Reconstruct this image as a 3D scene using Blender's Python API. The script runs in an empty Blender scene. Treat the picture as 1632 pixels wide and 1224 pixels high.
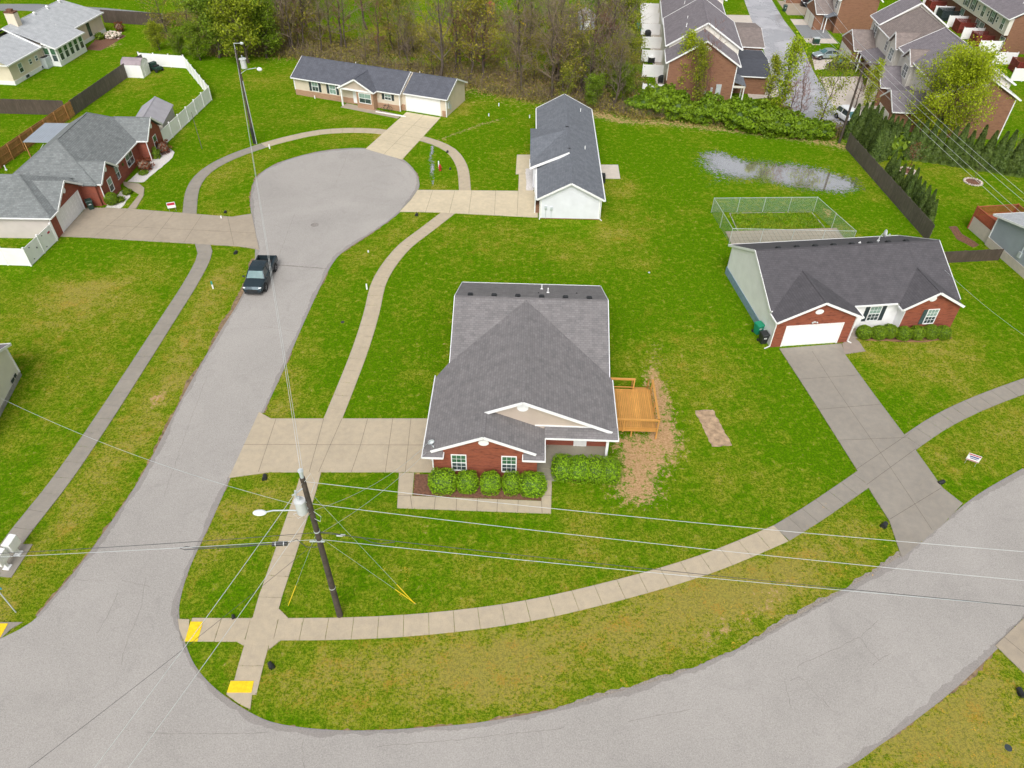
import bpy, math, random
import numpy as np
from math import radians, cos, sin, pi, hypot, atan2, sqrt, degrees
from mathutils import Vector, Matrix
random.seed(7); RNG = np.random.default_rng(7)
S = bpy.context.scene
# ------------------------------------------------------------ camera, sky, sun, exposure
FPX, PITCH, ROLL, CAMH = 1173.2, radians(42.05), radians(-0.86), 40.0
fw = Vector((0, cos(PITCH), -sin(PITCH))); rt = Vector((1, 0, 0)); dn = fw.cross(rt)
r2 = cos(ROLL)*rt + sin(ROLL)*dn; d2 = -sin(ROLL)*rt + cos(ROLL)*dn
cam = bpy.data.objects.new('camera', bpy.data.cameras.new('camera')); S.collection.objects.link(cam)
cam.matrix_world = Matrix(((r2.x, -d2.x, -fw.x, 0), (r2.y, -d2.y, -fw.y, 0), (r2.z, -d2.z, -fw.z, CAMH), (0, 0, 0, 1)))
cam.data.sensor_width = 36; cam.data.lens = FPX/1632*36; cam.data.clip_end = 4000; cam.data.clip_start = 0.5
S.camera = cam
W = bpy.data.worlds.new('World'); S.world = W; W.use_nodes = True
wn = W.node_tree; bg = wn.nodes['Background']
SUN_EL, SUN_AZ = radians(48), radians(186)
sky = wn.nodes.new('ShaderNodeTexSky'); sky.sky_type = 'NISHITA'; sky.sun_disc = False
sky.sun_elevation = SUN_EL; sky.sun_rotation = SUN_AZ; sky.dust_density = 6; sky.air_density = 1.0; sky.ozone_density = 0.6
hs = wn.nodes.new('ShaderNodeHueSaturation'); hs.inputs['Saturation'].default_value = 0.22
wn.links.new(sky.outputs[0], hs.inputs['Color']); wn.links.new(hs.outputs[0], bg.inputs[0])
bg.inputs[1].default_value = 0.15
sun = bpy.data.objects.new('sun', bpy.data.lights.new('sun', 'SUN')); S.collection.objects.link(sun)
sun.data.energy = 1.3; sun.data.angle = radians(35); sun.data.color = (1, 0.965, 0.91)
sd = Vector((sin(SUN_AZ)*cos(SUN_EL), cos(SUN_AZ)*cos(SUN_EL), sin(SUN_EL)))
sun.rotation_euler = sd.to_track_quat('Z', 'Y').to_euler(); sun.location = (0, 0, 80)
S.view_settings.view_transform = 'Standard'; S.view_settings.look = 'None'
S.view_settings.gamma = 1; S.view_settings.exposure = 0.10
S.render.resolution_x = 1024; S.render.resolution_y = 768

def G(u, v, z=0.0):
    """ground (or height z) point seen at photo position u, v"""
    u, v, z = float(u), float(v), float(z); w = (u-816)*r2 + (v-612)*d2 + FPX*fw
    t = (z-CAMH)/w.z
    return Vector((t*w.x, t*w.y, z))
# ------------------------------------------------------------ materials
MAT = {}
class NT:
    def __init__(s, name):
        m = bpy.data.materials.new(name); m.use_nodes = True; s.m = m; s.t = m.node_tree; s.N = s.t.nodes
        s.b = s.N['Principled BSDF']; MAT[name] = m
    def n(s, typ, **kw):
        x = s.N.new(typ)
        for k, v in kw.items(): setattr(x, k, v)
        return x
    def l(s, a, b): s.t.links.new(a, b)
    def val(s, x, i, v): x.inputs[i].default_value = v
    def noise(s, vec, scale, detail=3, rough=.55, dist=0):
        x = s.n('ShaderNodeTexNoise'); s.val(x, 'Scale', scale); s.val(x, 'Detail', detail); s.val(x, 'Roughness', rough); s.val(x, 'Distortion', dist)
        s.l(vec, x.inputs['Vector']); return x.outputs['Fac']
    def ramp(s, fac, a, b, ca=(0, 0, 0, 1), cb=(1, 1, 1, 1)):
        x = s.n('ShaderNodeValToRGB'); e = x.color_ramp.elements
        e[0].position = a; e[1].position = b; e[0].color = ca; e[1].color = cb
        s.l(fac, x.inputs[0]); return x.outputs[0]
    def mix(s, fac, a, b, mode='MIX'):
        x = s.n('ShaderNodeMix', data_type='RGBA', blend_type=mode)
        for sock, v in ((x.inputs[0], fac), (x.inputs[6], a), (x.inputs[7], b)):
            if isinstance(v, (int, float)): sock.default_value = v
            elif isinstance(v, tuple): sock.default_value = v if len(v) == 4 else (*v, 1)
            else: s.l(v, sock)
        return x.outputs[2]
    def math(s, op, a, b=0.0, clamp=False):
        x = s.n('ShaderNodeMath', operation=op, use_clamp=clamp)
        for i, v in enumerate((a, b)):
            if isinstance(v, (int, float)): x.inputs[i].default_value = v
            else: s.l(v, x.inputs[i])
        return x.outputs[0]
    def bump(s, h, strength=.3, dist=.02):
        x = s.n('ShaderNodeBump'); s.val(x, 'Strength', strength); s.val(x, 'Distance', dist)
        s.l(h, x.inputs['Height']); s.l(x.outputs[0], s.b.inputs['Normal'])
    def geo(s): return s.n('ShaderNodeNewGeometry').outputs['Position']
    def uv(s): return s.n('ShaderNodeTexCoord').outputs['UV']
    def ob(s): return s.n('ShaderNodeTexCoord').outputs['Object']
    def col(s, c): s.l(c, s.b.inputs['Base Color'])
    def rough(s, r): s.val(s.b, 'Roughness', r)

def plain(name, c, rough=.6, var=.12, scale=3, metal=0, bump=0, spec=.5):
    k = NT(name); p = k.ob(); n1 = k.noise(p, scale, 4); n2 = k.noise(p, scale*9, 2)
    f = k.math('ADD', k.math('MULTIPLY', n1, .7), k.math('MULTIPLY', n2, .3))
    a = tuple(x*(1-var*1.6) for x in c); b = tuple(min(1, x*(1+var*1.6)) for x in c)
    k.col(k.ramp(f, .3, .7, (*a, 1), (*b, 1))); k.rough(rough); k.val(k.b, 'Metallic', metal); k.val(k.b, 'Specular IOR Level', spec)
    if bump: k.bump(n2, bump, .02)
    return k.m
def brick(name, c1, c2, mortar, dark=.35):
    k = NT(name); uv = k.uv(); x = k.n('ShaderNodeTexBrick'); x.offset = .5
    for i, v in (('Scale', 1), ('Mortar Size', .008), ('Mortar Smooth', .1), ('Bias', -.1), ('Brick Width', .22), ('Row Height', .075)): k.val(x, i, v)
    k.val(x, 'Color1', (*c1, 1)); k.val(x, 'Color2', (*c2, 1)); k.val(x, 'Mortar', (*mortar, 1)); k.l(uv, x.inputs['Vector'])
    mp = k.n('ShaderNodeMapping'); k.val(mp, 'Scale', (1.6, 7.5, 1)); k.l(uv, mp.inputs['Vector'])
    sp = k.ramp(k.noise(mp.outputs[0], .8, 4, .7), .52, .62)
    lg = k.noise(uv, .5, 4); m = k.math('MULTIPLY', sp, dark)
    c = k.mix(m, x.outputs['Color'], tuple(v*.28 for v in c1))
    c = k.mix(k.math('MULTIPLY', k.ramp(k.noise(mp.outputs[0], .7, 4, .7), .42, .60), .45), c, (c2[0]*1.15, c2[1]*1.35, c2[2]*1.3)); c = k.mix(k.math('MULTIPLY', lg, .35), c, tuple(v*.7 for v in c2))
    k.col(c); k.rough(.85); k.bump(x.outputs['Fac'], -.4, .01); return k.m
def siding(name, c, pitch=.13, var=.05):
    k = NT(name); uv = k.uv(); sx = k.n('ShaderNodeSeparateXYZ'); k.l(uv, sx.inputs[0])
    fr = k.math('FRACT', k.math('DIVIDE', sx.outputs[1], pitch))
    n1 = k.noise(uv, .8, 4)
    k.col(k.ramp(n1, .25, .75, (*[v*(1-var*2) for v in c], 1), (*[min(1, v*(1+var)) for v in c], 1))); k.rough(.5)
    k.bump(fr, -.9, .03); return k.m
def shingle(name, c, var=.3, row=.19):
    c = tuple(v*1.22 for v in c)
    k = NT(name); uv = k.uv(); x = k.n('ShaderNodeTexBrick'); x.offset = .37
    for i, v in (('Scale', 1), ('Mortar Size', .022), ('Mortar Smooth', .5), ('Bias', 0), ('Brick Width', .36), ('Row Height', row)): k.val(x, i, v)
    k.val(x, 'Color1', (*[v*(1-var) for v in c], 1)); k.val(x, 'Color2', (*[v*(1+var) for v in c], 1)); k.val(x, 'Mortar', (*[v*.42 for v in c], 1))
    k.l(uv, x.inputs['Vector'])
    n = k.noise(uv, 1.3, 5, .6); f = k.noise(uv, 26, 2)
    cc = k.mix(.52, x.outputs['Color'], k.ramp(n, .3, .7, (*[v*.72 for v in c], 1), (c[0]*1.28, c[1]*1.24, c[2]*1.22, 1)))
    cc = k.mix(.10, cc, k.ramp(f, .35, .65, (*[v*.5 for v in c], 1), (*[v*1.6 for v in c], 1)))
    st = k.n('ShaderNodeMapping'); k.val(st, 'Scale', (.9, .12, 1)); k.l(uv, st.inputs['Vector'])
    cc = k.mix(k.math('MULTIPLY', k.ramp(k.noise(st.outputs[0], 1.4, 4), .5, .75), .3), cc, tuple(v*.6 for v in c))
    k.col(cc); k.rough(.9); k.bump(x.outputs['Fac'], -.5, .012); return k.m
def concrete(name, c, var=.14):
    k = NT(name); p = k.geo(); n1 = k.noise(p, .35, 5, .6); n2 = k.noise(p, 2.2, 4); n3 = k.noise(p, 20, 2)
    a = k.ramp(n1, .3, .7, (*[v*(1-var) for v in c], 1), (*[v*(1+var*.6) for v in c], 1))
    a = k.mix(.5, a, k.ramp(n2, .3, .7, (c[0]*.8, c[1]*.82, c[2]*.86, 1), (c[0]*1.16, c[1]*1.14, c[2]*1.1, 1)))
    st = k.math('MULTIPLY', k.ramp(k.noise(p, .8, 6, .7, 1.2), .55, .75), .3)
    a = k.mix(st, a, tuple(v*.55 for v in c))
    a = k.mix(.18, a, k.ramp(n3, .3, .7, (*[v*.6 for v in c], 1), (*[v*1.4 for v in c], 1)))
    k.col(a); k.rough(.85); k.bump(n3, .2, .01); return k.m
def asphalt(name, c, wet=0):
    k = NT(name); p = k.geo(); n1 = k.noise(p, .12, 5, .6, .6); n3 = k.noise(p, 14, 3, .7); n4 = k.noise(p, 45, 2, .8)
    a = k.ramp(n1, .3, .7, (*[v*.80 for v in c], 1), (*[v*1.16 for v in c], 1))
    a = k.mix(.30, a, k.ramp(n3, .36, .64, (*[v*.45 for v in c], 1), (*[v*1.6 for v in c], 1)))
    a = k.mix(.3, a, k.ramp(n4, .38, .62, (*[v*.35 for v in c], 1), (*[v*1.7 for v in c], 1)))
    st = k.math('MULTIPLY', k.ramp(k.noise(p, .5, 6, .7, 1.5), .52, .8), .35)
    a = k.mix(st, a, tuple(v*.6 for v in c))
    k.rough(.9); k.bump(n4, .35, .01)
    if wet:
        w = k.ramp(k.noise(p, .22, 5, .6, 1.0), .38, .56)
        a = k.mix(k.math('MULTIPLY', w, .45), a, tuple(v*.5 for v in c))
        mr = k.n('ShaderNodeMapRange'); k.l(w, mr.inputs[0]); k.val(mr, 3, .7); k.val(mr, 4, .08); k.l(mr.outputs[0], k.b.inputs['Roughness'])
        k.val(k.b, 'Specular IOR Level', .9)
    k.col(a); return k.m
def wood(name, c, var=.3, along=(1, 7, 1)):
    k = NT(name); mp = k.n('ShaderNodeMapping'); k.val(mp, 'Scale', along); k.l(k.ob(), mp.inputs['Vector'])
    n = k.noise(mp.outputs[0], 3, 4); g = k.noise(k.ob(), .6, 4)
    a = k.ramp(n, .3, .7, (*[v*(1-var) for v in c], 1), (*[v*(1+var) for v in c], 1))
    ri = k.n('ShaderNodeNewGeometry').outputs['Random Per Island']; a = k.mix(k.math('MULTIPLY', ri, .45), a, tuple(v*.55 for v in c)); k.col(k.mix(k.math('MULTIPLY', k.ramp(g, .4, .65), .4), a, tuple(v*.5 for v in c))); k.rough(.7); k.bump(n, .25, .01); return k.m
def leaf(name, c, var=.45, hue=.15, scale=.9, trans=.25):
    k = NT(name); p = k.ob(); n1 = k.noise(p, scale, 3); oi = k.n('ShaderNodeObjectInfo').outputs['Random']
    rp = k.n('ShaderNodeNewGeometry').outputs['Random Per Island']
    f = k.math('ADD', k.math('MULTIPLY', n1, .55), k.math('MULTIPLY', rp, .45))
    lo = (c[0]*(1-var), c[1]*(1-var*.85), c[2]*(1-var*.6), 1); hi = (min(1, c[0]*(1+var+hue)), min(1, c[1]*(1+var)), c[2]*(1+var), 1)
    a = k.ramp(f, .25, .75, lo, hi)
    a = k.mix(k.math('MULTIPLY', oi, .35), a, (c[0]*1.25, c[1]*.95, c[2]*.8))
    k.col(a); k.rough(.55); k.val(k.b, 'Specular IOR Level', .3)
    if trans:
        t = k.n('ShaderNodeBsdfTranslucent'); k.l(a, t.inputs['Color']); m = k.n('ShaderNodeMixShader'); k.val(m, 0, trans)
        k.l(k.b.outputs[0], m.inputs[1]); k.l(t.outputs[0], m.inputs[2]); k.l(m.outputs[0], k.N['Material Output'].inputs[0])
    return k.m

brick('brick_red', (.22, .048, .024), (.30, .072, .034), (.22, .11, .075), .75)
brick('brick_deep', (.235, .050, .028), (.31, .075, .04), (.24, .12, .10), .2)
brick('brick_brown', (.215, .092, .05), (.27, .125, .07), (.25, .15, .11), .35)
brick('brick_tan', (.36, .20, .12), (.42, .24, .15), (.36, .26, .2), .2)
siding('siding_white', (.87, .87, .88)); siding('siding_beige', (.64, .56, .45)); siding('siding_taupe', (.50, .42, .35))
siding('siding_cream', (.74, .655, .52)); siding('siding_grey', (.72, .74, .80), .2); siding('siding_mauve', (.60, .54, .52), .15); siding('siding_bluegrey', (.33, .37, .42), .15)
siding('siding_ivory', (.74, .71, .64), .15)
shingle('shingle_main', (.152, .146, .150), .28); shingle('shingle_right', (.068, .065, .073), .22); shingle('shingle_slate', (.125, .138, .160), .26)
shingle('shingle_dark', (.078, .084, .104), .24); shingle('shingle_greygreen', (.150, .165, .168), .36); shingle('shingle_pale', (.36, .38, .40), .12)
shingle('shingle_brown', (.18, .15, .14), .3); shingle('shingle_town', (.165, .150, .165), .26); shingle('shingle_charcoal', (.055, .06, .075), .2)
concrete('concrete_tan', (.445, .375, .275)); concrete('concrete_grey', (.278, .252, .216), .2); concrete('concrete_pale', (.56, .48, .34), .2)
concrete('concrete_dull', (.36, .305, .235), .2); concrete('concrete_town', (.56, .50, .44)); concrete('concrete_old', (.30, .25, .215), .2); concrete('concrete_porch', (.30, .28, .22), .2)
asphalt('asphalt', (.345, .326, .306)); asphalt('asphalt_edge', (.27, .25, .235)); asphalt('asphalt_wet', (.44, .44, .47), 1); asphalt('asphalt_dark', (.22, .23, .24))
plain('white', (.82, .83, .83), .45, .04); plain('white_vinyl', (.87, .87, .88), .4, .04, 1); plain('grey_metal', (.45, .47, .49), .45, .1, 3, .3)
plain('blue_foundation', (.19, .29, .36), .8, .15); plain('block_grey', (.30, .29, .27), .9, .2, 2, 0, .2)
plain('shutter_dark', (.035, .05, .055), .5); plain('shutter_green', (.05, .085, .085), .5, .3); plain('black_plastic', (.022, .024, .026), .45, .3)
plain('green_plastic', (.01, .24, .13), .45); plain('bin_green', (.02, .055, .045), .45); plain('yellow_pad', (.80, .57, .01), .75, .12, 6); plain('yellow_guard', (.85, .62, .02), .5, .05)
plain('flower_gold', (.70, .40, .02), .7, .2); plain('joint', (.13, .11, .085), .9, .3); plain('crack', (.235, .215, .20), .9, .3)
plain('soil', (.37, .26, .165), .95, .35, 2.2, 0, .3); plain('mulch', (.16, .075, .045), .95, .35, 6, 0, .3); plain('edge_dirt', (.22, .15, .085), .95, .45, 3, 0, .3)
plain('gravel_white', (.62, .59, .57), .9, .2, 12, 0, .4); plain('gravel_grey', (.27, .235, .20), .95, .35, 9, 0, .4); plain('stone_mix', (.42, .36, .32), .9, .8, 7, 0, .5)
plain('bark', (.085, .065, .05), .95, .35, 4, 0, .3); plain('bark_pale', (.17, .135, .10), .95, .3, 4); plain('twig', (.24, .18, .13), .95, .35, 2); plain('twig_red', (.22, .10, .07), .95, .35, 2)
plain('pole_wood', (.065, .05, .04), .9, .35, 3, 0, .3); plain('wire_white', (.55, .57, .57), .5, .05); plain('wire_dark', (.05, .055, .06), .5, .1); plain('galv', (.55, .60, .62), .4, .08, 3, .2)
plain('truck_paint', (.035, .055, .068), .22, .05, 1, .45); plain('rubber', (.018, .018, .019), .8, .2); plain('rim', (.45, .46, .48), .3, .1, 3, .8); plain('bed_liner', (.008, .009, .011), .8, .2)
plain('car_white', (.78, .80, .82), .25, .03, 1); plain('car_silver', (.38, .46, .47), .28, .04, 1, .5); plain('car_black', (.014, .018, .026), .2, .05, 1, .2); plain('lamp_glass', (.75, .78, .8), .15, .03, 1); plain('tail_red', (.35, .01, .01), .3, .05, 1)
plain('metal_roof', (.42, .47, .53), .35, .06, 1, .3); plain('shed_roof', (.36, .35, .38), .6, .08, 1); plain('shed_wall', (.46, .45, .38), .7, .08, 1); plain('shed_brown', (.30, .25, .27), .6, .15, 1)
plain('deck_red', (.21, .035, .025), .6, .2); plain('red_sign', (.45, .02, .05), .5, .05); plain('blue_sign', (.02, .28, .42), .4, .05); plain('blue_ink', (.03, .05, .25), .5, .05); plain('hydrant_red', (.4, .03, .02), .5, .1); plain('teal', (.02, .30, .26), .5, .1)
plain('brown_tree_sign', (.2, .1, .05), .8)
wood('wood_dark', (.095, .070, .055), .4, (6, 6, .6)); wood('wood_orange', (.50, .25, .09), .45, (6, 6, .6)); wood('wood_gray', (.14, .115, .10), .4, (6, 6, .6))
wood('deck_wood', (.66, .33, .08), .2, (14, .6, 1)); wood('deck_orange', (.40, .10, .045), .25, (6, 1, 1))
leaf('leaf_shrub', (.20, .38, .010), .6, .2, 2.5); leaf('leaf_hedge', (.15, .27, .010), .55, .2, 1.2); leaf('leaf_green', (.14, .24, .012), .5, .25, .35); leaf('leaf_lime', (.34, .46, .015), .40, .15, .4, .35)
leaf('leaf_dark', (.075, .14, .025), .5, .1, 1.2, .15); leaf('leaf_arbor', (.075, .130, .022), .5, .2, 1.5, .15); leaf('leaf_yellow', (.27, .34, .02), .45, .15, .5, .35); leaf('leaf_olive', (.24, .26, .03), .45, .3, .5, .3)
leaf('leaf_red', (.17, .05, .02), .4, .1, .8); leaf('leaf_brush', (.17, .17, .04), .5, .45, .3, .1); leaf('leaf_box', (.15, .27, .010), .5, .2, 2.5); leaf('leaf_weed', (.17, .32, .02), .5, .3, 1); leaf('flower_white', (.75, .70, .62), .2, 0, 1, .1)
# glass; greenish upper panes have a sky reflection painted into the colour
k = NT('glass'); n = k.noise(k.ob(), .9, 3); k.col(k.ramp(n, .35, .65, (.03, .04, .045, 1), (.09, .13, .125, 1))); k.rough(.12); k.val(k.b, 'Specular IOR Level', .8)
k = NT('glass_pale'); n = k.noise(k.ob(), .9, 3); k.col(k.ramp(n, .35, .65, (.17, .27, .23, 1), (.30, .40, .36, 1))); k.rough(.2)
k = NT('glass_reflect_green'); n = k.noise(k.ob(), 1.5, 4); k.col(k.ramp(n, .35, .65, (.03, .10, .05, 1), (.08, .18, .10, 1))); k.rough(.12); k.val(k.b, 'Specular IOR Level', .8)
k = NT('windscreen'); n = k.noise(k.ob(), 1.1, 3); k.col(k.ramp(n, .3, .7, (.04, .12, .13, 1), (.08, .19, .20, 1))); k.rough(.12); k.val(k.b, 'Specular IOR Level', .8)
# chain-link mesh
k = NT('chain_link'); uv = k.uv(); mp = k.n('ShaderNodeMapping'); k.val(mp, 'Rotation', (0, 0, radians(45))); k.l(uv, mp.inputs['Vector'])
sx = k.n('ShaderNodeSeparateXYZ'); k.l(mp.outputs[0], sx.inputs[0])
fx = k.math('LESS_THAN', k.math('FRACT', k.math('DIVIDE', sx.outputs[0], .07)), .10); fy = k.math('LESS_THAN', k.math('FRACT', k.math('DIVIDE', sx.outputs[1], .07)), .10)
k.l(k.math('MAXIMUM', fx, fy), k.b.inputs['Alpha']); k.val(k.b, 'Base Color', (.36, .45, .42, 1)); k.rough(.5)
# puddle water: reflecting film, muddy base painted paler as sky reflection; margin breaks into grass
def water(name, c, a, b, rim=.55, gl=.4):
    k = NT(name); p = k.geo(); at = k.n('ShaderNodeAttribute', attribute_name='depth')
    n = k.math('ADD', k.math('MULTIPLY', k.noise(p, 2.4, 8, .85), rim), k.math('MULTIPLY', k.noise(p, .35, 3), 1-rim))
    f = k.math('ADD', at.outputs['Fac'], k.math('MULTIPLY', k.math('SUBTRACT', n, .5), 2.4))
    k.l(k.ramp(f, a, b), k.b.inputs['Alpha']); k.val(k.b, 'Base Color', (*c, 1)); k.rough(.06); k.val(k.b, 'Specular IOR Level', 1.0); k.val(k.b, 'IOR', 1.6)
    k.bump(k.noise(p, 3, 3), .02, .02); gs = k.n('ShaderNodeBsdfGlossy'); k.val(gs, 'Roughness', .05); k.val(gs, 'Color', (.95, .97, 1, 1)); tr = k.n('ShaderNodeBsdfTransparent'); m2 = k.n('ShaderNodeMixShader'); ms = k.n('ShaderNodeMixShader')
    k.val(ms, 0, gl); k.l(k.b.outputs[0], ms.inputs[1]); k.l(gs.outputs[0], ms.inputs[2]); k.t.links.remove(k.b.inputs['Alpha'].links[0]); k.l(k.ramp(f, a, b), m2.inputs[0]); k.l(tr.outputs[0], m2.inputs[1]); k.l(ms.outputs[0], m2.inputs[2]); k.l(m2.outputs[0], k.N['Material Output'].inputs[0]); return k.m
water('water', (.42, .40, .36), .40, .60, .85, .7); water('water_thin', (.55, .56, .56), .44, .64, .85, .6)
# ------------------------------------------------------------ mesh helpers
def autouv(me):
    nl = len(me.loops); 
    if not nl: return
    uvl = me.uv_layers.new(name='UVMap')
    co = np.empty(len(me.vertices)*3); me.vertices.foreach_get('co', co); co = co.reshape(-1, 3)
    vi = np.empty(nl, int); me.loops.foreach_get('vertex_index', vi)
    nf = len(me.polygons); nr = np.empty(nf*3); me.polygons.foreach_get('normal', nr); nr = nr.reshape(-1, 3)
    tot = np.empty(nf, int); me.polygons.foreach_get('loop_total', tot)
    n = np.repeat(nr, tot, axis=0); p = co[vi]
    u = np.stack([-n[:, 1], n[:, 0], np.zeros(nl)], 1); L = np.linalg.norm(u, axis=1); flat = L < .05
    u[flat] = (1, 0, 0); L[flat] = 1; u /= L[:, None]
    v = np.cross(n, u)
    uvl.data.foreach_set('uv', np.stack([(p*u).sum(1), (p*v).sum(1)], 1).astype(np.float32).ravel())

ORD = 'first second third fourth fifth sixth seventh eighth ninth tenth eleventh twelfth thirteenth fourteenth fifteenth sixteenth seventeenth eighteenth nineteenth twentieth'.split()+['twenty-'+w for w in 'first second third fourth fifth sixth seventh eighth ninth'.split()]+['thirtieth']
def link(o, parent=None):
    S.collection.objects.link(o)
    if parent is not None: o.parent = parent
    return o
def tag(o, label, cat=None, group=None, kind=None):
    if label: o['label'] = label
    if cat: o['category'] = cat
    if group: o['group'] = group
    if kind: o['kind'] = kind
    return o
def thing(name, loc, rz=0, label=None, cat=None, group=None):
    o = bpy.data.objects.new(name, None); o.empty_display_size = .3; link(o)
    o.location = (loc[0], loc[1], loc[2] if len(loc) > 2 else 0); o.rotation_euler[2] = rz
    return tag(o, label, cat, group)

class MB:
    def __init__(s): s.v = []; s.f = []; s.m = []; s.comp = []; s.k = 0; s.cur = 0
    def mat(s, i): s.cur = i; return s
    def add(s, vs, fs):
        b = len(s.v); s.v += [tuple(p) for p in vs]
        for f in fs: s.f.append(tuple(i+b for i in f)); s.m.append(s.cur); s.comp.append(s.k)
        s.k += 1; return s
    def box(s, x0, x1, y0, y1, z0, z1):
        v = [(x, y, z) for z in (z0, z1) for y in (y0, y1) for x in (x0, x1)]
        return s.add(v, [(0, 2, 3, 1), (4, 5, 7, 6), (0, 1, 5, 4), (2, 6, 7, 3), (0, 4, 6, 2), (1, 3, 7, 5)])
    def cbox(s, c, dx, dy, dz): return s.box(c[0]-dx/2, c[0]+dx/2, c[1]-dy/2, c[1]+dy/2, c[2], c[2]+dz)
    def extr(s, pts, d):
        """closed prism: polygon pts (3D, any plane) extruded by d"""
        d = Vector(d); P = [Vector(p) for p in pts]; n = len(P)
        nr = Vector((0, 0, 0))
        for i in range(n): a, b = P[i], P[(i+1) % n]; nr += a.cross(b)
        if nr.dot(d) > 0: P = P[::-1]
        v = P+[p+d for p in P]
        return s.add(v, [tuple(range(n)), tuple(range(2*n-1, n-1, -1))]+[(i, n+i, n+(i+1) % n, (i+1) % n) for i in range(n)])
    def prism(s, poly, z0, z1): return s.extr([(p[0], p[1], z0) for p in poly], (0, 0, z1-z0))
    def roof(s, pts, t=.1): return s.extr(pts, (0, 0, -t))
    def beam(s, p, q, w, h=None):
        """oriented box between p and q: width w across, height h upwards"""
        p, q = Vector(p), Vector(q); d = (q-p); L = d.length
        if L < 1e-6: return s
        d /= L; h = w if h is None else h
        up = Vector((0, 0, 1)) if abs(d.z) < .95 else Vector((0, 1, 0))
        sx = d.cross(up).normalized()*w/2; sz = sx.cross(d).normalized()*h/2
        v = [a+i*sx+j*sz for a in (p, q) for i, j in ((-1, -1), (1, -1), (1, 1), (-1, 1))]
        return s.add(v, [(0, 1, 2, 3), (7, 6, 5, 4), (0, 4, 5, 1), (1, 5, 6, 2), (2, 6, 7, 3), (3, 7, 4, 0)])
    def tube(s, pts, rad, n=8, cap=True):
        P = [Vector(p) for p in pts]; R = rad if isinstance(rad, (list, tuple)) else [rad]*len(P)
        vs = []; ref = None
        for i, p in enumerate(P):
            d = (P[min(i+1, len(P)-1)]-P[max(i-1, 0)]).normalized()
            if ref is None: ref = Vector((0, 0, 1)) if abs(d.z) < .9 else Vector((1, 0, 0))
            x = d.cross(ref).normalized(); y = x.cross(d).normalized()
            vs += [p+R[i]*(cos(2*pi*k/n)*x+sin(2*pi*k/n)*y) for k in range(n)]
        fs = [(i*n+k, (i+1)*n+k, (i+1)*n+(k+1) % n, i*n+(k+1) % n) for i in range(len(P)-1) for k in range(n)]
        if cap: fs += [tuple(range(n)), tuple(range(len(P)*n-1, (len(P)-1)*n-1, -1))]
        return s.add(vs, fs)
    def cyl(s, c, r, h, n=16, r2=None):
        return s.tube([c, (c[0], c[1], c[2]+h)], [r, r if r2 is None else r2], n)
    def ball(s, c, rx, ry, rz, nu=14, nv=8):
        vs = [(c[0]+rx*sin(pi*j/nv)*cos(2*pi*i/nu), c[1]+ry*sin(pi*j/nv)*sin(2*pi*i/nu), c[2]+rz*cos(pi*j/nv)) for j in range(nv+1) for i in range(nu)]
        return s.add(vs, [(j*nu+i, (j+1)*nu+i, (j+1)*nu+(i+1) % nu, j*nu+(i+1) % nu) for j in range(nv) for i in range(nu)])
    def disc(s, c, r, axis='y', n=20, t=.03, ry=None):
        ry = ry or r
        if axis == 'y': pts = [(c[0]+r*cos(2*pi*k/n), c[1], c[2]+ry*sin(2*pi*k/n)) for k in range(n)]; d = (0, -t, 0)
        elif axis == 'x': pts = [(c[0], c[1]+r*cos(2*pi*k/n), c[2]+ry*sin(2*pi*k/n)) for k in range(n)]; d = (-t, 0, 0)
        else: pts = [(c[0]+r*cos(2*pi*k/n), c[1]+ry*sin(2*pi*k/n), c[2]) for k in range(n)]; d = (0, 0, t)
        return s.extr(pts, d)
    def loft(s, rings, close=True):
        """rings: equal-length closed loops"""
        n = len(rings[0]); vs = [p for r in rings for p in r]
        fs = [(i*n+k, i*n+(k+1) % n, (i+1)*n+(k+1) % n, (i+1)*n+k) for i in range(len(rings)-1) for k in range(n)]
        if close: fs += [tuple(range(n-1, -1, -1)), tuple(range((len(rings)-1)*n, len(rings)*n))]
        return s.add(vs, fs)
    def build(s, name, mats, parent=None, smooth=False, label=None, loc=None, rz=0):
        me = bpy.data.meshes.new(name); me.from_pydata(s.v, [], s.f); 
        if isinstance(mats, str): mats = [mats]
        for m in mats: me.materials.append(MAT[m])
        if len(mats) > 1: me.polygons.foreach_set('material_index', s.m)
        if smooth: me.polygons.foreach_set('use_smooth', [True]*len(me.polygons))
        me.update(); autouv(me)
        o = link(bpy.data.objects.new(name, me), parent)
        if loc: o.location = loc
        o.rotation_euler[2] = rz
        if label: o['label'] = label
        return o
def copy_tree(o, parent=None):
    c = o.copy(); S.collection.objects.link(c); c.parent = parent
    for ch in list(o.children): copy_tree(ch, c)
    return c
def npmesh(name, V, F, mats, mi=None, parent=None, attr=None):
    """big meshes from numpy: V (n,3), F (m,4) quads or (m,3)"""
    me = bpy.data.meshes.new(name); k = F.shape[1]
    me.vertices.add(len(V)); me.vertices.foreach_set('co', V.astype(np.float32).ravel())
    me.loops.add(F.size); me.loops.foreach_set('vertex_index', F.astype(np.int32).ravel())
    me.polygons.add(len(F)); me.polygons.foreach_set('loop_start', (np.arange(len(F))*k).astype(np.int32))
    if mi is not None: me.polygons.foreach_set('material_index', mi.astype(np.int32))
    for m in mats: me.materials.append(MAT[m])
    me.update(calc_edges=True); me.validate()
    if name is None: return me
    return me
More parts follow.
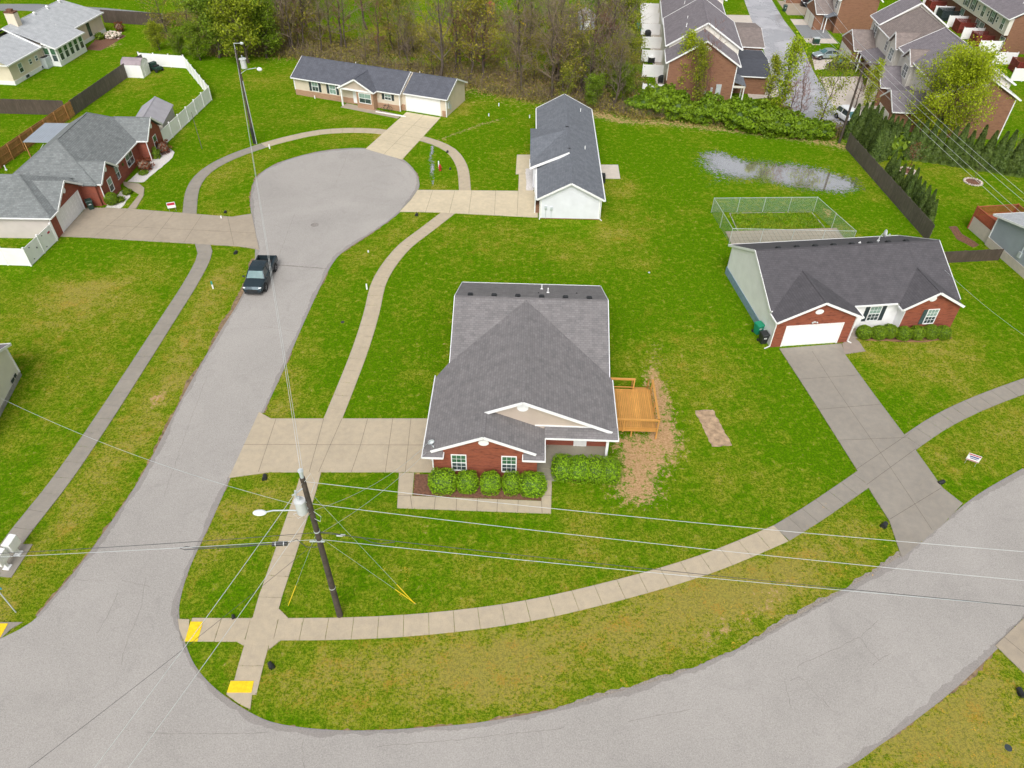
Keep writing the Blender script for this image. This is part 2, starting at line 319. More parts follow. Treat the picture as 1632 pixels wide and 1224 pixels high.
def smooth_line(pts, n=6):
    P = [Vector(p) for p in pts]; out = []
    for i in range(len(P)-1):
        p0, p1, p2, p3 = P[max(i-1, 0)], P[i], P[i+1], P[min(i+2, len(P)-1)]
        for k in range(n):
            t = k/n; out.append(.5*((2*p1)+(p2-p0)*t+(2*p0-5*p1+4*p2-p3)*t*t+(3*p1-p0-3*p2+p3)*t**3))
    out.append(P[-1]); return out
def resample(P, step):
    L = [0]
    for a, b in zip(P, P[1:]): L.append(L[-1]+(b-a).length)
    n = max(1, round(L[-1]/step)); out = []; j = 0
    for i in range(n+1):
        t = L[-1]*i/n
        while j < len(L)-2 and L[j+1] < t: j += 1
        out.append(P[j].lerp(P[j+1], (t-L[j])/max(1e-9, L[j+1]-L[j])))
    return out
def normals2d(P):
    out = []
    for i in range(len(P)):
        d = P[min(i+1, len(P)-1)]-P[max(i-1, 0)]; n = Vector((-d.y, d.x, 0)); out.append(n.normalized() if n.length else n)
    return out
def px(l, z=0): return [G(u, v, z) for u, v in l]
def sheet(name, poly, z, mat, kind='structure', thick=.06, label=None):
    """flat polygon (any outline) with a small thickness"""
    from mathutils.geometry import tessellate_polygon
    P = [Vector((p[0], p[1], z)) for p in poly]; n = len(P)
    area = sum(P[i].x*P[(i+1) % n].y-P[(i+1) % n].x*P[i].y for i in range(n))
    if area < 0: P = P[::-1]
    b = MB(); tri = tessellate_polygon([P]); b.add(P, [t if (P[t[1]]-P[t[0]]).cross(P[t[2]]-P[t[0]]).z > 0 else t[::-1] for t in tri])
    if thick:
        Q = [p-Vector((0, 0, thick)) for p in P]; b.add(P+Q, [(i, n+i, n+(i+1) % n, (i+1) % n) for i in range(n)])
    o = b.build(name, mat)
    if kind: o['kind'] = kind
    return o
def jag(P, amp, step=.5, seed=1):
    r = random.Random(seed); Q = resample(P, step); N = normals2d(Q); ph = r.random()*9
    return [q+n*amp*(r.uniform(-1, 1)*.6+.8*sin(i*.31+ph)*.6) for i, (q, n) in enumerate(zip(Q, N))]
def strips(lines, w, z, name, mat, kind='structure', parent=None):
    b = MB()
    for ln in lines:
        for a, c in zip(ln, ln[1:]):
            d = (c-a); 
            if d.length < 1e-5: continue
            n = Vector((-d.y, d.x, 0)).normalized()*w/2; b.add([Vector((p.x, p.y, z)) for p in (a-n, c-n, c+n, a+n)], [(0, 1, 2, 3)])
    o = b.build(name, mat, parent)
    if kind and parent is None: o['kind'] = kind
    return o
# ------------------------------------------------------------ the ground: one sheet to the horizon
xs = np.concatenate([[-3000, -1200, -500, -250, -160], np.arange(-115, 115.1, .6), [160, 250, 500, 1200, 3000]])
ys = np.concatenate([[-2000, -600, -150, -40, -5], np.arange(6, 175.1, .6), [200, 260, 400, 900, 3000]])
XX, YY = np.meshgrid(xs, ys); mask = np.zeros((3,)+XX.shape)
def blob(ch, u, v, r, s=1, ry=None, z=0):
    c = G(u, v); d = ((XX-c.x)/r)**2+((YY-c.y)/(ry or r))**2; mask[ch] += s*np.exp(-d*1.2)
def streak(ch, pts, r, s=1):
    P = resample(px(pts), max(.8, r*.7)); acc = np.zeros(XX.shape)
    for p in P: acc = np.maximum(acc, np.exp(-(((XX-p.x)/r)**2+((YY-p.y)/r)**2)*1.2))
    mask[ch] += s*acc
# channel 0: yellowed grass
for a in [((1020, 350), 4, .55), ((990, 300), 3, .5), ((985, 375), 3, .55), ((870, 400), 6, .35), ((760, 390), 5, .3), ((1040, 420), 3, .25), ((60, 540), 7, .35), ((180, 450), 6, .25), ((120, 470), 4, .35), ((250, 120), 4, .4), ((230, 140), 5, .35), ((100, 200), 3, .5),
          ((1100, 560), 8, .35), ((950, 880), 5, .25), ((1400, 590), 5, .35), ((1500, 560), 6, .3), ((700, 960), 5, .2), ((1500, 290), 8, .35), ((430, 130), 4, .4), ((560, 205), 4, .3), ((690, 310), 3, .4), ((780, 200), 5, .4), ((720, 175), 3, .4), ((60, 210), 3, .7)]:
    blob(0, *a[0], a[1], a[2])
streak(0, [(0, 960), (60, 900), (140, 800), (230, 680), (320, 520), (370, 430)], 2.4, .62)
streak(0, [(330, 340), (350, 290), (400, 250), (480, 225), (600, 215)], 2, .35)
streak(0, [(300, 960), (330, 880), (360, 810), (430, 790)], 1.6, .45); streak(0, [(440, 640), (500, 500), (560, 420), (660, 350)], 2, .35)
streak(0, [(420, 1090), (560, 1110), (760, 1095), (950, 1050), (1100, 1000), (1250, 940), (1380, 860)], 3.2, .62)
streak(0, [(560, 1060), (800, 1040), (1000, 990), (1150, 940), (1300, 880)], 2, .35)
streak(0, [(1500, 730), (1632, 680)], 3, .55); streak(0, [(1420, 1200), (1560, 1120), (1632, 1060)], 4, .62); streak(0, [(1632, 1150), (1500, 1220)], 3, .3)
for a in [((150, 500), 12, .14), ((60, 620), 9, .18), ((250, 560), 6, .1), ((120, 700), 8, .15), ((640, 560), 7, .15), ((1100, 560), 9, .2), ((760, 880), 9, .2), ((1000, 880), 8, .15), ((420, 150), 12, .15), ((760, 390), 9, .1), ((350, 840), 6, .2)]: blob(0, *a[0], a[1], a[2])
# channel 1: bare earth
for a in [((1052, 640), 1.1, .74, 3.0), ((1058, 700), 1.5, .76, 2.2), ((1022, 740), 2.0, .72, 2.0), ((1005, 780), 1.8, .52, 1.6), ((1040, 600), .8, .45, 2.0), ((1000, 705), 1.6, .5, 1.5), ((1046, 560), .8, .3, 1.8), ((1030, 790), 1.5, .3, 1.2)]: blob(1, *a[0], a[1], a[2], a[3])
for a in [((75, 207), 2.6, .75, 2), ((1590, 880), 1, .2), ((660, 755), 1, .5), ((185, 645), .7, .5), ((165, 675), .5, .6), ((245, 635), .6, .5), ((230, 95), 1.2, .3), ((175, 72), 2, .5), ((1320, 338), 1.2, .5)]: blob(1, *a[0], a[1], a[2], a[3] if len(a) > 3 else None)
streak(1, [(258, 640), (262, 620), (240, 650)], .4, .5)
streak(1, [(930, 175), (990, 192), (1060, 195), (1130, 203), (1200, 210), (1290, 222), (1340, 232)], 1.6, .55)
streak(1, [(700, 225), (745, 205), (800, 190)], .5, .5); streak(1, [(1120, 1020), (1200, 975), (1260, 930)], .8, .35)
for p in [(480, 78, 7), (720, 120, 7), (800, 125, 8), (880, 140, 8), (950, 150, 6)]: blob(1, p[0], p[1], p[2], .42)
for p in [(640, 60, 12), (480, 50, 9), (760, 60, 10), (860, 60, 9)]: blob(0, p[0], p[1], p[2], .5)
# channel 2: lush dark grass
for a in [((940, 220), 5, .5), ((820, 350), 5, .35), ((1090, 480), 9, .4), ((1190, 520), 6, .5), ((250, 180), 5, .2), ((100, 130), 8, .4), ((610, 640), 5, .3), ((1000, 500), 8, .25), ((700, 830), 4, .3), ((640, 440), 6, .3), ((1290, 640), 6, .5), ((1240, 600), 4, .5),
          ((900, 420), 8, .25), ((1240, 250), 8, .35), ((350, 100), 6, .3), ((1170, 460), 2, .4), ((860, 830), 3, .4), ((600, 600), 3, .3), ((980, 540), 4, .3), ((1550, 470), 6, .25)]: blob(2, *a[0], a[1], a[2])
streak(2, [(690, 830), (800, 838), (880, 836)], .5, .5); streak(2, [(880, 795), (975, 795)], .8, .4)
mask = np.clip(mask, 0, 1)
nx, ny = len(xs), len(ys)
V = np.stack([XX.ravel(), YY.ravel(), np.zeros(nx*ny)], 1)
I = np.arange(nx*ny).reshape(ny, nx); F = np.stack([I[:-1, :-1].ravel(), I[:-1, 1:].ravel(), I[1:, 1:].ravel(), I[1:, :-1].ravel()], 1)
k = NT('grass'); p = k.geo(); at = k.n('ShaderNodeAttribute', attribute_name='mask'); sp = k.n('ShaderNodeSeparateColor'); k.l(at.outputs['Color'], sp.inputs[0])
n0 = k.noise(p, .09, 5, .6); n1 = k.noise(p, .5, 5, .7); n2 = k.noise(p, 1.9, 5, .75, .5); n3 = k.noise(p, 5.5, 4, .85); n4 = k.noise(p, 15, 3, .85)
c_ = lambda n: k.math('SUBTRACT', n, .5)
dryf = k.math('ADD', k.math('ADD', sp.outputs[0], .05), k.math('MULTIPLY', c_(n0), 2.2)); dryf = k.math('ADD', dryf, k.math('MULTIPLY', c_(n1), 1.6))
dryf = k.math('ADD', dryf, k.math('MULTIPLY', c_(n2), 1.8)); dryf = k.math('SUBTRACT', dryf, k.math('MULTIPLY', sp.outputs[2], .55))
base = k.mix(k.ramp(dryf, -.50, .85), (.102, .225, .003), (.33, .305, .030))
fine = k.math('ADD', k.math('MULTIPLY', n3, .6), k.math('MULTIPLY', n4, .4))
base = k.mix(k.math('MULTIPLY', k.ramp(fine, .50, .595), .68), base, (.30, .38, .035))
base = k.mix(k.math('MULTIPLY', k.ramp(fine, .50, .405), .80), base, (.034, .10, .001))
base = k.mix(k.math('MULTIPLY', k.ramp(n2, .52, .62), .50), base, (.24, .30, .02))
brn = k.math('ADD', dryf, k.math('MULTIPLY', c_(k.noise(p, 6.5, 4, .85)), 3.0))
base = k.mix(k.math('MULTIPLY', k.ramp(brn, .65, 1.3), .45), base, (.38, .28, .10))
base = k.mix(k.math('MULTIPLY', k.ramp(k.math('MULTIPLY', k.noise(p, .8, 3), k.noise(p, 7, 3, .8)), .30, .36), k.math('MULTIPLY', sp.outputs[0], .7)), base, (.42, .24, .04))
dirt = k.math('ADD', sp.outputs[1], k.math('MULTIPLY', c_(n2), 2.0)); dirt = k.math('ADD', dirt, k.math('MULTIPLY', c_(n3), 1.7))
soil = k.mix(k.ramp(n3, .35, .65), (.33, .185, .09), (.58, .39, .215))
base = k.mix(k.ramp(dirt, .36, .66), base, soil)
k.col(base); k.rough(1.0); k.val(k.b, 'Specular IOR Level', .0)
k.bump(fine, .9, .12)
me = npmesh('ground', V, F, ['grass'])
ca = me.attributes.new('mask', 'FLOAT_COLOR', 'POINT'); ca.data.foreach_set('color', np.concatenate([mask.reshape(3, -1).T, np.ones((nx*ny, 1))], 1).astype(np.float32).ravel())
g = link(bpy.data.objects.new('ground', me)); g['kind'] = 'structure'

# ------------------------------------------------------------ roads
inner = [(-300, 1110), (-100, 1052), (0, 1018), (60, 983), (110, 925), (160, 860), (230, 755), (300, 620), (350, 533), (388, 470), (408, 412), (402, 345), (401, 312), (410, 283), (440, 262), (490, 246), (540, 238), (583, 237), (615, 243), (641, 254), (660, 273), (667, 296), (655, 317), (634, 340), (600, 365), (550, 398), (530, 418), (510, 455), (480, 520), (450, 590), (418, 658), (366, 760), (335, 830), (300, 905), (284, 960), (284, 992), (292, 1025), (310, 1065), (345, 1103), (400, 1140), (450, 1158), (540, 1167), (640, 1165), (760, 1155), (880, 1134), (980, 1107), (1080, 1077), (1180, 1035), (1270, 985), (1360, 935), (1437, 888), (1490, 845), (1560, 790), (1632, 748), (1800, 665), (2000, 600)]
outer = [(2300, 700), (1900, 800), (1700, 918), (1632, 985), (1590, 1029), (1520, 1095), (1450, 1150), (1400, 1185), (1345, 1222), (1200, 1290), (950, 1345), (500, 1380), (-300, 1380)]
IN = jag(smooth_line(px(inner), 5), .045, .35, 3); OUT = jag(smooth_line(px(outer), 5), .05, .4, 4)
sheet('road', IN+OUT, .012, 'asphalt')
def edge_dirt(pts, lo, hi, side, seed, name='dirt_edge', mat='edge_dirt', z=.006):
    r = random.Random(seed); Q = resample(smooth_line(px(pts), 5), .22); N = normals2d(Q); b = MB(); w = lo; L = []
    for q, n in zip(Q, N):
        w = min(hi, max(lo, w+r.uniform(-.09, .085))); L.append((q-n*side*.1, q+n*side*(w+r.uniform(0, .08))))
    for (a, c), (d, e) in zip(L, L[1:]): b.add([(p.x, p.y, z) for p in (a, d, e, c)], [(0, 1, 2, 3) if side > 0 else (3, 2, 1, 0)])
    o = b.build(name, mat); o['kind'] = 'structure'
edge_dirt(inner[3:11], .1, .55, 1, 5); edge_dirt(inner[11:17], .03, .25, 1, 6); edge_dirt(inner[18:31], .02, .2, 1, 7); edge_dirt(inner[31:36], .02, .3, 1, 8)
edge_dirt(inner[38:45], .02, .3, 1, 9); edge_dirt(inner[44:52], .04, .5, 1, 10, mat='gravel_grey'); edge_dirt(outer[3:9], .03, .3, 1, 11)
edge_dirt(inner[3:31], .03, .30, -1, 21, 'road_margin', 'asphalt_edge', .0145); edge_dirt(inner[31:54], .03, .30, -1, 22, 'road_margin', 'asphalt_edge', .0145); edge_dirt(outer[2:10], .03, .4, -1, 23, 'road_margin', 'asphalt_edge', .0145)
# cracks in the asphalt
def crack(pts, seed, amp=.12):
    r = random.Random(seed); P = resample(px(pts), .35); N = normals2d(P)
    return [p+n*r.uniform(-amp, amp) for p, n in zip(P, N)]
cr = [crack(l, i, .045) for i, l in enumerate([[(232, 920), (225, 970), (203, 1020), (192, 1060)], [(1270, 1062), (1330, 1035), (1370, 1015), (1400, 990)], [(1370, 1018), (1402, 1055)], [(1258, 1085), (1275, 1078), (1300, 1105), (1335, 1140)], [(440, 422), (500, 427), (520, 428)], [(556, 240), (545, 270), (533, 297)],
      [(232, 1168), (350, 1170), (430, 1168)], [(195, 925), (240, 935)], [(1250, 1085), (1262, 1130)], [(118, 924), (165, 925)], [(420, 520), (480, 530)], [(188, 945), (170, 985), (155, 1010)], [(330, 600), (300, 680), (262, 790)], [(1390, 1060), (1420, 1040)], [(600, 1190), (720, 1180), (900, 1160)], [(482, 1180), (484, 1224)], [(1000, 1150), (1100, 1130)], [(470, 340), (440, 420)]])]
strips(cr, .022, .0165, 'road_crack', 'crack')
strips([crack([(283, 960), (283, 992), (292, 1025), (298, 1040)], 50, .05), crack([(1180, 1035), (1270, 985), (1340, 945)], 51, .07)], .06, .0180, 'road_crack', 'crack')
edge_dirt([(440, 422), (520, 428)], .01, .02, 1, 12, 'road_crack', 'crack', .017)
sheet('road', px([(-120, 6), (60, 6.5), (170, 13), (260, 22), (262, 31), (160, 24), (40, 17), (-120, 17)]), .012, 'asphalt_dark')
town = px([(1170, -35), (1186, 0), (1200, 38), (1213, 70), (1228, 110), (1245, 160), (1262, 205), (1300, 216), (1352, 212), (1340, 190), (1318, 150), (1297, 115), (1275, 65), (1250, 33), (1230, 0), (1215, -35)])
sheet('road', town, .012, 'asphalt_wet')
# ------------------------------------------------------------ pavements: separate slabs with open joints
def path(pts, w=1.42, mat='concrete_tan', step=1.5, z=.040, name='sidewalk'):
    P = resample(smooth_line(px(pts), 8), .25); L = resample(P, step); N = normals2d(L); b = MB(); r = random.Random(len(pts)*7+int(pts[0][0]))
    for i in range(len(L)-1):
        a, c = L[i], L[i+1]; d = (c-a).normalized()*.012; dz = r.uniform(-.004, .004)
        q = [a+d-N[i]*w/2, c-d-N[i+1]*w/2, c-d+N[i+1]*w/2, a+d+N[i]*w/2]
        b.extr([Vector((p.x, p.y, z+dz)) for p in q], (0, 0, -.1))
    o = b.build(name, mat); o['kind'] = 'structure'; return o
path([(388, 1108), (392, 1092), (404, 1045), (412, 1018)]); path([(421, 988), (432, 948), (452, 890), (470, 835), (487, 785), (498, 745)])
path([(528, 674), (548, 625), (575, 555), (592, 500), (606, 446), (640, 398), (680, 366), (715, 339), (724, 331)])
path([(742, 312), (741, 303), (737, 268), (722, 243), (700, 230), (676, 222), (664, 219)], 1.35, 'concrete_tan')
path([(617, 211.5), (606, 209.5), (560, 208), (510, 211), (460, 221), (420, 232)], 1.45, 'concrete_tan'); path([(420, 232), (370, 250), (330, 272), (308, 300), (302, 342), (302, 352)], 1.45, 'concrete_grey')
path([(320, 380), (323, 389), (326, 408), (305, 450), (270, 505), (222, 580), (160, 675), (98, 765), (35, 845), (2, 890), (-60, 970)], 1.4, 'concrete_grey')
path([(300, 1003.5), (340, 1004), (395, 1004)], 1.5); path([(395, 1004), (440, 1003)], 1.5, step=1.5); path([(440, 1003), (545, 1002), (650, 997), (760, 986), (860, 970), (960, 947), (1060, 920), (1150, 890), (1245, 850)], 1.42)
path([(1245, 850), (1300, 816), (1371, 767), (1392, 752)], 1.42, 'concrete_grey'); path([(1435, 716), (1453, 703), (1500, 672), (1560, 643), (1640, 613), (1720, 588), (1850, 556), (2050, 520)], 1.42, 'concrete_grey')
for q in ([(361, 1107), (368, 1085), (405, 1085), (399, 1131), (380, 1121)], [(284, 987), (302, 987.5), (300, 1023), (294, 1023), (286, 1003)]): sheet('sidewalk', px(q), .044, 'concrete_tan')
# flared corners where the two walks cross
for q in ([(411, 989), (398, 989), (412, 975)], [(440, 988), (462, 988), (444, 970)], [(405, 1019), (374, 1021), (400, 1036)], [(430, 1019), (450, 1019), (428, 1036)]):
    sheet('sidewalk', px(q), .046, 'concrete_tan')
def slab_area(name, poly, mat, joints, z=.045):
    o = sheet(name, px(poly), z, mat); strips([px(j) for j in joints], .028, z+.004, 'concrete_joint', 'joint'); return o
slab_area('driveway', [(413, 657), (432, 667.5), (700, 667.5), (700, 753), (430, 753), (365, 762)], 'concrete_tan',
          [[(388, 709), (700, 710)], [(440, 668), (412, 753)], [(516, 668), (493, 753)], [(545, 668), (527, 709), (508, 753)], [(586, 668), (575, 709), (560, 753)], [(626, 668), (614, 753)], [(655, 668), (646, 753)]])
slab_area('driveway', [(1242, 556), (1341, 548), (1347, 566), (1395, 632), (1455, 712), (1502, 778), (1534, 803), (1500, 838), (1437, 889), (1417, 830), (1366, 750), (1300, 645)], 'concrete_grey',
          [[(1305, 653), (1402, 645)], [(1338, 702), (1443, 698)], [(1365, 748), (1448, 692)], [(1381, 773), (1459, 716)], [(1294, 560), (1335, 624), (1405, 725), (1485, 845)], [(1273, 605), (1372, 598)], [(1418, 828), (1500, 778)]])
slab_area('driveway', [(93, 377), (139, 331), (205, 333), (370, 346), (401, 341), (413, 398), (380, 393), (140, 379)], 'concrete_dull',
          [[(170, 360), (408, 372)], [(247, 336), (195, 381)], [(278, 339), (243, 384)], [(322, 343), (293, 387)], [(363, 346), (373, 392)], [(205, 334), (150, 378)]])
slab_area('driveway', [(666, 303), (857, 305), (857, 347), (700, 339), (660, 338), (637, 338), (655, 319)], 'concrete_pale', [[(725, 304), (716, 340)], [(752, 304), (747, 341)], [(790, 304), (788, 343)], [(826, 304), (824, 345)], [(690, 303), (678, 339)]])
slab_area('driveway', [(648, 179), (702, 188), (641, 254.5), (583, 237.5)], 'concrete_pale', [[(638, 196), (689, 207)], [(618, 211), (674, 222)], [(602, 222), (660, 236)], [(676, 183), (612, 246)]])
slab_area('driveway', [(1586, 1029), (1632, 985), (1720, 1060), (1700, 1140)], 'concrete_dull', [[(1600, 1016), (1690, 1090)]])
slab_area('front_walk', [(1342, 548), (1358, 536), (1369, 545), (1379, 560), (1346, 565)], 'concrete_old', [], .048)
slab_area('front_walk', [(204, 333), (216, 318), (222, 310), (207, 302), (198, 296), (196, 290), (222, 293), (230, 300), (229, 312), (217, 333)], 'concrete_dull', [], .048)
slab_area('front_walk', [(824, 247), (850, 247), (850, 278), (850, 305), (826, 305), (827, 278), (822, 278)], 'concrete_pale', [[(822, 278), (850, 278)]], .047)
slab_area('patio', [(955, 263), (985, 263), (988.5, 285), (956, 285)], 'concrete_town', [])
slab_area('front_walk', [(543, 171), (553, 165), (640, 184), (634, 189)], 'concrete_dull', [], .047)
slab_area('front_walk', [(636, 754), (660, 754), (657, 791), (863, 799), (866, 745), (880, 745), (878, 819), (633, 810)], 'concrete_tan', [[(654, 790), (657, 811)], [(694, 792), (692, 812.5)], [(728, 794), (727, 814)], [(761, 795), (760, 815)], [(793, 796.5), (792, 816)], [(826, 797.5), (825, 817)], [(863, 799), (864, 818.5)], [(864, 790), (879, 790)], [(634, 790), (657, 791)]], .043)
# tactile paving at the kerb ramps
def pad(q, label):
    P = px(q); b = MB(); b.extr([Vector((p.x, p.y, .068)) for p in P], (0, 0, -.03))
    for i in range(1, 10):
        for j in range(1, 16):
            c = P[0].lerp(P[1], i/10).lerp(P[3].lerp(P[2], i/10), j/16); b.cyl((c.x, c.y, .066), .018, .01, 6)
    tag(b.build('tactile_pad', 'yellow_pad'), label, 'paving pad', 'yellow tactile pads at the kerb ramps')
pad([(304, 991.5), (324, 991.5), (315, 1023), (295, 1023)], 'yellow tactile pad at the west end of the curved sidewalk')
pad([(368, 1086), (405, 1086), (401, 1104.5), (362, 1104.5)], 'yellow tactile pad across the foot of the short ramp down to the road')
pad([(-20, 994.5), (13.5, 994.5), (0, 1018), (-36, 1018)], 'yellow tactile pad at the left edge across the side street')
sheet('sidewalk', px([(-60, 992), (36, 992), (18, 1003), (0, 1019), (-60, 1026)]), .04, 'concrete_grey')
tag(sheet('manhole_cover', [G(501.5, 358.5)+Vector((.42*cos(a), .42*sin(a), 0)) for a in np.linspace(0, 6.1, 18)], .022, 'crack', None), 'grey round manhole cover set in the turning circle', 'manhole cover')
# bare rectangle, planting beds, gravel
sheet('bare_soil', jag(px([(1108, 655), (1137, 652), (1165, 709), (1134, 712), (1108, 655)]), .12, .3, 3), .006, 'soil')
sheet('planting_bed', px([(661, 756), (863, 756), (863, 798), (658, 790)]), .012, 'mulch')
sheet('planting_bed', px([(884, 748), (975, 748), (975, 768), (884, 766)]), .012, 'mulch')
sheet('planting_bed', jag(px([(1362, 528), (1515, 522), (1516, 538), (1440, 545), (1372, 541), (1362, 528)]), .05, .4), .012, 'mulch')
sheet('planting_bed', jag(px([(204, 290), (262, 235), (270, 236), (279, 243), (275, 252), (240, 280), (229, 291), (204, 290)]), .08, .4), .012, 'gravel_white')
sheet('planting_bed', jag(px([(169, 331), (193, 304), (206, 303), (208, 312), (193, 332), (169, 331)]), .08, .4), .012, 'gravel_white')
sheet('planting_bed', jag(px([(838, 270), (850, 268), (850, 304), (838, 304), (838, 270)]), .08, .3), .055, 'gravel_white')
sheet('planting_bed', jag(px([(136, 79), (160, 81), (202, 57), (182, 52), (160, 55), (136, 79)]), .1, .5), .012, 'mulch')
# ------------------------------------------------------------ standing water
def pool(name, pts, mat, z, peak=1.0, feather=2.5):
    P = px(pts); xs_ = [p.x for p in P]; ys_ = [p.y for p in P]
    gx = np.arange(min(xs_)-feather, max(xs_)+feather, .5); gy = np.arange(min(ys_)-feather, max(ys_)+feather, .5)
    A, B = np.meshgrid(gx, gy); inside = np.zeros(A.shape, bool); dmin = np.full(A.shape, 1e9); n = len(P)
    for i in range(n):
        a, b = P[i], P[(i+1) % n]
        c = ((a.y > B) != (b.y > B)) & (A < (b.x-a.x)*(B-a.y)/(b.y-a.y+1e-12)+a.x); inside ^= c
        dx, dy = b.x-a.x, b.y-a.y; t = np.clip(((A-a.x)*dx+(B-a.y)*dy)/(dx*dx+dy*dy), 0, 1); dmin = np.minimum(dmin, np.hypot(A-a.x-t*dx, B-a.y-t*dy))
    d = np.where(inside, dmin, -dmin); dep = np.clip(.5+.5*d/feather, 0, 1)*peak
    ny_, nx_ = A.shape; V = np.stack([A.ravel(), B.ravel(), np.full(A.size, z)], 1); I = np.arange(A.size).reshape(ny_, nx_)
    F = np.stack([I[:-1, :-1].ravel(), I[:-1, 1:].ravel(), I[1:, 1:].ravel(), I[1:, :-1].ravel()], 1)
    me = npmesh(name, V, F, [mat]); at = me.attributes.new('depth', 'FLOAT', 'POINT'); at.data.foreach_set('value', dep.astype(np.float32).ravel())
    o = link(bpy.data.objects.new(name, me)); o['kind'] = 'structure'
pool('puddle', [(1118, 246), (1150, 244), (1190, 258), (1260, 262), (1310, 272), (1362, 288), (1368, 300), (1330, 306), (1290, 301), (1230, 291), (1190, 284), (1160, 280), (1130, 270)], 'water', .02, .92, 2.6)
pool('puddle', [(1110, 243), (1145, 242), (1175, 262), (1180, 290), (1140, 294), (1115, 272)], 'water_thin', .03, .60, 3.2)
pool('puddle', [(1003, 20), (1013, 20), (1010, 80), (1003, 130), (996, 150), (990, 150), (997, 110), (1004, 70)], 'water_thin', .02, .66, 1.6)
pool('stream', [(688, 232), (692, 232), (690, 250), (692, 268), (692, 294), (688, 296), (687, 280), (684, 262), (686, 245)], 'water_thin', .02, .95, .35)
# ------------------------------------------------------------ house parts
def window(par, c, w, h, face=0, rows=2, cols=3, split=True, glass=('glass_reflect_green', 'glass'), frame='white', shutters=None, name='window', fw_=.07):
    """window centred at c (bottom middle) on a wall; its outward direction is local -y turned by face"""
    b = MB(); t = .05
    b.box(-w/2-fw_, -w/2, -t, .02, -fw_, h+fw_).box(w/2, w/2+fw_, -t, .02, -fw_, h+fw_).box(-w/2, w/2, -t, .02, h, h+fw_).box(-w/2, w/2, -t-.02, .02, -fw_, 0)
    if split: b.box(-w/2, w/2, -t+.005, .01, h/2-.03, h/2+.03)
    for i in range(1, cols):
        x = -w/2+w*i/cols; b.box(x-.012, x+.012, -.034, .005, 0, h)
    for j in range(1, rows*2):
        if split and j == rows: continue
        z = h*j/(rows*2); b.box(-w/2, w/2, -.030, .003, z-.012, z+.012)
    o = b.build(name, frame, par, loc=c, rz=face)
    g = MB(); g.mat(0).box(-w/2, w/2, -.022, -.004, h/2 if split else 0, h)
    if split: g.mat(1).box(-w/2, w/2, -.018, -.004, 0, h/2)
    g.build('pane', list(glass), o)
    if shutters:
        for s in (-1, 1):
            if s*2 in shutters[1:]: continue
            q = MB(); x0 = s*(w/2+fw_+.03); x1 = s*(w/2+fw_+.40); a, e = min(x0, x1), max(x0, x1)
            q.box(a, e, -.04, .01, -.05, h+.05)
            for kk in range(14): q.box(a+.05, e-.05, -.055, -.041, (h)*kk/14+.03, (h)*kk/14+.07)
            q.build('shutter', shutters[0], par, loc=c, rz=face)
    return o
def garage_door(par, c, w, h, face=0, name='garage_door'):
    b = MB(); b.box(-w/2, w/2, -.02, .02, 0, h)
    n = 4
    for j in range(n):
        for i in range(8):
            x0 = -w/2+w*i/8+.08; x1 = -w/2+w*(i+1)/8-.08; z0 = h*j/n+.09; z1 = h*(j+1)/n-.09
            b.box(x0, x1, -.032, -.0205, z0, z1)
    o = b.build(name, 'white', par, loc=c, rz=face)
    f = MB(); f.box(-w/2-.12, -w/2-.001, -.10, .03, 0, h+.12).box(w/2+.001, w/2+.12, -.10, .03, 0, h+.12).box(-w/2, w/2, -.10, .03, h+.001, h+.12)
    f.build('door_frame', 'white', o)
    return o
def wall_block(par, x0, x1, y0, y1, z0, z1, mat, ridge=None, name='wall'):
    """walls of a block; ridge=('x'|'y', z) adds gable ends"""
    b = MB()
    if ridge is None: b.box(x0, x1, y0, y1, z0, z1)
    elif ridge[0] == 'y': b.extr([(x0, y0, z0), (x1, y0, z0), (x1, y0, z1), ((x0+x1)/2 if len(ridge) < 3 else ridge[2], y0, ridge[1]), (x0, y0, z1)], (0, y1-y0, 0))
    else: b.extr([(x0, y0, z0), (x0, y1, z0), (x0, y1, z1), (x0, (y0+y1)/2 if len(ridge) < 3 else ridge[2], ridge[1]), (x0, y0, z1)], (x1-x0, 0, 0))
    return b.build(name, mat, par)
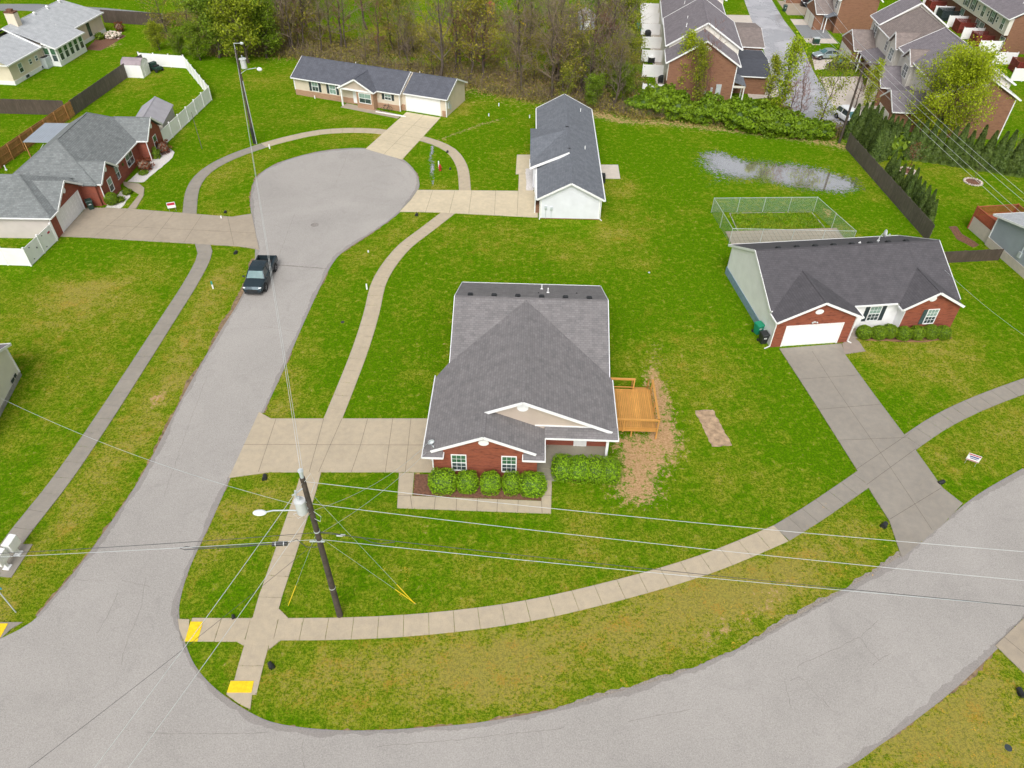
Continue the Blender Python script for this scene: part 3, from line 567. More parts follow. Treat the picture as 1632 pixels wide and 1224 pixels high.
class Roof:
    """roof slabs (shingle part) with white rake boards, gutters and ridge caps collected separately"""
    def __init__(s, par, mat, trim='white'): s.p, s.m, s.tm = par, mat, trim; s.r, s.t, s.c = MB(), MB(), MB()
    def poly(s, pts, t=.1): s.r.roof(pts, t); return s
    def rake(s, a, b, w=.05, h=.2, dz=-.07): s.t.beam(Vector(a)+Vector((0, 0, dz)), Vector(b)+Vector((0, 0, dz)), w, h); return s
    def gut(s, a, b, w=.13, h=.12, dz=-.08): s.t.beam(Vector(a)+Vector((0, 0, dz)), Vector(b)+Vector((0, 0, dz)), w, h); return s
    def cap(s, a, b): s.c.beam(Vector(a)+Vector((0, 0, -.012)), Vector(b)+Vector((0, 0, -.012)), .16, .05); return s
    def gable(s, axis, a0, a1, b0, b1, ze, zr, rakes=(1, 1), guts=(1, 1), mid=None):
        """axis 'x': ridge runs along x from a0 to a1, eaves at y=b0,b1"""
        m = (b0+b1)/2 if mid is None else mid
        P = (lambda a, b, z: (a, b, z)) if axis == 'x' else (lambda a, b, z: (b, a, z))
        for e in (b0, b1): s.poly([P(a0, e, ze), P(a1, e, ze), P(a1, m, zr), P(a0, m, zr)])
        for i, a in enumerate((a0, a1)):
            if rakes[i]:
                off = -.03 if i == 0 else .03
                for e in (b0, b1): s.rake(P(a+off, e, ze), P(a+off, m, zr))
        for i, e in enumerate((b0, b1)):
            off = -.05 if i == 0 else .05
            if guts[i]: s.gut(P(a0, e+off, ze), P(a1, e+off, ze))
        s.cap(P(a0, m, zr), P(a1, m, zr)); return s
    def done(s):
        s.r.build('roof', s.m, s.p)
        if s.t.v: s.t.build('trim', s.tm, s.p)
        if s.c.v: s.c.build('ridge_cap', s.m, s.p)
def small(par, name, mat, fn, label=None, split=False):
    b = MB(); fn(b)
    if split:
        for k_ in range(b.k): q = MB(); q.v = b.v; q.f = [f for f, c in zip(b.f, b.comp) if c == k_]; us = sorted({i for f in q.f for i in f}); mp = {i: j for j, i in enumerate(us)}; q.v = [b.v[i] for i in us]; q.f = [tuple(mp[i] for i in f) for f in q.f]; q.m = [0]*len(q.f); q.build(name, mat, par)
        return
    return b.build(name, mat, par, label=label)
def vent_pipe(par, x, y, z, h=.35): small(par, 'vent_pipe', 'white', lambda b: b.cyl((x, y, z-.1), .05, h+.1, 10).cyl((x, y, z), .12, .03, 10))
def box_vent(par, x, y, z): small(par, 'roof_vent', 'black_plastic', lambda b: b.box(x-.22, x+.22, y-.2, y+.2, z-.05, z+.07).box(x-.17, x+.17, y-.15, y+.15, z+.07, z+.17))
def downspout(par, x, y, z, dx=0, dy=0):
    small(par, 'downspout', 'white', lambda b: b.beam((x, y, .15), (x, y, z), .08, .08).beam((x, y, .16), (x+dx*.5, y+dy*.5, .06), .08, .06))

# ============================================================ the brick house in the middle
MAIN_O = G(690.3, 778); MAIN_A = radians(-1.34)
H = thing('brick_house', MAIN_O, MAIN_A, 'brick house with grey shingle roof and timber side deck, in the middle of the photo', 'house')
wall_block(H, 0, 12.3, 4.6, 9.0, 0, 2.62, 'siding_taupe', name='side_wall')
wall_block(H, .75, 12.25, 9.6, 21.2, 0, 2.5, 'siding_taupe', ('x', 5.2, 15.4), name='rear_wall')
wall_block(H, 0, 7.22, 1.10, 4.5, 0, 2.6, 'brick_red', ('y', 4.1, 3.52), name='front_wall')
wall_block(H, 7.22, 12.3, 4.25, 4.6, 0, 2.6, 'brick_deep', name='porch_wall')
small(H, 'gable_wall', 'siding_taupe', lambda b: b.extr([(-.3, 3.6, 2.62), (12.5, 3.6, 2.62), (6.1, 3.6, 5.3)], (0, .2, 0)))
small(H, 'gable_skirt', 'white', lambda b: b.beam((7.0, 3.57, 2.96), (11.9, 3.57, 2.93), .05, .10))
R = Roof(H, 'shingle_main'); ze = 2.62
R.gable('x', .35, 12.65, 9.2, 21.6, ze, 5.5, guts=(0, 1))
# large cross gable
R.poly([(-.65, 3.3, ze), (-.65, 8.65, ze), (.35, 10.15, 3.035), (6.1, 15.35, 5.42), (6.1, 3.3, 5.42)])
R.poly([(12.85, 3.3, ze), (6.1, 3.3, 5.42), (6.1, 15.35, 5.42), (12.65, 9.42, 2.70), (12.85, 9.0, ze)])
R.rake((6.1, 3.26, 5.42), (3.50, 3.26, 4.34), .06, .22); R.rake((6.1, 3.26, 5.42), (12.45, 3.26, 2.80), .06, .22); R.cap((6.1, 3.3, 5.42), (6.1, 15.3, 5.42))
# small front gable sharing the left eave
R.poly([(-.65, .9, ze), (3.52, .9, 4.35), (3.52, 3.3, 4.35), (-.65, 3.3, ze)]); R.poly([(7.69, .9, ze), (7.69, 3.62, ze), (3.52, 3.62, 4.35), (3.52, .9, 4.35)])
R.rake((-.1, .87, 2.86), (3.52, .87, 4.37), .06, .2); R.rake((7.1, .87, 2.88), (3.52, .87, 4.37), .06, .2); R.cap((3.52, .9, 4.35), (3.52, 3.4, 4.35))
# porch roof strip and the boxed eave returns
R.poly([(7.69, 2.75, 2.58), (12.85, 2.75, 2.58), (12.85, 3.62, 2.86), (7.69, 3.62, 2.86)])
R.poly([(-.65, .58, 2.55), (.72, .58, 2.55), (.72, 1.12, 2.75), (-.65, 1.12, 2.75)]); R.poly([(6.25, .58, 2.55), (7.69, .58, 2.55), (7.69, 1.12, 2.75), (6.25, 1.12, 2.75)])
for a, b in [((-.7, .56), (-.7, 9.0)), ((-.7, .53), (.75, .53)), ((.77, .53), (.77, 1.09)), ((6.22, .53), (7.7, .53)), ((6.2, .53), (6.2, 1.09)), ((7.74, .5), (7.74, 2.7)), ((7.74, 2.7), (12.9, 2.7)), ((12.9, 2.7), (12.9, 9.1))]:
    R.gut((*a, 2.6), (*b, 2.6), .07, .12)
R.done()
for x in (1.29+.485, 4.77+.49): window(H, (x, 1.1, .80), .93, 1.5, glass=('glass_reflect_green', 'glass'))
small(H, 'gable_vent', 'white', lambda b: b.disc((3.52, 1.09, 3.62), .36, ry=.27)); small(H, 'gable_vent', 'white', lambda b: b.disc((6.1, 3.59, 4.62), .40, ry=.34))
for i in range(6): box_vent(H, 1.55+i*1.93, 15.9, 5.27)
vent_pipe(H, 7.9, 17.9, 4.35, .45); vent_pipe(H, 7.4, 19.4, 3.65, .45)
small(H, 'roof_flashing', 'rubber', lambda b: b.cyl((10.3, 17.9, 4.28), .07, .12, 8).cyl((7.1, 17.6, 4.42), .05, .12, 8))
small(H, 'porch_floor', 'concrete_porch', lambda b: b.box(7.22, 12.4, 3.05, 4.25, 0, .30).box(7.22, 12.4, 2.0, 3.05, 0, .298))
small(H, 'front_step', 'concrete_porch', lambda b: b.box(7.25, 8.6, 1.35, 2.0, 0, .2).box(7.25, 8.6, 1.0, 1.35, 0, .1))
small(H, 'porch_post', 'white', lambda b: b.box(12.1, 12.28, 2.95, 3.13, .3, 2.5).box(12.06, 12.32, 2.91, 3.17, .3, .42).box(12.06, 12.32, 2.91, 3.17, 2.38, 2.5))
window(H, (8.15, 4.25, .95), .8, 1.3); small(H, 'front_door', 'white', lambda b: b.box(9.9, 10.85, 4.19, 4.26, .3, 2.35).cyl((10.75, 4.17, 1.2), .03, .05, 8))
downspout(H, -.04, 1.04, 2.5, 0, -1); downspout(H, 12.7, 9.0, 2.5, 0, 0)
small(H, 'electric_meter', 'galv', lambda b: b.box(-.12, 0, 1.35, 1.65, 1.0, 1.6).disc((-.12, 1.5, 1.35), .12, 'x', t=.08))
small(H, 'garage_door', 'white', lambda b: b.box(-.03, .02, 2.2, 4.25, 0, 2.1).box(-.03, .02, 4.6, 8.0, 0, 2.1))
def dish(loc, az, label, H_=.7, rm='wire_white', q=1):
    t = thing('satellite_dish', loc, az, label, 'satellite dish')
    small(t, 'mast', 'galv', lambda b: b.tube([(0, 0, 0), (0, 0, H_*.7), (0, -.12, H_)], .025, 8).beam((0, 0, H_*.5), (.25, .1, 0), .02, .02).beam((0, 0, H_*.5), (-.25, .1, 0), .02, .02))
    b = MB(); rings = []
    for j in range(5):
        r = .02+.36*q*j/4; rings.append([(r*cos(2*pi*i/18), -.2-.16*(j/4)**2, H_+.05+r*.9*sin(2*pi*i/18)) for i in range(18)])
    for j in range(4, -1, -1):
        r = .02+.355*q*j/4; rings.append([(r*cos(2*pi*i/18), -.17-.16*(j/4)**2, H_+.05+r*.9*sin(2*pi*i/18)) for i in range(18)])
    b.loft(rings); b.build('reflector', rm, t, True)
    small(t, 'feed_arm', 'galv', lambda b: b.beam((0, -.2, H_-.25), (0, -.7, H_-.05), .03, .03).cbox((0, -.72, H_-.08), .07, .12, .1))
def loc2w(o, a, x, y, z=0): return Vector((o.x+x*cos(a)-y*sin(a), o.y+x*sin(a)+y*cos(a), z))
dish(loc2w(MAIN_O, MAIN_A, -.25, 1.6, 2.75), MAIN_A+.5, 'small satellite dish clamped to the front left roof corner of the middle brick house', .5, 'galv', .62)
# timber deck
D = thing('deck', loc2w(MAIN_O, MAIN_A, 12.4, 5.6), MAIN_A, 'honey-stained timber deck with railings on the right side of the middle brick house', 'deck')
DW, DL, DH = 3.65, 4.3, .95
b = MB(); r = random.Random(4)
n = 26
for i in range(n):
    x = DW*i/n; b.box(x+.009, x+DW/n-.009, 0, DL, DH-.03+r.uniform(0, .004), DH)
b.build('deck_boards', 'deck_wood', D)
small(D, 'joist_frame', 'deck_wood', lambda b: b.box(0, DW, -.04, -.002, DH-.30, DH-.02).box(0, DW, DL+.002, DL+.04, DH-.30, DH-.02).box(DW+.002, DW+.04, -.04, DL+.04, DH-.30, DH-.02).box(DW/2-.02, DW/2+.02, 0, DL, DH-.25, DH-.031))
for x, y, z0 in [(DW+.09, -.09, 0), (1.2, -.09, DH-.3), (DW+.09, DL/2, 0), (DW+.09, DL, 0), (2.35, DL+.09, 0), (1.9, .1, 0), (.1, DL+.09, 0)]:
    small(D, 'post', 'deck_wood', lambda b: b.box(x-.05, x+.05, y-.05, y+.05, z0, DH+.98 if (x, y) != (1.9, .1) else DH-.05))
def rail(a, c):
    a, c = Vector(a), Vector(c)
    small(D, 'railing', 'deck_wood', lambda b: b.beam(a+Vector((0, 0, DH+1.0)), c+Vector((0, 0, DH+1.0)), .16, .04).beam(a+Vector((0, 0, DH+.9)), c+Vector((0, 0, DH+.9)), .04, .09).beam(a+Vector((0, 0, DH+.14)), c+Vector((0, 0, DH+.14)), .04, .09))
    m = int((c-a).length/.13)
rail((0, -.09, 0), (DW+.16, -.09, 0)); rail((DW+.09, -.09, 0), (DW+.09, DL+.1, 0)); rail((0, DL+.09, 0), (2.4, DL+.09, 0))
small(D, 'stair', 'deck_wood', lambda b: [b.box(2.5, 3.55, DL+.05+.27*i, DL+.05+.27*i+.26, DH-.2*(i+1), DH-.2*(i+1)+.04) for i in range(4)] and b.beam((2.48, DL+.05, DH-.12), (2.48, DL+1.15, .1), .04, .24).beam((3.57, DL+.05, DH-.12), (3.57, DL+1.15, .1), .04, .24))
for x in (2.4, 3.68): small(D, 'stair_railing', 'deck_wood', lambda b: b.beam((x, DL+.05, DH+1.0), (x, DL+1.15, 1.05), .12, .04).beam((x, DL+.1, DH+.15), (x, DL+1.15, .35), .04, .07).box(x-.045, x+.045, DL+1.1, DL+1.19, 0, 1.05))

# ============================================================ white and brick house to the right
RO = G(1226.5, 553.5); RA = radians(7.22)
H = thing('white_house', RO, RA, 'white-sided house with two red brick gables and dark roof behind the round bushes', 'house')
wall_block(H, 0, 16.85, 1.65, 11.5, .02, 3.0, 'siding_white', ('x', 5.45, 6.6), name='main_wall')
wall_block(H, .004, 7.1, .12, 1.64, 0, 2.8, 'siding_white', ('y', 4.4, 3.6), name='garage_side_wall')
small(H, 'foundation', 'blue_foundation', lambda b: b.box(-.06, 16.9, 1.7, 11.56, -.05, .75))
small(H, 'garage_wall', 'brick_red', lambda b: b.extr([(-.02, 0, 0), (1.0, 0, 0), (1.0, 0, 2.15), (6.0, 0, 2.15), (6.0, 0, 0), (6.95, 0, 0), (6.95, 0, 2.75), (3.65, 0, 4.25), (-.02, 0, 2.85)], (0, .118, 0)))
small(H, 'bedroom_wall', 'brick_red', lambda b: b.extr([(11.95, .75, 0), (16.95, .75, 0), (16.95, .75, 2.75), (14.15, .75, 4.2), (11.95, .75, 2.8)], (0, 1.0, 0)))
small(H, 'bedroom_side_wall', 'siding_white', lambda b: b.box(11.90, 11.97, .76, 1.7, 0, 2.75))
R = Roof(H, 'shingle_right')
R.gable('x', -.15, 17.05, 1.3, 12.0, 2.95, 5.62, guts=(0, 1))
R.gut((7.4, 1.25, 2.95), (11.3, 1.25, 2.95)); R.gut((-.1, 1.25, 2.95), (.4, 1.25, 2.95))
def valley(R, x0, x1, y0, ze, zr, Ye, me_, ms, gl=1, gr=1):
    # cross gable whose slopes end on the main slope z = me_ + (y-Ye)*ms
    m = (x0+x1)/2; ya = Ye+(ze-me_)/ms-.02; yr = Ye+(zr-me_)/ms+.02
    R.poly([(x0, y0, ze), (m, y0, zr), (m, yr, zr), (x0, ya, ze)]); R.poly([(x1, y0, ze), (x1, ya, ze), (m, yr, zr), (m, y0, zr)])
    R.rake((x0, y0-.03, ze), (m, y0-.03, zr)); R.rake((x1, y0-.03, ze), (m, y0-.03, zr)); R.cap((m, y0, zr), (m, yr-.1, zr))
    if gl: R.gut((x0-.05, y0, ze), (x0-.05, ya, ze))
    if gr: R.gut((x1+.05, y0, ze), (x1+.05, ya, ze))
valley(R, -.15, 7.45, -.25, 2.85, 4.62, 1.3, 2.95, .499); valley(R, 11.35, 16.95, .4, 2.85, 4.45, 1.3, 2.95, .499, gr=0)
R.done()
garage_door(H, (3.5, .06, 0), 4.9, 2.12)
small(H, 'gable_vent', 'white', lambda b: b.disc((3.45, -.01, 3.55), .36, ry=.25)); small(H, 'gable_vent', 'white', lambda b: b.disc((13.95, .74, 3.6), .33, ry=.28))
window(H, (9.75, 1.65, .95), .98, 1.45, glass=('glass_pale', 'glass'), shutters=('shutter_dark',)); window(H, (14.55, .75, .95), .9, 1.45, glass=('glass_pale', 'glass'), shutters=('shutter_green', 2))
small(H, 'front_door', 'white', lambda b: b.box(7.5, 8.4, 1.58, 1.66, .1, 2.15)); small(H, 'front_step', 'concrete_old', lambda b: b.box(7.15, 8.5, .9, 1.64, 0, .2).box(7.15, 8.5, .4, .9, 0, .1))
small(H, 'wall_lamp', 'wire_white', lambda b: b.cbox((3.3, -.05, 2.45), .18, .1, .12).ball((3.1, -.12, 2.5), .08, .08, .08).ball((3.5, -.12, 2.5), .08, .08, .08))
for i in range(8): box_vent(H, 2.2+i*1.72, 7.1, 5.38)
vent_pipe(H, 12.3, 8.2, 4.95, .4); downspout(H, -.06, -.04, 2.8, -1, -.3); downspout(H, 7.0, -.06, 2.8, .6, -.3); vent_pipe(H, 10.2, 7.7, 5.1, .15)
dish(loc2w(RO, RA, 11.9, 7.6, 5.05), RA+1.3, 'white satellite dish on the back roof slope of the white-sided house', 1.0)

# ============================================================ slate-roofed house right of the turning circle
GO = G(861, 348.5); GA = radians(-.69)
H = thing('grey_house', GO, GA, 'narrow white-sided house with blue-grey roof end-on to the lawn, right of the turning circle', 'house')
wall_block(H, 0, 6.3, 0, 23.9, .1, 2.5, 'siding_grey', ('y', 4.3, 3.15)); small(H, 'foundation', 'brick_deep', lambda b: b.box(.02, 6.28, .03, 23.8, 0, .18))
wall_block(H, -.85, .5, 6.9, 17.4, .1, 2.45, 'siding_grey', name='bay_wall'); wall_block(H, -.55, .02, 1.2, 6.9, 0, .9, 'brick_brown', name='brick_skirt')
R = Roof(H, 'shingle_slate')
R.gable('y', -.35, 24.2, -.42, 6.72, 2.5, 4.38, mid=3.1)
R.gut((-.55, .0, 2.5), (-.55, 6.4, 2.5), .05, .1)
# projecting gable bay: the main slope is carried out to its front, ridge across
R.poly([(-1.15, 6.7, 2.62), (3.05, 6.7, 4.46), (3.05, 13.6, 4.46), (-1.15, 13.4, 2.62)]); R.poly([(-1.2, 12.4, 3.5), (3.0, 12.9, 4.47), (-1.2, 17.7, 2.5)]); R.poly([(-1.2, 12.4, 3.5), (-1.2, 7.9, 2.6), (3.0, 12.9, 4.47)])
R.rake((-1.2, 6.66, 2.6), (3.15, 6.66, 4.5), .07, .26, -.06); R.gut((-1.22, 6.7, 2.6), (-1.22, 9.0, 2.6), .1, .12)
R.done()
small(H, 'corner_board', 'white', lambda b: b.box(-.03, .1, -.03, .1, .1, 2.45).box(6.2, 6.33, -.03, .1, .1, 2.45), split=True)
downspout(H, -.1, -.08, 2.4, 0, -.4); downspout(H, 6.4, -.08, 2.4, .4, -.4)
for nm, x, z in (('electric_meter', .55, 1.35), ('cable_box', 1.15, 1.25)):
    small(H, nm, 'galv', lambda b: b.box(x-.14, x+.14, -.1, -.001, z-.2, z+.2).disc((x, -.1, z), .1, t=.06).box(x-.03, x+.03, -.05, -.002, .1, z-.2))
vent_pipe(H, 5.1, 21.2, 3.25, .5); vent_pipe(H, 5.1, 10.2, 3.25, .5)
for y in (8.0, 13.9): small(H, 'ridge_vent', 'black_plastic', lambda b: b.cbox((3.1, y, 4.38), .35, .12, .08))
window(H, (0, 4.0, .9), .9, 1.2, -pi/2); garage_door(H, (-.56, 3.6, 0), 4.6, 2.1, -pi/2)

# ============================================================ beige ranch house behind the turning circle
BO = G(473, 150.5); BA = radians(-19.6)
H = thing('beige_house', BO, BA, 'long beige house with navy roof and dark shutters behind the turning circle', 'house')
wall_block(H, 0, 16.5, 0, 6.4, .75, 2.5, 'siding_beige', ('x', 4.2)); wall_block(H, -.04, 16.5, -.06, 6.44, 0, .76, 'brick_tan', name='brick_skirt')
wall_block(H, 16.5, 23.1, .55, 6.9, .0, 2.5, 'siding_beige', ('x', 4.05), name='garage_wall')
small(H, 'brick_pier', 'brick_tan', lambda b: b.box(16.48, 16.95, .45, .58, 0, .8).box(22.5, 23.14, .45, .58, 0, .8), split=True)
wall_block(H, 10.45, 13.0, -1.08, 0, .0, 2.35, 'brick_tan', name='bay_wall')
R = Roof(H, 'shingle_dark')
R.gable('x', -.25, 16.75, -.35, 6.75, 2.5, 4.3); R.gable('x', 16.9, 23.4, .25, 7.2, 2.48, 4.08, rakes=(0, 1))
valley(R, 7.75, 13.25, -1.35, 2.5, 3.95, -.35, 2.5, .507); R.done()
small(H, 'porch_gable', 'siding_taupe', lambda b: b.extr([(8.0, -1.1, 2.5), (13.0, -1.1, 2.5), (10.5, -1.1, 3.8)], (0, .15, 0))); small(H, 'porch_beam', 'white', lambda b: b.box(7.95, 13.05, -1.2, -1.02, 2.28, 2.5))
for x in (8.15,): small(H, 'porch_post', 'white', lambda b: b.box(x-.09, x+.09, -1.2, -1.02, 0, 2.28))
window(H, (3.3, 0, .95), .95, 1.25, shutters=('shutter_dark',), rows=1, cols=2, glass=('glass_pale', 'glass')); window(H, (6.1, 0, .95), .95, 1.25, shutters=('shutter_dark',), rows=1, cols=2, glass=('glass_pale', 'glass_pale'))
window(H, (11.75, -1.08, .85), 1.75, 1.25, rows=1, cols=2, glass=('glass_pale', 'glass')); window(H, (14.7, 0, 1.35), .9, .7, rows=1, cols=2, shutters=('shutter_dark',), glass=('glass_pale', 'glass'))
small(H, 'front_door', 'white', lambda b: b.box(9.3, 10.2, -.09, .01, .2, 2.25).box(9.45, 10.05, -.12, -.091, 1.3, 2.05)); garage_door(H, (19.7, .56, 0), 4.9, 2.1)
small(H, 'corner_board', 'white', lambda b: b.box(23.05, 23.16, .44, .6, 0, 2.45).box(-.07, .05, -.08, .05, .76, 2.45).box(16.38, 16.5, -.09, .02, 0, 2.45), split=True)
small(H, 'electric_meter', 'galv', lambda b: b.box(23.1, 23.25, 1.0, 1.5, 1.0, 1.8).box(23.1, 23.2, 1.7, 2.0, .6, 1.2))
vent_pipe(H, 7.5, 4.6, 3.7, .3); vent_pipe(H, 17.3, 4.9, 3.5, .35)

# ============================================================ red brick house on the left
LO = Vector((-46.7, 65.5, 0)); LA = radians(90)
H = thing('red_brick_house', LO, LA, 'red brick house with green-grey roof and three front gables, on the left', 'house')
wall_block(H, 0.05, 7.5, .15, 9.6, 0, 2.5, 'siding_mauve', name='side_wall'); wall_block(H, 6.9, 22.0, -1.6, 7.9, 0, 2.5, 'brick_deep', name='main_wall')
small(H, 'garage_wall', 'brick_deep', lambda b: b.extr([(0, 0, 0), (1.25, 0, 0), (1.25, 0, 2.15), (6.2, 0, 2.15), (6.2, 0, 0), (6.9, 0, 0), (6.9, 0, 2.55), (6.6, 0, 2.6), (4.0, 0, 4.25), (1.4, 0, 2.6), (0, 0, 2.5)], (0, .14, 0)))
wall_block(H, 7.2, 10.95, -2.05, -.5, 0, 2.5, 'brick_deep', ('y', 3.95, 9.2), name='middle_gable_wall'); wall_block(H, 18.1, 22.35, -2.9, 1, 0, 2.5, 'brick_deep', ('y', 4.25, 20.3), name='far_gable_wall')
R = Roof(H, 'shingle_greygreen'); ze = 2.55; sl = .60
# garage hip and main hip
R.poly([(-.3, -.35, ze), (1.15, -.35, ze), (4.0, 2.82, 4.45), (6.85, -.35, ze), (6.95, -.35, ze), (6.95, .9, ze+.75), (3.95, 3.9, 5.1)]); R.poly([(-.3, -.35, ze), (3.95, 3.9, 5.1), (3.95, 9.0, 5.1), (-.3, 10.3, ze)]); R.poly([(3.95, 3.9, 5.1), (8.2, -.35, ze), (8.2, 9.0, ze), (3.95, 9.0, 5.1)])
R.poly([(6.7, -1.95, ze), (22.6, -1.95, ze), (18.6, 3.15, 5.6), (11.2, 3.15, 5.6)]); R.poly([(6.7, 8.25, ze), (11.2, 3.15, 5.6), (18.6, 3.15, 5.6), (22.6, 8.25, ze)]); R.poly([(6.7, -1.95, ze), (11.2, 3.15, 5.6), (6.7, 8.25, ze)]); R.cap((11.2, 3.15, 5.62), (6.7, -1.95, 2.57)); R.poly([(22.6, -1.95, ze), (22.6, 8.25, ze), (18.6, 3.15, 5.6)])
R.cap((-.3, -.35, ze+.02), (3.95, 3.9, 5.12)); R.cap((11.2, 3.15, 5.62), (18.6, 3.15, 5.62)); R.cap((18.6, 3.15, 5.62), (22.6, -1.95, 2.57));
valley(R, 1.15, 6.85, -.45, 2.62, 4.45, -.35, ze, .6, 0, 0); valley(R, 6.95, 11.3, -2.4, 2.6, 4.15, -1.95, ze, .598); valley(R, 17.85, 22.75, -3.2, 2.6, 4.45, -1.95, ze, .598)
for a, b_ in [((-.35, -.4), (1.3, -.4)), ((-.35, -.4), (-.35, 10.3)), ((11.4, -2.0), (17.8, -2.0)), ((6.7, -.4), (7.0, -.4))]: R.gut((*a, ze), (*b_, ze), .1)
R.done()
garage_door(H, (3.72, .06, 0), 4.85, 2.12)
small(H, 'gable_vent', 'white', lambda b: b.disc((4.0, -.01, 3.35), .3, ry=.3)); small(H, 'gable_vent', 'white', lambda b: b.disc((9.2, -2.06, 3.2), .28, ry=.28)); small(H, 'gable_vent', 'white', lambda b: b.disc((20.3, -2.91, 3.4), .3, ry=.3))
window(H, (9.15, -2.05, .75), .85, 1.35, rows=1, cols=1, glass=('glass_pale', 'glass')); window(H, (11.9, -1.6, .75), 1.0, 1.4, rows=1, cols=2, glass=('glass_pale', 'glass'))
window(H, (15.6, -1.6, .75), 1.7, 1.4, rows=1, cols=2, glass=('glass_reflect_green', 'glass')); window(H, (20.3, -2.9, .75), .85, 1.4, rows=1, cols=1, glass=('glass_reflect_green', 'glass'))
small(H, 'wreath', 'leaf_dark', lambda b: b.disc((13.7, -1.61, 1.6), .17, t=.06))
downspout(H, 17.95, -2.95, 2.5, .8, -.2); downspout(H, 7.1, -2.1, 2.5, 0, 0); downspout(H, -.04, .0, 2.5, 0, 0)
vent_pipe(H, 6.5, 6.8, 4.3, .5)
# ============================================================ cream house, top left
def zc_(x, y): return (x/8.16, y/8.16)
CO = G(25.5, 135.8); e = G(168, 50.5); CA = atan2(e.y-CO.y, e.x-CO.x); CL = (e-CO).length
H = thing('cream_house', CO, CA, 'cream-sided house with pale grey roof and glazed sunroom in the top left corner', 'house')
CS = 7.7
wall_block(H, 0, CS, 0, 7.6, .5, 3.0, 'siding_cream', name='wing_wall'); wall_block(H, CS, CL, -.1, 9.2, .5, 3.0, 'siding_cream', name='main_wall')
small(H, 'foundation', 'white', lambda b: b.box(-.05, CS, -.05, 7.6, 0, .55).box(CS, CL+.04, -.15, 9.1, 0, .55))
SX0, SX1 = 8.1, 15.3
small(H, 'sunroom_wall', 'white', lambda b: b.box(SX0, SX1, -2.2, 0, 0, 2.8)); 
R = Roof(H, 'shingle_pale')
R.gable('x', -.5, CS+.2, -.4, 8.0, 2.95, 4.7, rakes=(0, 0)); 
R.poly([(CS-.2, -.5, 3.0), (SX0-.4, -.5, 3.0), (SX0-.4, 4.6, 5.35), (CS-.2, 4.6, 5.35)]); R.poly([(SX0-.4, -2.5, 2.75), (SX1+.4, -2.5, 2.75), (SX1+.4, 4.6, 5.35), (SX0-.4, 4.6, 5.35)])
R.poly([(SX1+.4, -.5, 3.0), (CL+.4, -.5, 3.0), (CL-2.0, 4.6, 5.35), (SX1+.4, 4.6, 5.35)]); R.poly([(CL+.4, -.5, 3.0), (CL+.4, 9.7, 3.0), (CL-2.0, 4.6, 5.35)]); R.poly([(CS-.2, 9.7, 3.0), (CS-.2, 4.6, 5.35), (CL-2.0, 4.6, 5.35), (CL+.4, 9.7, 3.0)])
R.gut((SX0-.4, -2.55, 2.75), (SX1+.4, -2.55, 2.75), .16, .18); R.gut((SX1+.4, -.55, 3.0), (CL+.4, -.55, 3.0), .16, .18); R.gut((-.5, -.45, 2.95), (CS, -.45, 2.95), .16, .18); R.rake((SX0-.45, -2.5, 2.75), (SX0-.45, -.5, 3.48), .08, .2); R.rake((CS-.25, -.5, 3.0), (CS-.25, 4.6, 5.35), .08, .2); R.gut((-.55, -.4, 2.95), (-.55, 8, 2.95), .1, .14)
R.cap((CS, 4.6, 5.35), (CL-2.0, 4.6, 5.35)); R.done()
for i in range(5): window(H, (SX0+.9+i*1.38, -2.2, .75), .85, 1.85, rows=1, cols=1, glass=('glass_reflect_green', 'glass'), fw_=.1)
for y in (-1.65, -.6): window(H, (SX0, y, .75), .75, 1.85, -pi/2, rows=1, cols=1, glass=('glass_reflect_green', 'glass'), fw_=.1)
for x, w in ((2.3, .8), (4.7, .55), (6.2, .55)): window(H, (x, 0, 1.45 if w < .7 else 1.1), w, .6 if w < .7 else 1.15, rows=1, cols=1, glass=('glass_pale', 'glass'))
for x in (2.6, 6.6): small(H, 'basement_vent', 'shutter_dark', lambda b: b.box(x, x+.7, -.1, -.051, .12, .45))
small(H, 'patio_door', 'glass', lambda b: b.box(20.2, 21.0, -.17, -.101, .6, 2.7))
small(H, 'chimney', 'siding_cream', lambda b: b.cbox((10.2, 4.3, 4.4), 1.0, 1.5, 2.4)); small(H, 'chimney_cap', 'mulch', lambda b: b.cbox((10.2, 4.3, 6.8), 1.1, 1.6, .18).cbox((10.2, 4.3, 6.98), .6, .8, .3))
for i in range(3): small(H, 'turbine_vent', 'white', lambda b: b.cbox((15.0+i*3.4, 4.2, 4.95), .5, .5, .15).cyl((15.0+i*3.4, 4.2, 5.1), .14, .22, 10).ball((15.0+i*3.4, 4.2, 5.45), .24, .24, .2, 10, 6))
for x, y in ((15.5, 2.2), (14.5, .9)): vent_pipe(H, x, y, 3.5+(y+.5)*.3, .2)
def ac_unit(loc, a, label, c='galv', s=.9):
    t = thing('air_conditioner', loc, a, label, 'air conditioner'); small(t, 'casing', c, lambda b: [b.box(-s/2, s/2, -s/2, s/2, .05, s)]+[b.box(-s/2-.01, s/2+.01, -s/2-.01, s/2+.01, .12+.1*i, .15+.1*i) for i in range(int(s*8))])
    small(t, 'fan_grille', 'black_plastic', lambda b: [b.cyl((0, 0, s+.002), s*.4, .02, 20)]+[b.beam((-s*.4*cos(k_*pi/6), -s*.4*sin(k_*pi/6), s+.035), (s*.4*cos(k_*pi/6), s*.4*sin(k_*pi/6), s+.035), .02, .015) for k_ in range(6)])
ac_unit(G(75, 107), CA, 'grey air-conditioning unit beside the glazed sunroom of the cream house', s=1.5)
ac_unit(loc2w(GO, GA, 7.15, 8.9), GA, 'black air-conditioning unit by the right wall of the blue-grey roofed house', 'black_plastic')
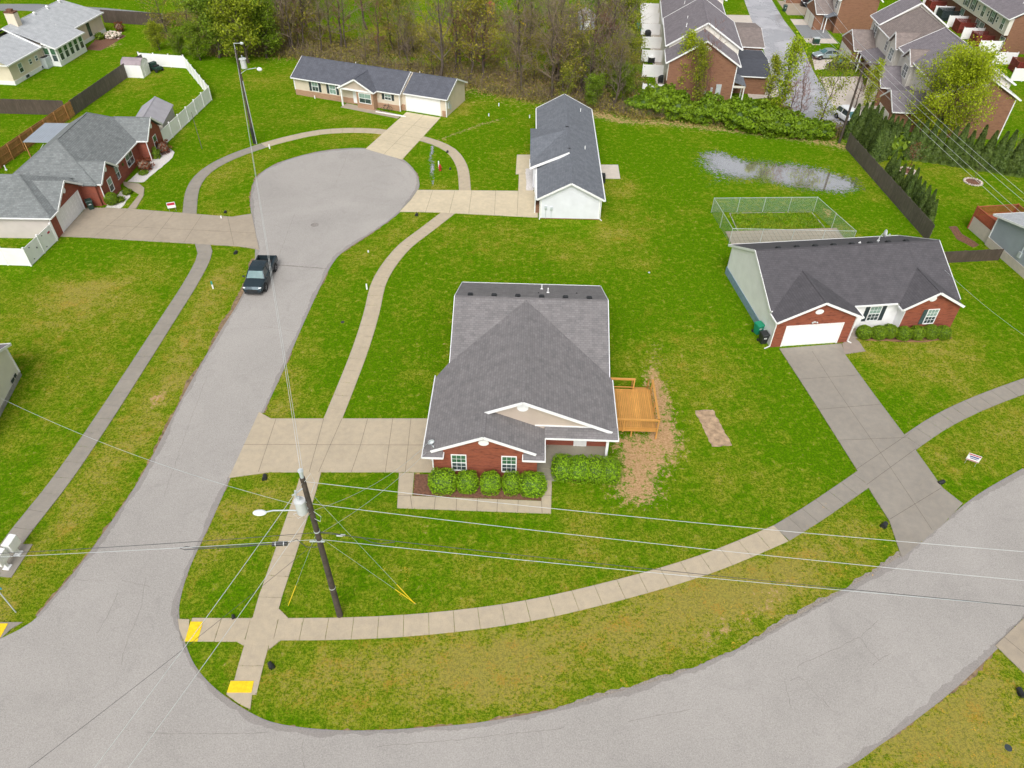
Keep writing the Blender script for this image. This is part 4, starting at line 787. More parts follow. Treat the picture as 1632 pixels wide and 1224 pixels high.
# house corner at the left edge
EO = G(8, 648); a_ = G(34, 598); EA = atan2(a_.y-EO.y, a_.x-EO.x)
H = thing('tan_house', a_, EA, 'tan-sided house of which only a corner shows at the left edge of the lawn', 'house')
wall_block(H, -9, 0, 0, 7, .35, 2.95, 'siding_ivory', ('y', 4.75)); small(H, 'foundation', 'block_grey', lambda b: b.box(-9.02, .03, -.04, 7.02, 0, .4))
R = Roof(H, 'shingle_town'); R.gable('y', -.25, 7.4, -9.4, .4, 2.95, 4.85); R.done(); small(H, 'corner_board', 'white', lambda b: b.box(-.07, .06, -.06, .07, .35, 2.9))
small(H, 'hose', 'green_plastic', lambda b: b.tube([(.15, .0, 2.2), (.35, .3, 1.6), (.4, .5, .9), (.3, .4, .1)], .04)); small(H, 'wall_outlet', 'shutter_dark', lambda b: b.box(-1.6, -1.1, -.07, -.041, .5, .75).box(-.95, -.6, -.07, -.041, .5, .75))
# blue-grey house at the right edge with its red deck
def zr(x, y): return (1132+x/3.264, 250+y/3.264)
KO = G(*zr(1430, 455)); k2 = G(*zr(1632, 632)); KA = atan2(k2.y-KO.y, k2.x-KO.x)
H = thing('blue_grey_house', KO, KA, 'blue-grey sided house on a pale foundation at the right edge behind the short dark fence', 'house')
wall_block(H, 0, 14, 0, 8, .85, 3.3, 'siding_bluegrey', ('y', 4.9)); small(H, 'foundation', 'concrete_town', lambda b: b.box(-.03, 14, -.06, 8.03, 0, .88))
R = Roof(H, 'shingle_pale'); R.gable('y', -.35, 8.4, -.4, 14.4, 3.3, 5.0); R.done(); small(H, 'corner_board', 'white', lambda b: b.box(-.05, .07, -.05, .08, .85, 3.25)); small(H, 'electric_meter', 'galv', lambda b: b.box(4.4, 4.75, -.18, -.001, 1.3, 1.9).box(4.55, 4.62, -.1, -.002, 1.9, 3.6))
def small_deck(loc, a, L, Wd, zt, mat, label, base=None, cat='deck', group=None, solid=True):
    t = thing('deck', loc, a, label, cat, group); small(t, 'deck_boards', mat, lambda b: [b.box(0, L, Wd*i/12+.01, Wd*(i+1)/12-.01, zt-.08, zt) for i in range(12)])
    if base: small(t, 'skirt', base, lambda b: b.box(.02, L-.02, .02, Wd-.02, 0, zt-.081))
    def rl(a_, c_):
        def f(b):
            p, q = Vector((*a_, zt)), Vector((*c_, zt)); b.beam(p+Vector((0, 0, 1.0)), q+Vector((0, 0, 1.0)), .12, .05).beam(p+Vector((0, 0, .12)), q+Vector((0, 0, .12)), .05, .08)
            n = int((q-p).length/(.11 if solid else .16))
            for i in range(n+1): m = p.lerp(q, i/n); b.box(m.x-.03, m.x+.03, m.y-.03, m.y+.03, (.05 if solid and not base else zt+.1), zt+1)
        small(t, 'railing', mat, f)
    rl((0, 0), (L, 0)); rl((0, 0), (0, Wd)); rl((0, Wd), (L, Wd))
    for x, y in ((0, 0), (L, 0), (0, Wd), (L, Wd)): small(t, 'post', mat, lambda b: b.box(x-.06, x+.06, y-.06, y+.06, 0, zt+1.1))
    return t
small_deck(loc2w(KO, KA, -3.3, 0.1), KA, 3.25, 4.6, 1.55, 'deck_orange', 'orange-red railed deck on a pale base beside the blue-grey house at the right edge', 'concrete_town', solid=False)

# ============================================================ sheds, carport
def shed(loc, a, L, Wd, hw, hr, wall, roof, label, gambrel=False):
    t = thing('garden_shed', loc, a, label, 'shed')
    if gambrel:
        pr = [(0, 0), (Wd, 0), (Wd, hw), (Wd*.82, hw+(hr-hw)*.65), (Wd/2, hr), (Wd*.18, hw+(hr-hw)*.65), (0, hw)]
        small(t, 'wall', wall, lambda b: b.extr([(x, 0, z) for x, z in pr], (0, L, 0)))
        small(t, 'roof', roof, lambda b: [b.beam((p[0], L/2, p[1]+.05), (q[0], L/2, q[1]+.05), L+.15, .06) for p, q in zip(pr[2:6], pr[3:7])])
    else:
        wall_block(t, 0, Wd, 0, L, 0, hw, wall, ('y', hr)); R = Roof(t, roof); R.gable('y', -.15, L+.15, -.15, Wd+.15, hw+.02, hr+.08, guts=(0, 0), rakes=(0, 0)); R.done()
    small(t, 'door', 'white', lambda b: b.box(Wd*.3, Wd*.7, -.05, -.001, .05, hw-.1)); return t
q1, q2 = G(234, 125), G(242, 118)   # door side of the little shed
a0 = G(207.5, 124.5); a1 = G(229.5, 124.5)
shed(G(229.5, 124.5), atan2(*(G(244, 113)-G(229.5, 124.5)).yx), 2.9, 2.3, 1.75, 2.45, 'white', 'shed_brown', 'small white garden shed with brown roof inside the white fence, top left', True)
b0 = G(243.5, 193); b1 = G(252.5, 190.5)
SH = shed(G(217, 190), 0.0, 6.0, 3.6, 2.2, 3.3, 'shed_wall', 'shed_roof', 'grey-roofed garden shed behind the red brick house'); SH.location = (-47.6, 88.7, 0); SH.rotation_euler[2] = radians(8)
T = thing('carport', (-58.05, 82.9, 0), 0, 'flat light metal carport roof on posts behind the red brick house', 'carport')
small(T, 'roof', 'metal_roof', lambda b: [b.box(0, 3.25, 0, 5.5, 2.4, 2.46)]+[b.box(.3*i, .3*i+.04, 0, 5.5, 2.461, 2.485) for i in range(11)])
for x, y in ((.1, .1), (3.1, .1), (.1, 5.3), (3.1, 5.3)): small(T, 'post', 'wood_orange', lambda b: b.box(x-.06, x+.06, y-.06, y+.06, 0, 2.39))
small(T, 'cross_brace', 'galv', lambda b: b.beam((1.2, .1, 1.1), (2.3, .1, 2.2), .05, .05).beam((1.2, .1, 1.1), (1.9, .1, 1.1), .05, .05))

# ============================================================ fences
def board_fence(p, q, h, mat, label, cat='fence', face=1, rails=False, group=None, seed=3):
    p, q = Vector(p), Vector(q); d = q-p; L = d.length; a = atan2(d.y, d.x); t = thing('board_fence', p, a, label, cat, group); r = random.Random(seed+int(L*10)); b = MB(); x = 0
    while x < L: w = min(.14, L-x); b.box(x+.004, x+w-.004, -.012, .012, .03, h+r.uniform(-.02, .02)); x += .14
    b.build('fence_boards', mat, t)
    small(t, 'rail', mat, lambda b: [b.box(0, L, .013*face if face > 0 else -.055, .055 if face > 0 else -.013, z, z+.09) for z in (.25, h*.5, h-.3)])
    for i in range(int(L/2.4)+1): x = min(L, i*2.4); small(t, 'post', mat, lambda b: b.box(x-.05, x+.05, (.056 if face > 0 else -.156), (.156 if face > 0 else -.056), 0, h-.02))
    return t
def vinyl_fence(pts, h, label, gate=None, group=None, name='vinyl_fence'):
    P = [Vector((p.x, p.y, 0)) for p in pts]; t = thing(name, P[0], 0, label, 'fence', group); o = P[0]
    for a, c in zip(P, P[1:]):
        L = (c-a).length; n = max(1, round(L/2.4))
        for i in range(n):
            u, w = a.lerp(c, i/n)-o, a.lerp(c, (i+1)/n)-o; d = (w-u).normalized(); u2, w2 = u+d*.06, w-d*.06
            def f(b):
                b.beam(u2+Vector((0, 0, .1)), w2+Vector((0, 0, .1)), .05, .14).beam(u2+Vector((0, 0, h-.08)), w2+Vector((0, 0, h-.08)), .05, .12)
                m = max(1, int((w2-u2).length/.17))
                for k_ in range(m):
                    s0, s1 = u2.lerp(w2, (k_+.03)/m), u2.lerp(w2, (k_+.97)/m); b.beam(s0+Vector((0, 0, h/2)), s1+Vector((0, 0, h/2)), .025, h-.24)
            small(t, 'fence_panel', 'white_vinyl', f)
        for i in range(n+1):
            if i == n and c is not P[-1]: continue
            u = a.lerp(c, i/n)-o; small(t, 'post', 'white_vinyl', lambda b: b.box(u.x-.065, u.x+.065, u.y-.065, u.y+.065, 0, h+.08).box(u.x-.085, u.x+.085, u.y-.085, u.y+.085, h+.08, h+.12))
    return t
vinyl_fence([G(262, 232), G(337.5, 159.5), G(297, 109), G(226, 104)], 1.85, 'tall white vinyl fence curving round the back yard of the red brick house, top left')
f_ = vinyl_fence([G(-60, 420), G(50.2, 424), G(91.5, 383.5)], 1.95, 'white vinyl fence with a gate at the front left corner of the red brick house')
u = G(50.2, 424)-G(-60, 420); w_ = G(91.5, 383.5)-G(-60, 420)
for s_, z in ((.35, 1.0),): 
    m_ = u.lerp(w_, s_); dd = (w_-u).normalized(); nn = Vector((dd.y, -dd.x, 0))
    small(f_, 'gate_latch', 'black_plastic', lambda b: b.cbox(m_+nn*.06+Vector((0, 0, z)), .09, .06, .14))
    for s2 in (.15, .62):
        for z2 in (.35, 1.6): m2 = u.lerp(w_, s2); small(f_, 'gate_hinge', 'black_plastic', lambda b: b.cbox(m2+nn*.06+Vector((0, 0, z2)), .07, .07, .07))
board_fence(G(0-40, 180), G(108, 184), 2.0, 'wood_dark', 'dark brown board fence across the left edge behind the carport', seed=1)
board_fence(G(120, 183.5), G(205, 122.5), 2.0, 'wood_gray', 'grey-brown board fence between the cream house lawn and the garden sheds', seed=2)
board_fence(G(205, 122.5), G(232, 108), 2.0, 'wood_gray', 'short grey-brown board fence hidden behind the little white shed', seed=2)
board_fence(G(-20, 283), G(120, 183.5), 1.95, 'wood_orange', 'reddish cedar board fence running past the carport at the left edge', face=-1, seed=5)
board_fence(G(166, 36), G(262, 42), 2.1, 'wood_dark', 'dark board fence right of the cream house, below the trees at the top', seed=6)
board_fence(G(1347, 236), G(1478, 386), 2.0, 'wood_gray', 'long weathered board fence running down right of the puddle', seed=7)
board_fence(G(1495, 420), G(1591, 415), 1.35, 'wood_dark', 'short dark board fence between the white-sided house and the blue-grey house', seed=8)
# chain-link pen with paved strip and weedy plot
A_, B_, C_, D_ = G(1133.5, 338.8), G(1296, 337.3), G(1356, 392), G(1162, 388)
K = thing('chain_link_pen', A_, 0, 'chain-link pen round a weedy plot behind the white-sided house', 'pen'); P4 = [p-A_ for p in (A_, B_, C_, D_)]; PH = 1.75
for a, c, nm in ((P4[3], P4[0], 1), (P4[0], P4[1], 1), (P4[1], P4[2], 1), (P4[2], P4[3], 1)):
    b = MB(); b.add([a+Vector((0, 0, .05)), c+Vector((0, 0, .05)), c+Vector((0, 0, PH)), a+Vector((0, 0, PH))], [(0, 1, 2, 3)]); b.build('wire_mesh', 'chain_link', K)
    small(K, 'top_rail', 'galv', lambda b: b.tube([a+Vector((0, 0, PH)), c+Vector((0, 0, PH))], .020, 6))
    n = max(1, round((c-a).length/3))
    for i in range(n): q = a.lerp(c, i/n); small(K, 'post', 'galv', lambda b: b.cyl(q, .026, PH+.05, 8))
sheet('paved_strip', px([(1156, 369), (1333, 363.5), (1350, 386), (1166, 390)]), .03, 'concrete_dull')
strips([px([(1156+s*(1333-1156)/24, 369-s*5.5/24), (1166+s*(1350-1166)/24, 390-s*4/24)]) for s in range(25)]+[px([(1156+t*10/4, 369+21*t/4), (1333+t*17/4, 363.5+22.5*t/4)]) for t in range(5)], .03, .033, 'paving_joint', 'joint')
strips([px([(1163, 340), (1293, 338)]), px([(1293, 338), (1314, 363)]), px([(1163, 340), (1176, 369)])], .12, .03, 'plot_edging', 'block_grey')
# brick edging of the round bushes
ed = jag(px([(1362, 530), (1366, 537), (1380, 542), (1430, 543.5), (1470, 545), (1516, 539)]), .03, .2)
b = MB(); [b.beam(Vector((p.x, p.y, .05)), Vector((q.x, q.y, .05)), .1, .1) for p, q in zip(ed, ed[1:])]; tag(b.build('brick_edging', 'brick_brown'), 'low brick edging curving in front of the round bushes by the white-sided house', 'edging')
for (u, v), lb in (((1445, 273), 'ring of stones round the reddish young tree nearer the arborvitae hedge'), ((1550.5, 290.5), 'ring of stones round the sapling out in the right-hand lawn')):
    c = G(u, v); b = MB(); rr = random.Random(u)
    for i in range(18): a = 2*pi*i/18; b.ball((.95*cos(a), .95*sin(a), .07), .17, .15, .11, 8, 5)
    b.mat(1).cyl((0, 0, .0), .9, .03, 20); o = b.build('stone_ring', ['stone_mix', 'mulch'], loc=c, smooth=False); tag(o, lb, 'stone ring')
sheet('planting_bed', jag(px([(1512, 362), (1524, 360), (1532, 372), (1562, 390), (1552, 395), (1526, 382), (1512, 362)]), .06, .4), .012, 'mulch')
# ============================================================ townhouse rows at the top right
def garage_wing(t, x0, x1, y0, y1, hw, hr, roof, facing, wall='brick_brown', doors=2):
    """low front wing; facing -1: its front is at y0, +1: at y1"""
    wall_block(t, x0, x1, y0, y1, 0, hw, wall, ('y', hr), name='garage_wall')
    R = Roof(t, roof); R.gable('y', y0-.35, y1, x0-.3, x1+.3, hw, hr+.12, rakes=(1, 0) if facing < 0 else (0, 1)); R.done()
    w = (x1-x0-.6)/doors
    for i in range(doors): small(t, 'garage_door', 'siding_ivory', lambda b: b.box(x0+.35+w*i+.12, x0+.35+w*(i+1)-.12, y0-.05 if facing < 0 else y1-.02, y0+.02 if facing < 0 else y1+.05, 0, 2.1))
# row A: long axis runs away from the camera; local x away, local y to the left (rear patios)
AA = radians(90-6.6); AO = Vector((30.2, 104.3, 0))
H = thing('townhouse_row', AO, AA, 'brown brick townhouse row with stepped grey roofs left of the wet street', 'townhouses')
def section(t, x0, x1, d0, d1, he, hr, roof, end='siding_ivory', first=False):
    wall_block(t, x0, x1, d0, d1, 0, he, 'brick_brown' if first else end, ('x', hr-.12), name='wall')
    R = Roof(t, roof); R.gable('x', x0-.3, x1+.3, d0-.45, d1+.45, he, hr); R.done()
section(H, 0, 5.0, 0, 9.2, 5.2, 8.3, 'shingle_town', first=True); section(H, 5.0, 17.5, -.6, 9.2, 5.9, 9.2, 'shingle_town'); section(H, 17.5, 30, 0, 9.2, 5.2, 8.5, 'shingle_town'); section(H, 30, 42, -.6, 9.2, 5.9, 9.2, 'shingle_town')
garage_wing(H, 4.2, 15.2, -5.4, 0, 2.6, 3.1, 'shingle_charcoal', -1); garage_wing(H, 17.0, 29, -6.0, 0, 2.7, 3.6, 'shingle_brown', -1)
small(H, 'porch_roof', 'shingle_slate', lambda b: b.extr([(.3, 0, 3.0), (.3, -1.8, 2.45), (.3, -1.8, 2.35), (.3, 0, 2.9)], (3.9, 0, 0))); small(H, 'porch_post', 'white', lambda b: b.box(.4, .55, -1.7, -1.55, 0, 2.36).box(2.5, 2.65, -1.7, -1.55, 0, 2.36), split=True)
small(H, 'porch_gable', 'siding_ivory', lambda b: b.box(.33, .4, -1.75, 0, 2.1, 2.38)); small(H, 'gable_vent', 'siding_ivory', lambda b: b.extr([(-.001, 4.35+.5*cos(a), 7.0+.55*sin(a)) for a in np.linspace(0, pi, 10)], (-.04, 0, 0)))
small(H, 'electric_meter', 'galv', lambda b: b.box(-.18, -.001, 1.6, 2.3, 1.2, 2.6).box(-.14, -.001, 2.7, 3.0, 1.6, 2.1).box(-.08, -.002, 1.8, 1.86, 0, 1.2).box(-.08, -.002, 2.05, 2.11, 0, 1.2).box(-.1, -.001, 3.6, 3.8, 1.2, 1.6).box(-.06, -.002, 2.8, 2.86, 0, 1.6))
small(H, 'rear_siding', 'siding_ivory', lambda b: b.box(0.05, 30, 9.21, 9.3, 2.7, 5.1)); small(H, 'corner_board', 'white', lambda b: b.box(-.05, .08, -.05, .08, 0, 5.1))
for x, y in ((3, 6.6), (8, 6.9), (11.5, 6.6), (21, 6.5)): vent_pipe(H, x, y, 7.2 if x < 5 or x > 17 else 7.6, .5)
def screens(base, L, h, lst, ang, group, lab):
    for i, c in enumerate(lst):
        t = thing('privacy_screen', c, ang, lab(i), 'privacy screen', group); small(t, 'screen_panel', 'white_vinyl', lambda b: [b.box(L*i_/2+.07, L*(i_+1)/2-.07, -.02, .02, .08, h) for i_ in range(2)])
        for i_ in range(3): small(t, 'post', 'white_vinyl', lambda b: b.box(L*i_/2-.06, L*i_/2+.06, -.06, .06, 0, h+.1))
order = ['nearest', 'second', 'third', 'fourth', 'fifth', 'sixth', 'seventh']
ptsA = [(18.0, 106.4), (19.0, 114.3), (19.7, 121), (20.5, 127.5), (21.3, 134.6), (22.0, 141), (22.6, 146.8)]
screens(None, 3.45, 1.85, ptsA, radians(-4), 'white patio screens of the left townhouse row', lambda i: f'white patio screen behind the left townhouse row, {order[i]} from the camera')
chairc = thing('patio_chair', (20.9, 136.6, 0), .3, 'green patio chair between the white screens of the left townhouse row', 'chair')
small(chairc, 'seat', 'teal', lambda b: b.box(0, .7, 0, .7, .35, .45)); small(chairc, 'backrest', 'teal', lambda b: b.extr([(0, .7, .45), (.7, .7, .45), (.5, .8, 1.25), (.2, .8, 1.25)], (0, .06, 0)))
for x, y in ((.05, .05), (.65, .05), (.05, .65), (.65, .65)): small(chairc, 'leg', 'teal', lambda b: b.box(x-.03, x+.03, y-.03, y+.03, 0, .35))
def grill(loc, label, lid='black_plastic'):
    t = thing('barbecue', loc, 0, label, 'barbecue'); small(t, 'cabinet', 'black_plastic', lambda b: b.box(-.5, .5, -.3, .3, .12, .85)); small(t, 'lid', lid, lambda b: b.ball((0, 0, .87), .48, .32, .28, 12, 8)); small(t, 'wheel', 'rubber', lambda b: b.disc((-.45, -.3, .1), .1).disc((.45, -.3, .1), .1))
grill((21.2, 120.6, 0), 'barbecue with a white lid by the third white screen of the left townhouse row', 'white'); grill((21.6, 112.0, 0), 'dark covered barbecue behind the nearest white screen of the left row'); grill((22.3, 133.6, 0), 'black barbecue beside the green patio chair of the left row')
# row B (garages face left, towards the wet street): local x away from camera, local y to the left (front)
BAa = radians(90-4.0); BOo = Vector((62.9, 93.4, 0))
H = thing('townhouse_row', BOo, BAa, 'ivory-gabled townhouse row with the large lime tree at its near end', 'townhouses')
section(H, 0, 2.6, 0, 9.3, 5.3, 8.1, 'shingle_town', first=True); section(H, 2.6, 15.2, 0, 9.6, 6.3, 9.1, 'shingle_town'); section(H, 15.2, 27.5, 0, 9.3, 6.0, 8.9, 'shingle_brown'); section(H, 26.4, 30.5, 0, 9.3, 6.3, 9.5, 'shingle_town')
small(H, 'gable_vent', 'siding_ivory', lambda b: b.extr([(-.001, 4.4+.5*cos(a), 6.7+.55*sin(a)) for a in np.linspace(0, pi, 10)], (-.04, 0, 0))); small(H, 'corner_board', 'white', lambda b: b.box(-.05, .08, -.05, .08, 0, 5.2))
# upper front walls with windows, dormer gables
def gable_bay(t, x0, x1, y, z0, he, hr, roof, win=True):
    small(t, 'upper_wall', 'siding_ivory', lambda b: b.extr([(x0, y, z0), (x1, y, z0), (x1, y, he), ((x0+x1)/2, y, hr), (x0, y, he)], (0, -3.0, 0)))
    R = Roof(t, roof); R.gable('y', y-5.2, y+.35, x0-.3, x1+.3, he, hr+.12, rakes=(0, 1)); R.done()
    if win:
        for c in ((x0+x1)/2-.42, (x0+x1)/2+.42): window(t, (c, y, z0+1.0), .7, 1.5, pi, rows=2, cols=2, glass=('glass', 'glass'))
gable_bay(H, 9.2, 12.4, 10.1, 2.9, 6.0, 7.4, 'shingle_brown'); gable_bay(H, 16.0, 19.2, 10.0, 2.9, 6.0, 7.6, 'shingle_brown'); 
for x in (20.6, 22.0, 28.0, 29.0): window(H, (x, 9.31, 3.9), .8, 1.55, pi, rows=2, cols=2, glass=('glass', 'glass'))
garage_wing(H, 10.0, 15.5, 9.3, 13.0, 2.7, 4.5, 'shingle_town', 1); garage_wing(H, 25.5, 32.2, 9.3, 12.6, 2.7, 4.6, 'shingle_brown', 1); garage_wing(H, -.2+1.5, 6.2, 9.3, 14.0, 2.7, 4.4, 'shingle_town', 1)
small(H, 'porch_roof', 'shingle_town', lambda b: b.extr([(6.3, 9.3, 3.3), (6.3, 12.2, 2.55), (6.3, 12.2, 2.45), (6.3, 9.3, 3.2)], (3.8, 0, 0)).extr([(15.6, 9.3, 3.3), (15.6, 11.9, 2.55), (15.6, 11.9, 2.45), (15.6, 9.3, 3.2)], (9.6, 0, 0)), split=True)
small(H, 'porch_post', 'white', lambda b: [b.box(x, x+.14, 11.9, 12.04, 0, 2.5) for x in (6.5, 9.5, 23.5, 25.0)], split=True); small(H, 'front_door', 'red_sign', lambda b: b.box(7.0, 7.9, 9.61, 9.68, .1, 2.1))
# next building up the street (brick end, garage, porch)
H = thing('townhouse_row', (61.5, 136.9, 0), radians(88), 'townhouse with bare brick end wall and small porch at the top edge', 'townhouses')
section(H, 0, 14, 0, 6.4, 5.3, 8.1, 'shingle_town', first=True); garage_wing(H, 1.6, 7.4, 6.4, 9.6, 2.7, 4.2, 'shingle_brown', 1)
small(H, 'upper_wall', 'siding_ivory', lambda b: b.box(.02, 4, 6.41, 6.5, 2.9, 5.2)); window(H, (1.6, 6.5, 3.6), .9, 1.3, pi, cols=2, glass=('glass', 'glass')); small(H, 'porch_roof', 'shingle_slate', lambda b: b.extr([(-.1, 6.4, 3.0), (-.1, 8.3, 2.5), (-.1, 8.3, 2.4), (-.1, 6.4, 2.9)], (1.9, 0, 0)))
small(H, 'porch_post', 'white', lambda b: b.box(0, .14, 8.0, 8.14, 0, 2.42).box(1.5, 1.64, 8.0, 8.14, 0, 2.42), split=True)
H = thing('townhouse_row', (61.0, 155.5, 0), radians(88), 'farthest townhouse garage corner cut by the top edge above the wet street', 'townhouses'); section(H, 0, 10, 0, 6, 5.3, 8.1, 'shingle_town', first=True); garage_wing(H, -.5, 5.4, 6, 9.2, 2.7, 4.2, 'shingle_brown', 1)
# row C: rear side with ivory upper storey, brick below, seen at the top right
CAx = radians(90-1.5); H = thing('townhouse_row', (79.7, 127.6, 0), CAx, 'townhouse row with ivory upper storey behind the red decks, top right corner', 'townhouses')
wall_block(H, 0, 34, -9.5, 0, 0, 2.8, 'brick_brown', name='ground_floor_wall'); wall_block(H, -.02, 34, -9.5, .65, 2.8, 5.3, 'siding_ivory', name='upper_wall')
small(H, 'end_wall', 'brick_brown', lambda b: b.extr([(-.1, -9.5, 0), (-.1, -.02, 0), (-.1, -.02, 5.3), (-.1, -4.6, 8.0), (-.1, -9.5, 5.3)], (.06, 0, 0)))
R = Roof(H, 'shingle_town'); R.gable('x', -.4, 34.5, -10, 1.05, 5.35, 8.3, mid=-4.6); R.done(); vent_pipe(H, 2.8, -1.9, 6.6, .5)
for x in (1.6, 5.3, 8.7, 12.6, 15.2, 19, 22): window(H, (x, .65, 3.3), 1.0, 1.6, pi, rows=1, cols=2, glass=('glass_pale', 'glass'), shutters=('shutter_green',) if x in (5.3, 12.6, 15.2) else None)
for x in (3.6, 6.9, 10.4): window(H, (x, .65, 3.8), .5, .8, pi, rows=1, cols=1, glass=('glass', 'glass'))
for x in (.9, 8.6, 10.2, 16.6): window(H, (x, 0, .5), 1.4, 1.8, pi, rows=1, cols=2, glass=('glass_pale', 'glass'))
H = thing('townhouse_row', (80.6, 113.7, 0), CAx, 'corner of the next ivory and brick townhouse cut by the right edge', 'townhouses'); wall_block(H, -14, 5, -8, 0, 0, 2.8, 'brick_brown', name='ground_floor_wall'); wall_block(H, -14, 5.02, -8, .65, 2.8, 5.3, 'siding_ivory', name='upper_wall'); R = Roof(H, 'shingle_town'); R.gable('x', -14, 5.4, -9, 1.05, 5.35, 8.0, mid=-4); R.done(); window(H, (1.5, 0, .6), 1.6, 1.8, pi, rows=1, cols=2, glass=('glass_pale', 'glass'))
ptsC = [(75.1, 114.9), (75.8, 122.3), (76.0, 127.9), (76.3, 134.7), (76.8, 141.6), (76.9, 147.6), (77.6, 154.5)]
screens(None, 3.4, 1.9, ptsC, radians(-3), 'white patio screens of the right townhouse row', lambda i: f'white patio screen behind the right townhouse row, {order[i]} from the camera')
for i, (x, y) in enumerate([(77.4, 118.0), (77.0, 131.0), (77.2, 138.0), (77.5, 151.0)]):
    small_deck((x, y, 0), radians(-3), 2.9, 2.4, .75, 'deck_red', ['dark red deck nearest the camera behind the right townhouse row', 'dark red deck between the third and fourth white screens of the right row', 'dark red deck between the fourth and fifth white screens of the right row', 'dark red deck at the top edge behind the right townhouse row'][i], group='red decks of the right townhouse row')
small_deck((77.1, 145.0, 0), radians(-3), 2.9, 2.2, .75, 'shutter_dark', 'black deck behind the right townhouse row, among red ones')
for u, v, lb in ((1593.5, 62-4, 'upper'), (1583, 113, 'lower')): pass
# drives and lawns of the town street
sheet('driveway', [(49, 131.5), (54.3, 131.5), (54.3, 145), (49.8, 145)], .010, 'concrete_town'); sheet('driveway', [(49.2, 134), (54.0, 134), (54.6, 141.5), (49.6, 141.5)], .020, 'asphalt_dark')
sheet('driveway', [(46.5, 118.5), (53.3, 120.5), (53.0, 126.2), (48.0, 125.5)], .010, 'concrete_town'); sheet('driveway', [(44, 97.5), (51.4, 98), (52, 112.5), (53, 116), (46.2, 115.5)], .010, 'concrete_town')
sheet('driveway', [(50, 147.5), (62, 147.5), (62, 156), (50.5, 157)], .010, 'concrete_dull'); sheet('driveway', [(36, 118), (41.5, 119), (42, 124.5), (36.5, 123.6)], .010, 'concrete_town'); sheet('driveway', [(37.5, 131), (42.3, 133), (43, 147), (37.5, 147)], .010, 'concrete_town')
sheet('driveway', [(33.4, 106), (41, 108), (41.3, 117), (34.5, 116)], .011, 'concrete_town')
sheet('patio', [(20.2, 103), (21.8, 103), (25.8, 150), (23.6, 150)], .010, 'concrete_town')
# shed in the woods, playground bits
T = shed(G(924, 48), 0.1, 2.6, 2.6, 2.1, 2.9, 'metal_roof', 'shed_roof', 'pale metal shed among the trees at the top', False)
t = thing('play_slide', G(822, 46), .4, 'yellow play slide among the bare trees at the top', 'play slide'); small(t, 'chute', 'yellow_pad', lambda b: b.beam((0, 0, 1.7), (1.9, 0, .2), .5, .08).beam((0, .25, 1.85), (1.9, .25, .35), .05, .2).beam((0, -.25, 1.85), (1.9, -.25, .35), .05, .2)); small(t, 'ladder', 'galv', lambda b: b.beam((0, .2, 1.8), (-.6, .2, 0), .06, .06).beam((0, -.2, 1.8), (-.6, -.2, 0), .06, .06))
t = thing('play_tent', G(782, 22), .4, 'small red and yellow play tent among the bare trees at the top', 'tent'); small(t, 'canopy', 'red_sign', lambda b: b.tube([(0, 0, 1.6), (0, 0, 2.4)], [.9, .05], 6)); small(t, 'wall', 'yellow_pad', lambda b: b.cyl((0, 0, 0), .75, 1.6, 6))
